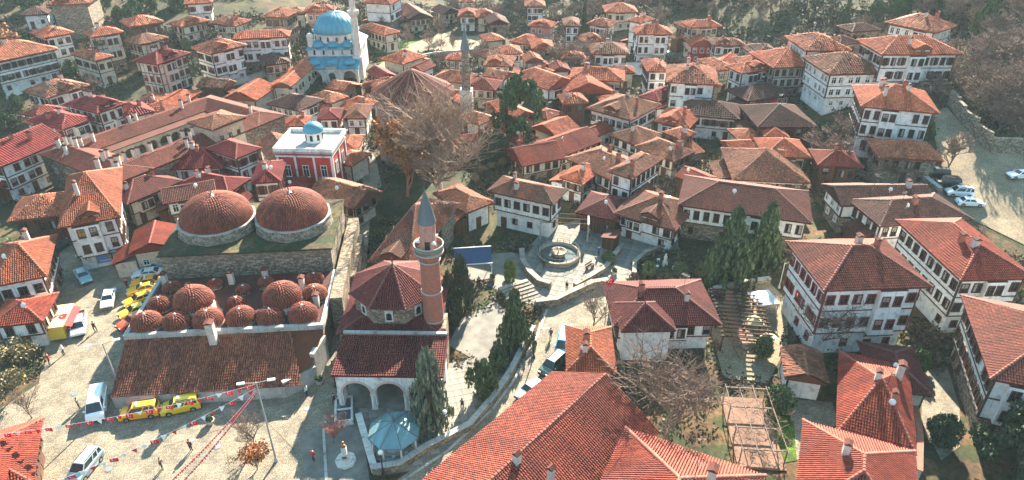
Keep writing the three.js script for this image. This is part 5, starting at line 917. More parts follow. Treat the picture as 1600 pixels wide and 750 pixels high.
  const ct = []; for (let i = 0; i < 8; i++) { const p = k => V3(Math.cos((i + k) * Math.PI / 4 + .39) * 3, 2.7, Math.sin((i + k) * Math.PI / 4 + .39) * 3); const a = p(1), b = p(0), top = V3(0, 4.1, 0); mk('canopy_panel', triGeo([[a, b, top], ...quad(a, b, b.clone().setY(2.5), a.clone().setY(2.5)), [b.clone().setY(2.5), a.clone().setY(2.5), V3(0, 3.9, 0)]]), MT.teal, f); const rib = new THREE.TubeGeometry(new THREE.LineCurve3(b, top), 1, .05, 5); mk('rib', rib, MT.lead, f); mk('post', cyl(.11, .12, 2.6, 8, b.x * .86, 1.3, b.z * .86), MT.marble, f); }
  mk('finial', spireG(.9), MT.lead, f, 0, 4.1, 0); mk('basin', new THREE.LatheGeometry([[0, .9], [1.0, .9], [1.1, 1.0], [1.3, 1.0], [1.35, .8], [1.2, .1], [1.3, 0]].map(p => new THREE.Vector2(...p)), 16), MT.marble, f); mk('step', cyl(2.6, 2.7, .2, 8, 0, .15, 0), MT.kerb, f);
  for (let i = 0; i < 8; i++) mk('stool', cyl(.2, .2, .4, 10, Math.cos(i * .785) * 1.9, .45, Math.sin(i * .785) * 1.9), MT.marble, f);
  const t = thing('water_trough', 'blue white stone basins beside the mosque porch', 'trough', -20.1, 0, -59.5, .2); mk('basin', merge([bx(1.9, .8, .25, 0, .4, 2), bx(1.9, .8, .25, 0, .4, -2), bx(.25, .8, 4.2, .95, .4, 0), bx(.25, .8, 4.2, -.95, .4, 0), bx(1.9, .7, .2, 0, .4, 0)]), MT.marble, t); mk('water', bx(1.7, .1, 3.8, 0, .55, 0), MT.water, t);
  const [mx, mz] = AT_MONUMENT, mo = thing('monument', 'bust monument with brown plaque on stepped pale stone plinth', 'monument', mx, 0, mz, .1);
  mk('step', cyl(1.15, 1.2, .35, 8, 0, .2, 0), MT.marble, mo); mk('step', cyl(.85, .9, .35, 8, 0, .55, 0), MT.marble, mo); mk('plinth', merge([cyl(.42, .6, .7, 4, 0, 1.05, 0).rotateY(.78), bx(.55, 1.0, .5, 0, 1.8, 0)]), MT.marble, mo); ub('plaque', M([.2, .05, .03], .5), mo, 0, 1.1, .5, .5, .35, .05); mk('bust', merge([new THREE.SphereGeometry(.17, 12, 8).translate(0, 2.95, 0), cyl(.08, .1, .2, 8, 0, 2.75, 0), new THREE.SphereGeometry(.3, 12, 6, 0, 6.3, 0, 1.7).scale(1, .9, .65).translate(0, 2.4, 0), bx(.35, .25, .25, 0, 2.37, 0)]), M([.35, .13, .05], .45, { metalness: .5 }), mo);
}
// ---------------------------------------------------------------- domed mosque in the distance
{
  const y0 = terr(-48, -186), g = thing('domed_mosque', 'pale stone mosque with big blue lead dome and two tiers of blue roofs', 'mosque', -48.2, y0 - .2, -180, .03), st = M([.68, .66, .61], .9, { map: TX.plaster });
  const A = [-4.6, 0, 4.6].map((x, i) => [x, i === 1 ? 2.2 : 3.5, 0, i === 1 ? 2 : 1.6]);
  mk('porch_front', archWall(14, 4.1, .6, A), st, g, 0, 0, 0); mk('porch_side', bx(.6, 4, 4), st, g, -6.7, 2, -2.3); mk('porch_side', bx(.6, 4, 4), st, g, 6.7, 2, -2.3);
  mk('porch_roof', triGeo([...quad(V3(-7.4, 4.1, .6), V3(7.4, 4.1, .6), V3(7.1, 6.1, -4.3), V3(-7.1, 6.1, -4.3)), ...quad(V3(-7.4, 3.9, .6), V3(7.4, 3.9, .6), V3(7.4, 4.1, .6), V3(-7.4, 4.1, .6))]), MT.blue, g);
  for (const x of [-4.6, 0, 4.6]) mk('porch_dome', smoothDome(1.75, 1.2), MT.blue, g, x, 4.9, -1.9);
  mk('gate', archWall(2.9, 4.8, .5, [[0, 1.7, 0, 2.2]]), st, g, 0, 0, .35); mk('gate_roof', triGeo([[V3(-1.7, 4.7, .9), V3(0, 5.5, .9), V3(0, 5.6, -1)], [V3(-1.7, 4.7, .9), V3(0, 5.6, -1), V3(-1.7, 4.8, -1)], [V3(0, 5.5, .9), V3(1.7, 4.7, .9), V3(1.7, 4.8, -1)], [V3(0, 5.5, .9), V3(1.7, 4.8, -1), V3(0, 5.6, -1)], [V3(-1.7, 4.7, .9), V3(1.7, 4.7, .9), V3(0, 5.5, .9)]]), MT.blue, g);
  mk('hall_wall', bx(13.6, 8, 14), st, g, 0, 4, -11.2); for (let i = 0; i < 5; i++) lampWindow(g, .6, 1.4, -5 + i * 2.5, 6.35, -4.15, 0); for (let i = 0; i < 4; i++) lampWindow(g, .6, 1.4, 6.85, 5.6, -6.5 - i * 2.6, Math.PI / 2);
  mk('tier_roof', new THREE.CylinderGeometry(7.0, 10.4, 1.9, 4, 1).rotateY(Math.PI / 4).translate(0, 8.8, -11.2), MT.blue, g);
  for (const x of [-4.1, 0, 4.1]) mk('tier_dome', smoothDome(1.9, 1.5), MT.blue, g, x, 8.5, -5.9);
  mk('drum', cyl(6.1, 6.1, 2.8, 16, 0, 10, -11.2), st, g); for (let i = 0; i < 16; i++) { const t = (i + .5) * Math.PI / 8; if (Math.cos(t) < -.3) continue; lampWindow(g, .7, 1.3, Math.sin(t) * 6.02, 9.5, Math.cos(t) * 6.02 - 11.2, t); }
  mk('drum_eave', cyl(6.4, 6.4, .25, 24, 0, 11.5, -11.2), MT.blue, g); const D = mk('dome', smoothDome(5.9, 4.7, 40), MT.blue, g, 0, 11.6, -11.2); for (let i = 0; i < 24; i++) { const p = []; for (let k = 0; k <= 8; k++) { const f = k / 8 * 1.5; p.push(V3(Math.cos(f) * 5.92, Math.sin(f) * 4.72, 0)); } mk('seam', new THREE.TubeGeometry(new THREE.CatmullRomCurve3(p), 8, .06, 4), MT.blue, D, 0, 0, 0, i * Math.PI / 12); } mk('finial', spireG(1.3), MT.lead, D, 0, 4.7, 0);
  for (const s of [-1, 1]) { mk('corner_turret', merge([cyl(.9, .9, 3.2, 8, s * 5.9, 9.4, -5.4), new THREE.SphereGeometry(1, 10, 6, 0, 6.3, 0, 1.57).toNonIndexed().translate(s * 5.9, 11, -5.4)]), st, g); }
  const m = thing('minaret', 'pale tall stone minaret beside the blue dome', 'minaret', -41.8, y0, -184.5); mk('base', bx(2.6, 6, 2.6), st, m, 0, 3, 0); mk('shaft', cyl(.9, 1.05, 11, 14, 0, 11.2, 0), st, m); mk('balcony', new THREE.LatheGeometry([[.9, 0], [1.5, .8], [1.55, 1.7], [1.45, 1.7], [1.4, .9], [.8, .9]].map(p => new THREE.Vector2(...p)), 14), st, m, 0, 16.2, 0); mk('upper_shaft', cyl(.75, .8, 6, 12, 0, 20, 0), st, m); mk('cap', new THREE.ConeGeometry(.95, 5, 12), MT.lead, m, 0, 25.5, 0);
  const m2 = thing('minaret', 'short stone minaret with blue grey cone behind the plane tree', 'minaret', -10.9, 0, -158); mk('base', bx(3, 7, 3), st, m2, 0, 3.5, 0); mk('shaft', cyl(1.0, 1.15, 5, 14, 0, 8.5, 0), MT.stone, m2); mk('balcony', new THREE.LatheGeometry([[1, 0], [1.45, .7], [1.5, 1.5], [1.4, 1.5], [1.3, .8], [.9, .8]].map(p => new THREE.Vector2(...p)), 14), MT.stone, m2, 0, 10.3, 0); mk('upper_shaft', cyl(.85, .9, 5.5, 12, 0, 13.8, 0), MT.stone, m2); mk('cap', new THREE.ConeGeometry(1.1, 5.4, 12), MT.lead, m2, 0, 19.2, 0); mk('finial', spireG(.8), MT.lead, m2, 0, 21.8, 0);
}
// ---------------------------------------------------------------- red hall with little blue dome
{
  const g = thing('red_hall', 'vivid red hall with white pilasters, flat white roof and small blue dome', 'hall', -38, 0, -120, -.05); g.scale.y = 1.15;
  mk('wall', bx(10.2, 8, 9.2), MT.red, g, 0, 4, 0); mk('roof_slab', bx(11, .35, 10), MT.kerb, g, 0, 8.18, 0); for (const [x, z, w, d] of [[0, 4.8, 10.9, .35], [0, -4.8, 10.9, .35], [5.3, 0, .35, 9.2], [-5.3, 0, .35, 9.2]]) mk('parapet', bx(w, .7, d), MT.white, g, x, 8.6, z); mk('cornice', merge([bx(10.6, .25, .25, 0, 7.5, 4.72), bx(.25, .25, 9.4, 5.2, 7.5, 0)]), MT.white, g);
  for (const x of [-5, -1.75, 1.75, 5]) ub('pilaster', MT.white, g, x, 3.8, 4.66, .35, 7.4, .22); for (const z of [-4.4, 0, 4.3]) ub('pilaster', MT.white, g, 5.16, 3.8, z, .22, 7.4, .35);
  for (const x of [-3.4, 0, 3.4]) windowAt(g, 1.0, 1.9, x, 4.9, 4.63, 0, MT.wframe); for (const z of [-2.2, 2.2]) windowAt(g, 1.0, 1.9, 5.12, 4.9, z, Math.PI / 2, MT.wframe);
  mk('drum', cyl(1.65, 1.7, 1.7, 12, .6, 9.2, -.6), MT.white, g); for (let i = 0; i < 8; i++) { const t = i * .785; ub('drum_window', MT.pane, g, .6 + Math.sin(t) * 1.66, 9.2, -.6 + Math.cos(t) * 1.66, .5, .95, .1, t); } mk('dome', smoothDome(1.95, 1.5), MT.blue, g, .6, 10.05, -.6); mk('finial', spireG(.5), MT.lead, g, .6, 11.5, -.6);
}
// ---------------------------------------------------------------- round hall with segmented conical roof
{
  const g = thing('round_hall', 'huge round stone hall under a shallow segmented tile cone', 'hall', -20.4, 0, -136); mk('wall', cyl(7.7, 8.1, 14, 16, 0, 7, 0), M([.50, .40, .37], .92, { map: TX.rubble, bumpMap: TX.rubbleB, bumpScale: .04 }), g);
  polyRoof(g, 'roof', 16, 8.5, 14, .2, 18.4, 0, 0, 'brn', 6, .1); for (let i = 0; i < 16; i++) { const t = .1 + i / 16 * 6.28319; mk('roof_rib', new THREE.TubeGeometry(new THREE.LineCurve3(V3(Math.cos(t) * 8.5, 14.12, Math.sin(t) * 8.5), V3(0, 18.55, 0)), 1, .13, 5), MT.kerb, g); } mk('finial', spireG(1), MT.lead, g, 0, 18.4, 0);
  for (let i = 0; i < 8; i++) { const t = i * .785 + .3; if (Math.cos(t) < -.3) continue; lampWindow(g, .8, 1.8, Math.sin(t) * 7.8, 9.5, Math.cos(t) * 7.8, t); }
}
// ---------------------------------------------------------------- caravanserai round a court
{
  const g = thing('caravanserai', 'large stone caravanserai with tiled wings, chimneys and arcaded court', 'caravanserai', -69.5, 0, -130.1, 1.03), L = 39, D = 24.4, wd = 7.4, h = 7, st = M([.50, .43, .37], .94, { map: TX.rubble, bumpMap: TX.rubbleB, bumpScale: .05 }), pale = M([.60, .50, .38], .92, { map: TX.plaster });
  const wing = (cx, cz, w, d, ax, seed) => { mk('outer_wall', bx(w - .5, h - .1, d - .5), st, g, cx, h / 2, cz); return roofOn(g, cx, cz, w / 2, d / 2, h, ax, 0, .33, 'brn', seed, false, 'wing_roof'); };
  const W = [[-L / 2 + wd / 2, 0, wd, D, 'z'], [L / 2 - wd / 2, 0, wd, D, 'z'], [0, -D / 2 + wd / 2, L, wd + .06, 'x'], [0, D / 2 - wd / 2, L, wd + .12, 'x']]; const rf = W.map((w, i) => wing(...w, 501 + i));
  const arc = []; for (let i = -4; i <= 4; i++) arc.push([i * 2.6, 2, 3.6, 5]); mk('arcade', archWall(24, 6.7, .5, arc), pale, g, 0, 0, -D / 2 + wd + 2.0); mk('gallery_floor', bx(24, .25, 2.2), pale, g, 0, 3.4, -D / 2 + wd + 1.05); mk('gallery_roof', bx(24.4, .16, 2.5).rotateX(.1), roofMat('brn'), g, 0, 6.85, -D / 2 + wd + 1.15); const arc2 = []; for (let i = -1; i <= 1; i++) arc2.push([i * 2.6, 2, 3.6, 5]); mk('arcade', archWall(9, 6.7, .5, arc2).rotateY(-Math.PI / 2), pale, g, L / 2 - wd - .35, 0, 0); mk('court_floor', bx(24, .3, 9), slabM[2], g, 0, .1, 0);
  const R = rng(55); for (let i = 0; i < 34; i++) { const k = i % 4, w = W[[0, 3, 3, 2][k]], r = rf[[0, 3, 3, 2][k]], x = w[0] + (R() - .5) * (w[2] - 3), z = w[1] + (R() - .5) * (w[3] - 3), y = r.yAt(x, z), c = mk('chimney', bx(.45, 2.3, .55), MT.chim, g, x, y + .8, z, R()); mk('chimney_cap', CAPG, roofMat('brn'), c, 0, 1.15, 0).scale.set(.6, .35, .7); }
  for (let i = 0; i < 5; i++) windowAt(g, .6, .9, -L / 2 + .22, 4.6, -8 + i * 4, -Math.PI / 2, MT.kerb); for (let i = 0; i < 9; i++) windowAt(g, .6, .9, -16 + i * 4, 4.6, D / 2 - .12, 0, MT.kerb);
  mk('gate_block', bx(7, 10, 6.5), pale, g, 5, 5, D / 2 - 3.2); roofOn(g, 5, D / 2 - 3.2, 4.1, 3.8, 10, 'x', 0, .3, 'moss', 600, false, 'gate_roof'); for (let i = 0; i < 3; i++) windowAt(g, .5, .8, 3 + i * 2, 7.6, D / 2 + .1, 0, MT.frame);
}
// ---------------------------------------------------------------- trees
class Wood { constructor() { this.p = []; this.ix = []; } seg(a, b, r0, r1, n) { const d = b.clone().sub(a).normalize(), u = Math.abs(d.y) > .9 ? V3(1, 0, 0) : V3(0, 1, 0), s = u.cross(d).normalize(), t = d.clone().cross(s), o = this.p.length / 3; for (const [c, r] of [[a, r0], [b, r1]]) for (let i = 0; i < n; i++) { const q = i / n * 6.2832; this.p.push(c.x + (s.x * Math.cos(q) + t.x * Math.sin(q)) * r, c.y + (s.y * Math.cos(q) + t.y * Math.sin(q)) * r, c.z + (s.z * Math.cos(q) + t.z * Math.sin(q)) * r); } for (let i = 0; i < n; i++) { const j = (i + 1) % n; this.ix.push(o + i, o + j, o + n + i, o + j, o + n + j, o + n + i); } } geo() { const g = new THREE.BufferGeometry(); g.setAttribute('position', new THREE.Float32BufferAttribute(this.p, 3)); g.setIndex(this.ix); g.computeVertexNormals(); return g; } }
// unit trees: height 1, spread 1 = half width of the crown; scaled when placed
function bareGeo(seed, kids, fine) {
  const R = rng(seed), T = new Wood(), C = new Wood(), tips = [];
  const grow = (p, d, len, r, lev) => { const n = lev < 2 ? 3 : 2; let q = p; const W = lev < 2 ? T : C; const sub = []; for (let i = 0; i < n; i++) { d = d.clone().add(V3((R() - .5) * .5, (R() - .35) * .28, (R() - .5) * .5)).normalize(); const e = q.clone().addScaledVector(d, len / n); W.seg(q, e, r * (1 - i / n * .5), r * (1 - (i + 1) / n * .5), lev < 1 ? 7 : lev < 2 ? 5 : 3); q = e; sub.push([q, d]); } if (lev >= kids.length) { tips.push(q); return; } for (let k = 0; k < kids[lev]; k++) { const [b, bd] = sub[Math.min(n - 1, Math.floor((k + 1) / kids[lev] * n - .01 + R() * .4))], a = R() * 6.28, up = lev === 0 ? .55 : .25; const nd = bd.clone().multiplyScalar(.75).add(V3(Math.cos(a), up * R() + .1, Math.sin(a)).multiplyScalar(lev === 0 ? .8 : .95)).normalize(); grow(b, nd, len * (lev === 0 ? 1.0 : .62) * (.75 + R() * .5), Math.max(r * (lev ? .5 : .55), fine), lev + 1); } };
  grow(V3(0, -.03, 0), V3(0, 1, 0), .34, .026, 0); return [T.geo(), C.geo(), tips];
}
function leaves(pts, n, size, R, cols, spread, flat = 1) { const p = [], c = [], nn = []; for (let i = 0; i < n; i++) { const o = pts[Math.floor(R() * pts.length)], q = V3(R() - .5, (R() - .5) * flat, R() - .5).normalize().multiplyScalar(spread * Math.cbrt(R())).add(o), a = V3(R() - .5, R() - .5, R() - .5).normalize(), b = V3(R() - .5, R() - .5, R() - .5).cross(a).normalize(), s = size * (.6 + R() * .8); const k = cols[Math.floor(R() * cols.length)], f = .75 + R() * .5; for (const [u, v] of [[-.5, -.7], [.5, -.7], [.55, .5], [-.5, -.7], [.55, .5], [-.3, .8]]) { p.push(q.x + (a.x * u + b.x * v) * s, q.y + (a.y * u + b.y * v) * s, q.z + (a.z * u + b.z * v) * s); c.push(k[0] * f, k[1] * f, k[2] * f); } } const g = new THREE.BufferGeometry(); g.setAttribute('position', new THREE.Float32BufferAttribute(p, 3)); g.setAttribute('color', new THREE.Float32BufferAttribute(c, 3)); g.computeVertexNormals(); return g; }
const FIRC = [[.07, .10, .04], [.09, .13, .05], [.05, .08, .03], [.11, .15, .06]], GREEN = [[.06, .095, .03], [.08, .12, .04], [.045, .075, .028], [.10, .135, .05]], DKG = [[.032, .05, .022], [.042, .064, .028], [.055, .074, .032]], SILV = [[.15, .18, .12], [.11, .14, .09], [.19, .22, .15]], RUST = [[.34, .15, .05], [.26, .11, .04], [.42, .20, .07]], DRY = [[.26, .20, .08], [.18, .13, .06], [.30, .23, .12], [.12, .11, .04]], DORA = [[.42, .16, .05], [.32, .12, .04]], TOPI = [[.16, .20, .03], [.12, .16, .03]];
function clumps(R, n, rx, y0, y1, prof) { const o = []; for (let i = 0; i < n; i++) { const t = R(), a = R() * 6.28, r = Math.sqrt(.25 + .75 * R()) * prof(t) * rx; o.push(V3(Math.cos(a) * r, lerp(y0, y1, t), Math.sin(a) * r)); } return o; }
const trunkG = (h, r, n = 7) => { const W = new Wood(); let p = V3(0, -.03, 0); const R = rng(9); for (let i = 1; i <= 5; i++) { const q = V3((R() - .5) * .03, h * i / 5, (R() - .5) * .03); W.seg(p, q, r * (1 - (i - 1) / 7), r * (1 - i / 7), n); p = q; } return W.geo(); };
const LF = M([1, 1, 1], .85, { vertexColors: true });
function coniferG(seed, droopP, droop) { const R = rng(seed), pts = []; const T = new Wood(); T.seg(V3(0, -.03, 0), V3(0, .97, 0), .028, .005, 6); for (let l = 0; l < 17; l++) { const y = .1 + l / 17 * .86, len = (1 - (y - .1) / .9) ** droopP * (.55 + R() * .6), k = 6 + Math.floor(R() * 3); for (let i = 0; i < k; i++) { const a = (i + R()) / k * 6.28; T.seg(V3(0, y, 0), V3(Math.cos(a) * len, y - droop * len, Math.sin(a) * len), .008, .003, 3); for (let q = 1; q <= 5; q++) { const t = q / 5; pts.push(V3(Math.cos(a) * len * t, y - droop * len * t * t + .01, Math.sin(a) * len * t)); } } } return [T.geo(), pts]; }
// prototypes: [trunk geometry, crown geometry, trunk material, crown material, label parts]; crowns in unit space with y 0..1 and x, z -1..1
const TREEP = {};
function proto(kind, v) {
  const key = kind + v; if (TREEP[key]) return TREEP[key]; const R = rng(900 + v * 13 + kind.length), s = 40 + v * 7; let r;
  if (kind === 'bare') r = [...bareGeo(s, [6, 5, 5, 4], v < 4 ? .0045 : .0085).slice(0, 2), MT.bark, MT.twig];
  else if (kind === 'redtwig') r = [...bareGeo(s + 3, [5, 5, 5, 4], .006).slice(0, 2), MT.bark, M([.30, .10, .07], .9)];
  else if (kind === 'barebig') r = [...bareGeo(s + 5, [7, 7, 6, 6], .0021).slice(0, 2), MT.bark, MT.twig];
  else if (kind === 'plane') r = [...bareGeo(s + 9, [9, 8, 7, 7], .0026).slice(0, 2), MT.palebark, M([.30, .195, .135], .95)];
  else if (kind === 'rust' || kind === 'orange') { const [t, c, tips] = bareGeo(s + 2, [5, 5, 4], .003); r = [t, leaves(tips, 2200, .035, R, RUST, .07), kind === 'rust' ? MT.orangebark : MT.bark, LF, c]; }
  else if (kind === 'fir' || kind === 'cedar') { const [t, pts] = coniferG(s, kind === 'fir' ? .8 : .5, kind === 'fir' ? .2 : .04); r = [t, leaves(pts, 7000, .05, R, kind === 'fir' ? FIRC : SILV, .07, .6), MT.bark, LF]; }
  else if (kind === 'cypress') r = [trunkG(.3, .05), leaves(clumps(R, 160, .8, .04, .95, t => Math.pow(Math.sin(Math.PI * Math.pow(t * .93 + .07, .6)), .6)), 3200, .05, R, DKG, .13), MT.bark, LF];
  else if (kind === 'topiary') r = [trunkG(.2, .06), leaves(clumps(R, 200, .85, .05, .95, t => Math.min(1, Math.sqrt((1 - t) * 5 + .05))), 2600, .07, R, TOPI, .1), MT.bark, LF];
  else if (kind === 'pine' || kind === 'darkbroad') { const [t, c, tips] = bareGeo(s + 1, [6, 5, 3], .004); r = [t, leaves(clumps(R, 40, .95, .2, .97, t => Math.sin(Math.PI * (.2 + t * .74)) * (.6 + .5 * R())), 5200, .042, R, kind === 'pine' ? GREEN : DKG, .15), MT.bark, LF]; }
  else if (kind === 'bush') r = [trunkG(.3, .05), leaves(clumps(R, 260, .82, .1, .9, t => Math.sin(Math.PI * (.12 + t * .8))), 4200, .06, R, DKG, .13), MT.bark, LF];
  else if (kind === 'dry' || kind === 'dryorange') { const [t, c, tips] = bareGeo(s + 4, [6, 5, 4, 2], .006); r = [t, leaves(tips, 1300, .045, R, kind === 'dry' ? DRY : DORA, .12), MT.bark, LF, c]; }
  else r = [trunkG(.5, .045), leaves(clumps(R, 70, .8, .2, .92, t => Math.sin(Math.PI * (.16 + t * .8))), 2600, .07, R, GREEN, .2), MT.bark, LF];
  for (const g of [r[0], r[1], r[4]]) { if (!g) continue; }
  if (kind === 'bare' || kind === 'barebig' || kind === 'plane' || r[4]) { const q = r[1].attributes.position; let cx = 0, cy = 0, cz = 0; for (let i = 0; i < q.count; i++) { cx += q.getX(i); cy += q.getY(i); cz += q.getZ(i); } cx /= q.count; cy /= q.count; cz /= q.count; for (const g of [r[0], r[1], r[4]]) if (g) { const p = g.attributes.position; for (let i = 0; i < p.count; i++) { const t = p.getY(i) / cy; p.setX(i, p.getX(i) - cx * t); p.setZ(i, p.getZ(i) - cz * t); } g.computeVertexNormals(); } }
  const B = new THREE.Box3().setFromBufferAttribute(r[1].attributes.position); if (kind === 'bare' || kind === 'barebig' || kind === 'plane' || kind === 'redtwig' || r[4]) { const w = Math.max(-B.min.x, B.max.x, -B.min.z, B.max.z) * .9, hh = B.max.y; for (const g of [r[0], r[1], r[4]]) if (g) { g.scale(1 / w, 1 / hh, 1 / w); } }
  return TREEP[key] = r;
}
const TN = { bare: 'bare_tree', redtwig: 'twig_tree', barebig: 'bare_tree', plane: 'plane_tree', rust: 'rusty_tree', orange: 'orange_tree', fir: 'fir_tree', cedar: 'conifer_tree', cypress: 'cypress_tree', topiary: 'clipped_shrub', pine: 'pine_tree', darkbroad: 'evergreen_tree', bush: 'clipped_bush', dry: 'dry_bush', dryorange: 'dry_bush', broad: 'evergreen_shrub' };
TREES.forEach(([k, h, r, label, x, y, z], i) => {
  const v = k === 'bare' ? i % 3 + (Math.hypot(x, z) > 125 ? 4 : 0) : k === 'broad' || k === 'darkbroad' ? i % 2 : 0, p = proto(k, v), g = thing(TN[k], label, /bush|shrub/.test(TN[k]) ? 'shrub' : 'tree', x, y - .1, z, i * 2.4, 'trees and shrubs of the town');
  const t = mk('trunk', p[0], p[2], g), c = mk('crown', p[1], p[3], g); t.scale.set(r, h, r); c.scale.set(r, h, r); if (p[4]) mk('twigs', p[4], MT.twig, g).scale.set(r, h, r);
});
// clipped hedge
{ const R = rng(4), g = thing('hedge', 'bright clipped box hedge along the garden wall', 'hedge', 42.3, 0, -61.5, .0), pts = []; for (let i = 0; i < 260; i++) pts.push(V3((R() - .5) * .9, .2 + R() * 1.1, (R() - .5) * 5.2)); mk('foliage', leaves(pts, 3600, .2, R, [[.10, .17, .03], [.13, .21, .04], [.08, .13, .03]], .22), LF, g); mk('stem', bx(.5, .8, 4.6, 0, .4, 0), MT.bark, g); }

// ---------------------------------------------------------------- vehicles
const CARP = {
  sedan: { L: 4.4, W: 1.72, prof: [[-2.2, .35], [-2.2, .75], [-2.05, .92], [-1.25, .95], [.75, .93], [1.9, .78], [2.17, .62], [2.2, .35]], cab: [-1.75, 1.05, -1.05, .35, .93, 1.42], H: 1.42 },
  hatch: { L: 3.9, W: 1.66, prof: [[-1.95, .35], [-1.95, .85], [-1.8, .95], [.65, .93], [1.65, .78], [1.92, .6], [1.95, .35]], cab: [-1.88, .95, -1.5, .25, .93, 1.45], H: 1.45 },
  mpv: { L: 4.3, W: 1.78, prof: [[-2.15, .38], [-2.15, 1.0], [-2.05, 1.1], [.95, 1.08], [1.9, .92], [2.12, .7], [2.15, .38]], cab: [-2.08, 1.3, -1.95, .6, 1.08, 1.78], H: 1.78 },
  van: { L: 4.9, W: 1.95, prof: [[-2.45, .4], [-2.45, 1.25], [-2.4, 1.35], [1.3, 1.3], [2.2, 1.1], [2.42, .8], [2.45, .4]], cab: [-2.42, 1.9, -2.35, 1.15, 1.3, 2.15], H: 2.15 },
  pickup: { L: 5, W: 1.85, prof: [[-2.5, .45], [-2.5, 1.0], [-.25, 1.0], [-.2, 1.05], [1.2, 1.02], [2.2, .9], [2.48, .7], [2.5, .45]], cab: [-.2, 1.6, .05, .95, 1.02, 1.7], H: 1.7 },
};
const WHG = cyl(.32, .32, .22, 16).rotateZ(Math.PI / 2), RIG = cyl(.2, .2, .24, 10).rotateZ(Math.PI / 2);
const carMats = {}; const cg = {};
function carGeo(kind) {
  if (cg[kind]) return cg[kind]; const c = CARP[kind], s = new THREE.Shape(); c.prof.forEach(([z, y], i) => i ? s.lineTo(z, y) : s.moveTo(z, y)); const wb = c.L * .31; s.lineTo(wb + .42, .35); s.absarc(wb, .33, .42, 0, Math.PI, false); s.lineTo(-wb + .42, .33); s.absarc(-wb, .33, .42, 0, Math.PI, false); s.closePath();
  const body = toCreasedNormals(new THREE.ExtrudeGeometry(s, { depth: c.W - .2, bevelSize: .08, bevelThickness: .1, bevelSegments: 3, curveSegments: 8 }).translate(0, 0, -(c.W - .2) / 2).rotateY(-Math.PI / 2), .6);
  const [z0, z1, t0, t1, y0, y1] = c.cab, b = c.W / 2 - .08, t = c.W / 2 - .26; const prism = (a0, a1, y, w, b0, b1, Y, W) => { const q = [V3(-w, y, a0), V3(w, y, a0), V3(w, y, a1), V3(-w, y, a1), V3(-W, Y, b0), V3(W, Y, b0), V3(W, Y, b1), V3(-W, Y, b1)]; return triGeo([...quad(q[0], q[4], q[5], q[1]), ...quad(q[1], q[5], q[6], q[2]), ...quad(q[2], q[6], q[7], q[3]), ...quad(q[3], q[7], q[4], q[0]), ...quad(q[4], q[7], q[6], q[5])]); };
  const solid = kind === 'van', f = solid ? .55 : 0; const glass = prism(z0, z1, y0 - .03, b, t0, t1, y1 - .04, t), roof = [prism(t0 - .03, t1 + .03, y1 - .07, t + .02, t0 + .06, t1 - .06, y1 + .02, t - .08)];
  const pil = (za, zb, w = .09) => { for (const sx of [-1, 1]) { const A = V3(sx * (b + .01), y0 - .02, za), B = V3(sx * (t + .02), y1 - .05, zb), g = bx(.06, A.distanceTo(B), w); g.applyQuaternion(new THREE.Quaternion().setFromUnitVectors(V3(0, 1, 0), B.clone().sub(A).normalize())); g.translate((A.x + B.x) / 2, (A.y + B.y) / 2, (A.z + B.z) / 2); roof.push(g); } };
  pil(z0 + .03, t0 + .03, .14); pil(z1 - .02, t1 - .02); pil(lerp(z0, z1, .5), lerp(t0, t1, .45), .1); if (kind === 'mpv') pil(lerp(z0, z1, .25), lerp(t0, t1, .2), .12); if (solid) roof.push(prism(z0 + .02, lerp(z0, z1, .62), y0 - .02, b + .015, t0, lerp(t0, t1, .66), y1 - .05, t + .03));
  return cg[kind] = { c, body, glass, roof: merge(roof) };
}
const plateM = M([.7, .7, .68], .5);
function car(kind, color, label, x, y, z, a, i) {
  const { c, body, glass, roof } = carGeo(kind), g = thing(kind === 'van' ? 'parked_van' : kind === 'pickup' ? 'pickup_truck' : 'parked_car', label, kind === 'van' ? 'van' : 'car', x, y + .06, z, a, 'cars in the town'), pm = carMats[color] ??= new THREE.MeshPhysicalMaterial({ color, roughness: .35, clearcoat: 1, clearcoatRoughness: .08, side: THREE.DoubleSide });
  mk('body', body, pm, g); mk('glass', glass, MT.glass, g); mk('roof', roof, pm, g); const wb = c.L * .31;
  for (const sx of [-1, 1]) { for (const sz of [-1, 1]) { const w = mk('wheel', WHG, MT.tyre, g, sx * (c.W / 2 - .13), .32, sz * wb); mk('rim', RIG, MT.rim, w, sx * .01, 0, 0); } ub('headlight', MT.lamp, g, sx * (c.W / 2 - .32), c.H > 1.6 ? .78 : .66, c.L / 2 + .06, .34, .15, .08); ub('taillight', MT.tail, g, sx * (c.W / 2 - .22), .82, -c.L / 2 - .06, .24, .22, .08); ub('mirror', pm, g, sx * (c.W / 2 + .1), c.cab[4] + .1, c.cab[1] - .35, .2, .14, .12); }
  mk('bumper', merge([bx(c.W - .15, .16, .14, 0, .42, c.L / 2 + .07), bx(c.W - .15, .16, .14, 0, .42, -c.L / 2 - .07)]), MT.dark, g); ub('number_plate', plateM, g, 0, .52, -c.L / 2 - .11, .5, .12, .03);
  if (/taxi/.test(label)) ub('taxi_sign', M([.8, .75, .5], .5), g, 0, c.H + .12, .1, .5, .18, .2); if (kind === 'pickup') mk('cargo_bed', merge([bx(1.5, .06, 2, 0, 1.03, -1.35), bx(.08, .4, 2.1, .82, 1.15, -1.35), bx(.08, .4, 2.1, -.82, 1.15, -1.35), bx(1.6, .4, .08, 0, 1.15, -2.42)]), M([.30, .17, .12], .9, { map: TX.fine }), g); if (kind === 'mpv') mk('roof_rail', merge([bx(.05, .06, 2, c.W / 2 - .32, c.H + .06, -.7), bx(.05, .06, 2, -c.W / 2 + .32, c.H + .06, -.7)]), MT.dark, g);
  return g;
}
CARS.forEach((c, i) => car(...c, i));

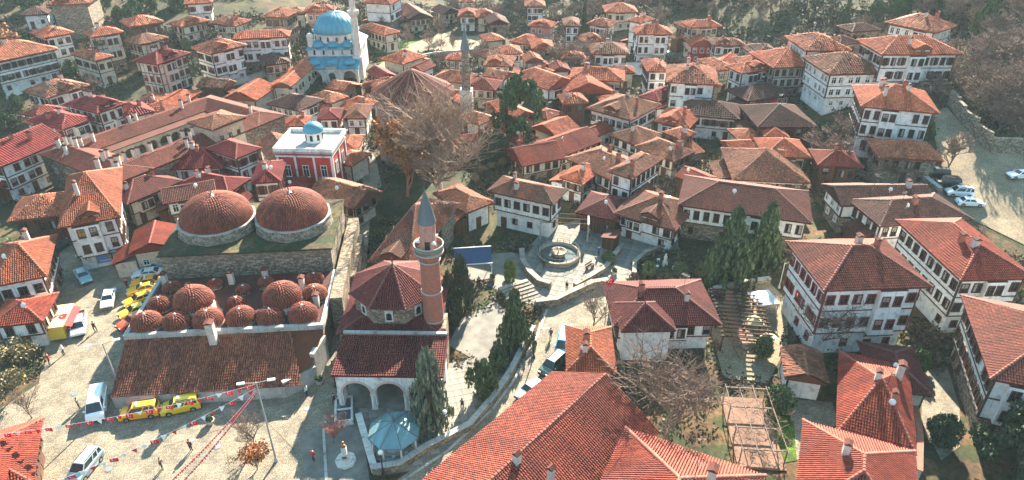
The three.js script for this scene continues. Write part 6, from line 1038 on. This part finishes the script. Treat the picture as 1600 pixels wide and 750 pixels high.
// ---------------------------------------------------------------- fountain square
{
  const [fx, fz] = AT_FOUNTAIN, f = thing('round_fountain', 'round stone fountain with double rim and water in paved square', 'fountain', fx, .05, fz);
  mk('rim', new THREE.LatheGeometry([[3.5, 0], [3.6, .7], [3.5, .8], [3.1, .8], [3.05, .3], [2.9, .3], [2.9, .2]].map(p => new THREE.Vector2(...p)), 32), MT.stone, f); mk('water', cyl(3.0, 3.0, .06, 32, 0, .34, 0), MT.water, f); mk('inner_bowl', new THREE.LatheGeometry([[1.0, .2], [1.2, .9], [1.35, 1.1], [1.15, 1.12], [1, .9], [0, .85]].map(p => new THREE.Vector2(...p)), 24), MT.stone, f); mk('spout', cyl(.1, .16, .9, 8, 0, 1.3, 0), MT.marble, f);
  for (let i = 0; i < 20; i++) { const t = i / 20 * 6.283; mk('railing_post', cyl(.035, .035, .8, 5, Math.cos(t) * 3.35, 1.15, Math.sin(t) * 3.35), MT.dark, f); } mk('railing', new THREE.TorusGeometry(3.35, .035, 5, 40).rotateX(Math.PI / 2), MT.dark, f, 0, 1.5, 0);
  const st = thing('stone_steps', 'broad stone steps below the fountain terrace', 'steps', 1.2, 0, -83.6, .5); for (let i = 0; i < 6; i++) mk('step', bx(5, .9 - i * .15, .7), i % 2 ? MT.stone : slabM[2], st, (i % 3) * .12, (.9 - i * .15) / 2, -2 + i * .68);
  const pg = thing('portal_pergola', 'tall white metal portal pergola behind the fountain', 'pergola', 9, 0, -101.5, -.1); for (const x of [-4, 4]) mk('portal', merge([cyl(.14, .14, 3.4, 8, x, 1.7, 2), cyl(.14, .14, 3.4, 8, x, 1.7, -2), bx(.32, .32, 4.6, x, 3.5, 0)]), MT.kerb, pg); for (let i = 0; i < 3; i++) ub('cross_beam', MT.wood, pg, 0, 3.3, -1.6 + i * 1.6, 8, .1, .1);
  const [kx, kz] = AT_KIOSK, k = thing('wooden_kiosk', 'small brown wooden kiosk with slanted roof by square', 'kiosk', kx, .05, kz, -.5); mk('wall', bx(2, 2.1, 2.6, 0, 1.05, 0), MT.wood, k); mk('roof', bx(2.6, .12, 3.2).rotateZ(.18), roofMat('brn'), k, 0, 2.4, 0); ub('door', MT.frame, k, 1.02, 1, 0, .08, 1.8, .8);
  const [cx, cz] = AT_CANOPY, c = thing('blue_canopy', 'dark blue slanted canopy on white frame over cafe terrace', 'canopy', cx, .06, cz, .12); mk('cloth', bx(5.8, .06, 2.9).rotateX(.55), MT.bluecloth, c, 0, 2.9, 0); mk('cloth_border', merge([bx(5.9, .12, .12, 0, 3.68, -1.22), bx(5.9, .12, .12, 0, 2.13, 1.26)]), MT.wframe, c); for (const x of [-2.8, 2.8]) { mk('post', cyl(.06, .06, 3.7, 6, x, 1.85, -1.2), MT.wframe, c); mk('post', cyl(.06, .06, 2.2, 6, x, 1.1, 1.25), MT.wframe, c); }
  const bl = ['brown picnic bench on the cafe terrace', 'red brown bench beside the stepped path', 'slatted bench near the fountain wall']; [[-3.6, -86.3, .3], [0.6, -84.6, 1.2], [12.4, -91, .8]].forEach(([x, z, a], i) => { const b = thing('bench', bl[i], 'bench', x, .1, z, a); for (let j = 0; j < 4; j++) ub('slat', MT.wood, b, 0, .48, -.25 + j * .16, 1.8, .05, .12); for (const s of [-1, 1]) ub('leg', MT.dark, b, s * .75, .23, 0, .08, .46, .5); for (let j = 0; j < 2; j++) ub('backrest_slat', MT.wood, b, 0, .7 + j * .16, -.36, 1.8, .12, .05); });
  // vine pergola with parasols
  const vp = thing('vine_pergola', 'wooden slatted pergola in the garden beside the mansion', 'pergola', 31.5, .05, -75.5, -.12); for (const [x, z] of [[-3, -5], [3, -5], [-3, 0], [3, 0], [-3, 5], [3, 5]]) ub('post', MT.wood, vp, x, 1.35, z, .2, 2.7, .2); for (let i = 0; i < 13; i++) ub('rafter', MT.wood, vp, 0, 2.86, -5.4 + i * .9, 7, .16, .12); for (const x of [-3, 0, 3]) ub('beam', MT.wood, vp, x, 2.7, 0, .16, .18, 11);
  const pl = ['cream parasol under the pergola beams', 'cream parasol beside the pergola shrub']; [[33.6, -74.8], [34.2, -71]].forEach(([x, z], i) => { const p = thing('parasol', pl[i], 'parasol', x, .05, z); mk('canopy', new THREE.ConeGeometry(1.3, .6, 8, 1, true), M([.42, .38, .22], .9), p, 0, 2.3, 0); mk('pole', cyl(.04, .04, 2.4, 6, 0, 1.2, 0), MT.metal, p); });
  const tent = thing('white_tent', 'white pointed tent roof beside the mansion', 'tent', 36, .05, -79.5, .2); mk('roof', new THREE.ConeGeometry(2.4, 1.1, 4).rotateY(.785), MT.wcloth, tent, 0, 3.1, 0); for (const [x, z] of [[-1.5, -1.5], [1.5, -1.5], [-1.5, 1.5], [1.5, 1.5]]) mk('leg', cyl(.05, .05, 2.6, 6, x, 1.3, z), MT.metal, tent);
  const ds = thing('deck', 'brick paved garden deck with timber frame and bare vines', 'deck', 27.8, .05, -56.5, -.08); mk('floor', bx(5.2, .12, 11), M([.30, .17, .125], .9, { map: TX.pave }), ds, 0, .06, 0); for (let i = 0; i < 4; i++) mk('frame', merge([bx(.12, 2.2, .12, -2.4, 1.2, 0), bx(.12, 2.2, .12, 2.4, 1.2, 0), bx(5, .14, .14, 0, 2.3, 0)]), MT.bark, ds, 0, 0, -4.8 + i * 3.2); for (const x of [-2.4, -.8, .8, 2.4]) ub('rail', MT.bark, ds, x, 2.42, 0, .09, .09, 10.4); const RV = rng(8), VT = new Wood(); for (let i = 0; i < 90; i++) { let q = V3((RV() - .5) * 5.4, 2.4 + RV() * .3, (RV() - .5) * 10.5); for (let k = 0; k < 5; k++) { const e2 = q.clone().add(V3((RV() - .5) * 1.2, (RV() - .55) * .5, (RV() - .5) * 1.2)); VT.seg(q, e2, .03, .02, 3); q = e2; } } mk('bare_vine', VT.geo(), MT.twig, ds);
  const [wx, wz] = AT_WELL, we = thing('stone_well', 'round stone well with pale water in cobbled yard', 'well', wx, .06, wz); mk('rim', new THREE.LatheGeometry([[1.1, 0], [1.1, .8], [.8, .8], [.8, .3]].map(p => new THREE.Vector2(...p)), 18), MT.stone, we); mk('water', cyl(.82, .82, .05, 16, 0, .5, 0), MT.water, we);
  const sg = thing('statue_group', 'white stone statue and stools in the round garden bed', 'statue', 24.5, .05, -91.8); mk('pedestal', bx(.7, .8, .7, 0, .4, 0), MT.marble, sg); mk('figure', new THREE.LatheGeometry([[0, 0], [.3, 0], [.25, .5], [.32, .9], [.12, 1.1], [.17, 1.25], [.12, 1.42], [0, 1.45]].map(p => new THREE.Vector2(...p)), 12), MT.marble, sg, 0, .8, 0); for (const [x, z] of [[-1.4, .8], [1.2, 1.1], [-.8, -1.2]]) mk('stool', cyl(.28, .24, .5, 10, x, .25, z), MT.marble, sg);
}
// ---------------------------------------------------------------- banner, stall, flags, lamps
{
  const cv = document.createElement('canvas'); cv.width = 256; cv.height = 160; const c = cv.getContext('2d'); c.fillStyle = '#5b7fbd'; c.fillRect(0, 0, 256, 160); c.fillStyle = '#e9eef7'; for (let i = 0; i < 5; i++) c.fillRect(40 + i * 3, 16 + i * 11, 170 - i * 9, 5); c.fillStyle = '#6d5a44'; c.fillRect(92, 84, 80, 44); c.fillStyle = '#b08a58'; c.fillRect(98, 92, 30, 28); c.fillRect(134, 96, 32, 24); c.fillStyle = '#e9eef7'; c.fillRect(20, 138, 216, 5);
  const t = new THREE.CanvasTexture(cv); t.colorSpace = THREE.SRGBColorSpace; const [x, z] = AT_BANNER, b = thing('banner', 'blue printed banner on the ground floor of the tall orange roofed house', 'banner', -64.0, 0, -92.2, .42); mk('print', new THREE.BoxGeometry(4.2, 2.6, .05), M([1, 1, 1], .7, { map: t }), b, 0, 2.1, 0); mk('frame', merge([bx(4.4, .1, .1, 0, 3.45, -.01), bx(4.4, .1, .1, 0, .75, -.01), bx(.1, 2.8, .1, -2.15, 2.1, -.01), bx(.1, 2.8, .1, 2.15, 2.1, -.01)]), MT.metal, b); for (const s of [-1, 1]) mk('post', cyl(.05, .05, 3.5, 6, s * 2.1, 1.7, -.1), MT.metal, b);
  const flagC = document.createElement('canvas'); flagC.width = 96; flagC.height = 64; const f = flagC.getContext('2d'); f.fillStyle = '#d3121b'; f.fillRect(0, 0, 96, 64); f.fillStyle = '#ffffff'; f.beginPath(); f.arc(36, 32, 17, 0, 6.3); f.fill(); f.fillStyle = '#d3121b'; f.beginPath(); f.arc(41, 32, 13.5, 0, 6.3); f.fill(); f.fillStyle = '#ffffff'; f.beginPath(); for (let i = 0; i < 10; i++) { const a = Math.PI + i * .6283, r = i % 2 ? 3.4 : 8.5; f.lineTo(59 + Math.cos(a) * r, 32 + Math.sin(a) * r); } f.fill();
  const ft = new THREE.CanvasTexture(flagC); ft.colorSpace = THREE.SRGBColorSpace; const flagM = M([1, 1, 1], .8, { map: ft });
  const flagG = new THREE.BoxGeometry(.75, .5, .012, 6, 1, 1); { const p = flagG.attributes.position; for (let i = 0; i < p.count; i++) p.setZ(i, p.getZ(i) + Math.sin(p.getX(i) * 7) * .05); flagG.computeVertexNormals(); }
  const penG = new THREE.ExtrudeGeometry(new THREE.Shape([[-.28, 0], [.28, 0], [0, -.62]].map(p => new THREE.Vector2(...p))), { depth: .012, bevelEnabled: false });
  const smallPen = penG.clone().scale(.55, .55, 1);
  function bunting(label, A, B, sag, n, kinds) { const g = thing('bunting', label, 'bunting', 0, 0, 0), mid = A.clone().lerp(B, .5).add(V3(0, -sag * 2, 0)), cu = new THREE.QuadraticBezierCurve3(A, mid, B), R = rng(n); mk('string', new THREE.TubeGeometry(cu, 40, .02, 4), MT.wcloth, g); for (let i = 0; i < n; i++) { const q = cu.getPoint((i + .6) / n), tn = cu.getTangent((i + .6) / n), ry = Math.atan2(-tn.z, tn.x), k = kinds[i % kinds.length]; const m = k === 'f' ? mk('flag', flagG, flagM, g, q.x, q.y - .27, q.z, ry) : mk('pennant', k === 's' ? smallPen : penG, k === 'w' ? MT.wcloth : MT.redcloth, g, q.x, q.y, q.z, ry); m.rotation.z = (R() - .5) * .5; m.rotation.x = (R() - .5) * .5; } }
  const top = V3(...BUNT[0]); bunting('string of red and white national flags above the taxis', top, V3(...BUNT[1]), .7, 26, ['f', 'r', 'f', 'w']); bunting('string of alternate red and white pennants over the square', top.clone().add(V3(0, -.5, 0)), V3(...BUNT[2]), .6, 21, ['r', 'w', 'f', 'w']); bunting('dense line of small red pennants, left of a pair', top.clone().add(V3(0, -.8, 0)), V3(...BUNT[3]), .3, 40, ['s']); bunting('dense line of small red pennants, right of a pair', top.clone().add(V3(0, -1, 0)), V3(...BUNT[4]), .3, 40, ['s']);
  const lampL = ['tall grey street lamp beside the bath house corner', 'tall white lamp post carrying the flag strings', 'black globe lamp post on the court wall beside conifer', 'black globe lamp post at the corner of the court wall', 'thin grey lamp post behind the fountain square', 'curved white lamp beside the mansion terrace', 'slim twin post lamp beside the mosque lane', 'dark street lamp on the kerb of the curved street'];
  LAMPS.forEach(([x, z], i) => { const H = [8, 11.6, 3.4, 3.4, 7, 4.5, 4, 4.5][i], g = thing('street_lamp', lampL[i], 'street lamp', x, .1, z, i === 0 ? .4 : .2), m = i < 2 || i === 5 ? MT.kerb : MT.dark; mk('pole', cyl(.06, i < 2 ? .13 : .08, H, 8, 0, H / 2, 0), m, g); mk('base', cyl(.16, .22, .5, 8, 0, .25, 0), m, g); if (i === 2 || i === 3) mk('globe', new THREE.SphereGeometry(.28, 12, 8), MT.lamp, g, 0, H + .2, 0); else for (const s of i < 2 ? [-1, 1] : [1]) { mk('arm', cyl(.04, .04, 1.4, 6).rotateZ(Math.PI / 2 + s * .15), m, g, s * .7, H, 0); mk('lamp_head', bx(.75, .14, .3), MT.lamp, g, s * 1.5, H + .1, 0); } });
  const [sx, sz] = AT_STALL, s = thing('food_stall', 'yellow market stall trailer with a red flag on its roof', 'stall', sx - .3, .06, sz - 3, .25); mk('body', bx(2.2, 2.0, 5, 0, 1.2, 0), MT.yellow, s); mk('roof', bx(2.6, .14, 5.4, 0, 2.35, 0), M([.80, .62, .25], .7), s); mk('roof_flag', flagG, flagM, s, .4, 2.6, .4).scale.set(2.2, 2.2, 1); s.children[2].rotation.x = -1.5; s.children[2].position.y = 2.46; mk('awning', bx(.1, .06, 4.6).scale(12, 1, 1).rotateZ(-.35), MT.redcloth, s, 1.6, 2.1, 0); for (const z2 of [-1.6, 1.6]) mk('wheel', WHG, MT.tyre, s, -1, .25, z2); mk('counter', bx(.6, .1, 4.2, 1.3, 1.1, 0), MT.wood, s); for (let i = 0; i < 5; i++) ub('crate', [MT.redcloth, MT.skyblue, MT.wood][i % 3], s, 1.5, .25, -1.9 + i * .95, .6, .4, .7);
  const mf = thing('wall_flag', 'red national flag hanging from the mansion front', 'flag', 39.5, 6.2, -75.8, -1.2); mk('pole', cyl(.03, .03, 1.6, 6).rotateX(1.0), MT.metal, mf); mk('cloth', flagG, flagM, mf, 0, -.5, .5).scale.set(2, 2.2, 1);
  const sf = thing('flag_pole', 'slim flag pole with red flag beside the deep red roofed house', 'flag pole', 13.2, 0, -77); mk('pole', cyl(.04, .05, 8, 6, 0, 4, 0), MT.metal, sf); const c2 = mk('flag', flagG, flagM, sf, .25, 7.1, 0, .5); c2.scale.set(1.3, 2.2, 1); c2.rotation.z = -1.1;
  const tp = thing('blue_tarpaulin', 'bright blue tarpaulin over a shed on the hillside', 'tarpaulin', -79.2, terr(-79.2, -188) + 0, -188, .5); mk('sheet', bx(8, 3.4, .3, 0, 2.2, 0), M([.03, .25, .55], .6), tp); mk('frame', bx(8.4, .2, 2, 0, 3.9, -1), MT.metal, tp);
  const tp2 = thing('blue_tarpaulin', 'crumpled blue tarpaulin beside the big timber house', 'tarpaulin', -91.5, terr(-91.5, -150) + .02, -150, .3); mk('sheet', (() => { const g = new THREE.SphereGeometry(1, 10, 6, 0, 6.3, 0, 1.57); g.scale(2.3, 1.6, 1.5); return g; })(), M([.03, .22, .5], .6), tp2);
  const sp = thing('lean_to', 'pale tarpaulin lean to beside the red shuttered house', 'lean to', 33.5, 0, -187.5, 0); mk('sheet', bx(6.6, .1, 4.6).rotateX(.5), MT.kerb, sp, 0, 3, 0); for (const x of [-3, 3]) ub('post', MT.wood, sp, x, 1.1, 1.9, .15, 2.2, .15);
  const hl = thing('hoarding_terrace', 'flat pale terracotta terrace beside tan roofed cottage', 'terrace', 48.5, 0, -127, .05); mk('slab', bx(8, 3.4, 7, 0, 1.7, 0), MT.cream, hl); mk('deck', bx(8.3, .15, 7.3, 0, 3.5, 0), M([.55, .32, .22], .9, { map: TX.fine }), hl); for (let i = 0; i < 6; i++) ub('railing_post', MT.dark, hl, -3.9 + i * 1.55, 4, 3.5, .06, .9, .06); ub('railing', MT.dark, hl, 0, 4.45, 3.5, 8, .06, .06);
}
// ---------------------------------------------------------------- stone bands, manholes and planters of the square
{
  const par = scene.getObjectByName('cobbled_square'), bandM = M([.36, .34, .30], .9, { map: TX.gravel }); const line = (a, b, w) => { const L = Math.hypot(b[0] - a[0], b[1] - a[1]); mk('paving_band', bx(L, .04, w), bandM, par, (a[0] + b[0]) / 2, .055, (a[1] + b[1]) / 2, Math.atan2(-(b[1] - a[1]), b[0] - a[0])); };
  for (const [a, b] of BANDS) line(a, b, .14);
  for (const [x, z] of MANHOLES) mk('manhole_cover', cyl(.38, .38, .03, 14), MT.metal, par, x, .07, z);
  const pl = ['stone planter with winter shrub beside the taxi vans', 'stone planter with winter shrub at the kerb of the mosque lane', 'stone planter with winter shrub on the fountain square', 'stone planter with winter shrub by the cafe terrace'];
  PLANTERS.forEach(([x, z], i) => { const R = rng(i + 3), p = thing('planter', pl[i], 'planter', x, .06, z); mk('tub', new THREE.LatheGeometry([[.35, 0], [.5, .55], [.55, .6], [.45, .6], [.4, .45], [0, .45]].map(q => new THREE.Vector2(...q)), 12), MT.cream, p); const pts = []; for (let k = 0; k < 40; k++) pts.push(V3((R() - .5) * .6, .6 + R() * .5, (R() - .5) * .6)); mk('foliage', leaves(pts, 260, .16, R, GREEN, .15), LF, p); });
}
// ---------------------------------------------------------------- people: one continuous body each
{
  const N = 56, S = 1.0; const mc = new MarchingCubes(N, new THREE.MeshBasicMaterial(), false, false, 60000); mc.isolation = 0;
  const cap = (p, a, b, ra, rb) => { const ab = b.clone().sub(a), t = clamp(p.clone().sub(a).dot(ab) / ab.lengthSq(), 0, 1); return p.distanceTo(a.clone().addScaledVector(ab, t)) - lerp(ra, rb, t); };
  function body(walk) {
    const w = walk, B = [[V3(0, 1.0, 0), V3(0, 1.38, 0), .145, .165], [V3(-.13, 1.4, 0), V3(.13, 1.4, 0), .1, .1], [V3(0, 1.42, 0), V3(0, 1.55, .01), .065, .06], [V3(0, 1.62, .02), V3(0, 1.7, .01), .095, .1]];
    for (const s of [-1, 1]) { const k = s * w; B.push([V3(s * .09, .98, 0), V3(s * .1, .52, .14 * k), .105, .07], [V3(s * .1, .52, .14 * k), V3(s * .1, .09, .06 * k - .12 * Math.abs(w)), .07, .045], [V3(s * .1, .05, .06 * k - .12 * Math.abs(w)), V3(s * .11, .04, .06 * k - .12 * Math.abs(w) + .17), .045, .04], [V3(s * .19, 1.4, 0), V3(s * .25, 1.12, -.1 * k), .062, .05], [V3(s * .25, 1.12, -.1 * k), V3(s * .24, .88, .1 - .16 * k), .05, .035], [V3(s * .24, .87, .1 - .16 * k), V3(s * .235, .78, .12 - .17 * k), .036, .028]); }
    const p = V3(); mc.reset(); for (let k = 0; k < N; k++) for (let j = 0; j < N; j++) for (let i = 0; i < N; i++) { p.set((i - N / 2) / (N / 2), (j - N / 2) / (N / 2) + .9, (k - N / 2) / (N / 2)); let d = 9; for (const [a, b, ra, rb] of B) { const e = cap(p, a, b, ra, rb), h = Math.max(.05 - Math.abs(d - e), 0) / .05; d = Math.min(d, e) - h * h * .05 * .25; } mc.field[i + j * N + k * N * N] = -d; }
    mc.update(); const n = mc.count ?? mc.geometry.drawRange.count, g = new THREE.BufferGeometry(), pos = mc.positionArray.slice(0, n * 3); for (let i = 1; i < pos.length; i += 3) pos[i] += .9; g.setAttribute('position', new THREE.Float32BufferAttribute(pos, 3)); g.setAttribute('normal', new THREE.Float32BufferAttribute(mc.normalArray.slice(0, n * 3), 3)); return g;
  }
  const forms = [body(0), body(1), body(-.6)], coat = [[.16, .02, .03], [.03, .03, .04], [.04, .03, .03], [.05, .12, .35], [.03, .03, .035], [.10, .09, .09], [.75, .75, .75], [.5, .03, .03], [.04, .04, .05], [.2, .18, .16], [.05, .05, .08], [.12, .08, .06]], leg = [[.02, .025, .05], [.03, .03, .03], [.05, .05, .06]];
  PEOPLE.forEach(([label, x, z], i) => { const g = forms[i % 3].clone(), P = g.attributes.position, c = []; for (let k = 0; k < P.count; k++) { const y = P.getY(k), zz = P.getZ(k), ax = Math.abs(P.getX(k)); const q = y > 1.7 || (y > 1.58 && zz < .0) ? [.03, .02, .015] : y > 1.47 || (y < .87 && ax > .19) ? [.45, .28, .2] : y > .9 || ax > .2 ? coat[i % 12] : y > .1 ? leg[i % 3] : [.02, .02, .02]; c.push(...q); } g.setAttribute('color', new THREE.Float32BufferAttribute(c, 3)); const m = mk(numbered('person'), g, MT.vert, scene, x, .08 + terr(x, z), z, i * 1.3); tag(m, label, 'person', 'people in the streets'); });
}
renderer.render(scene, camera);
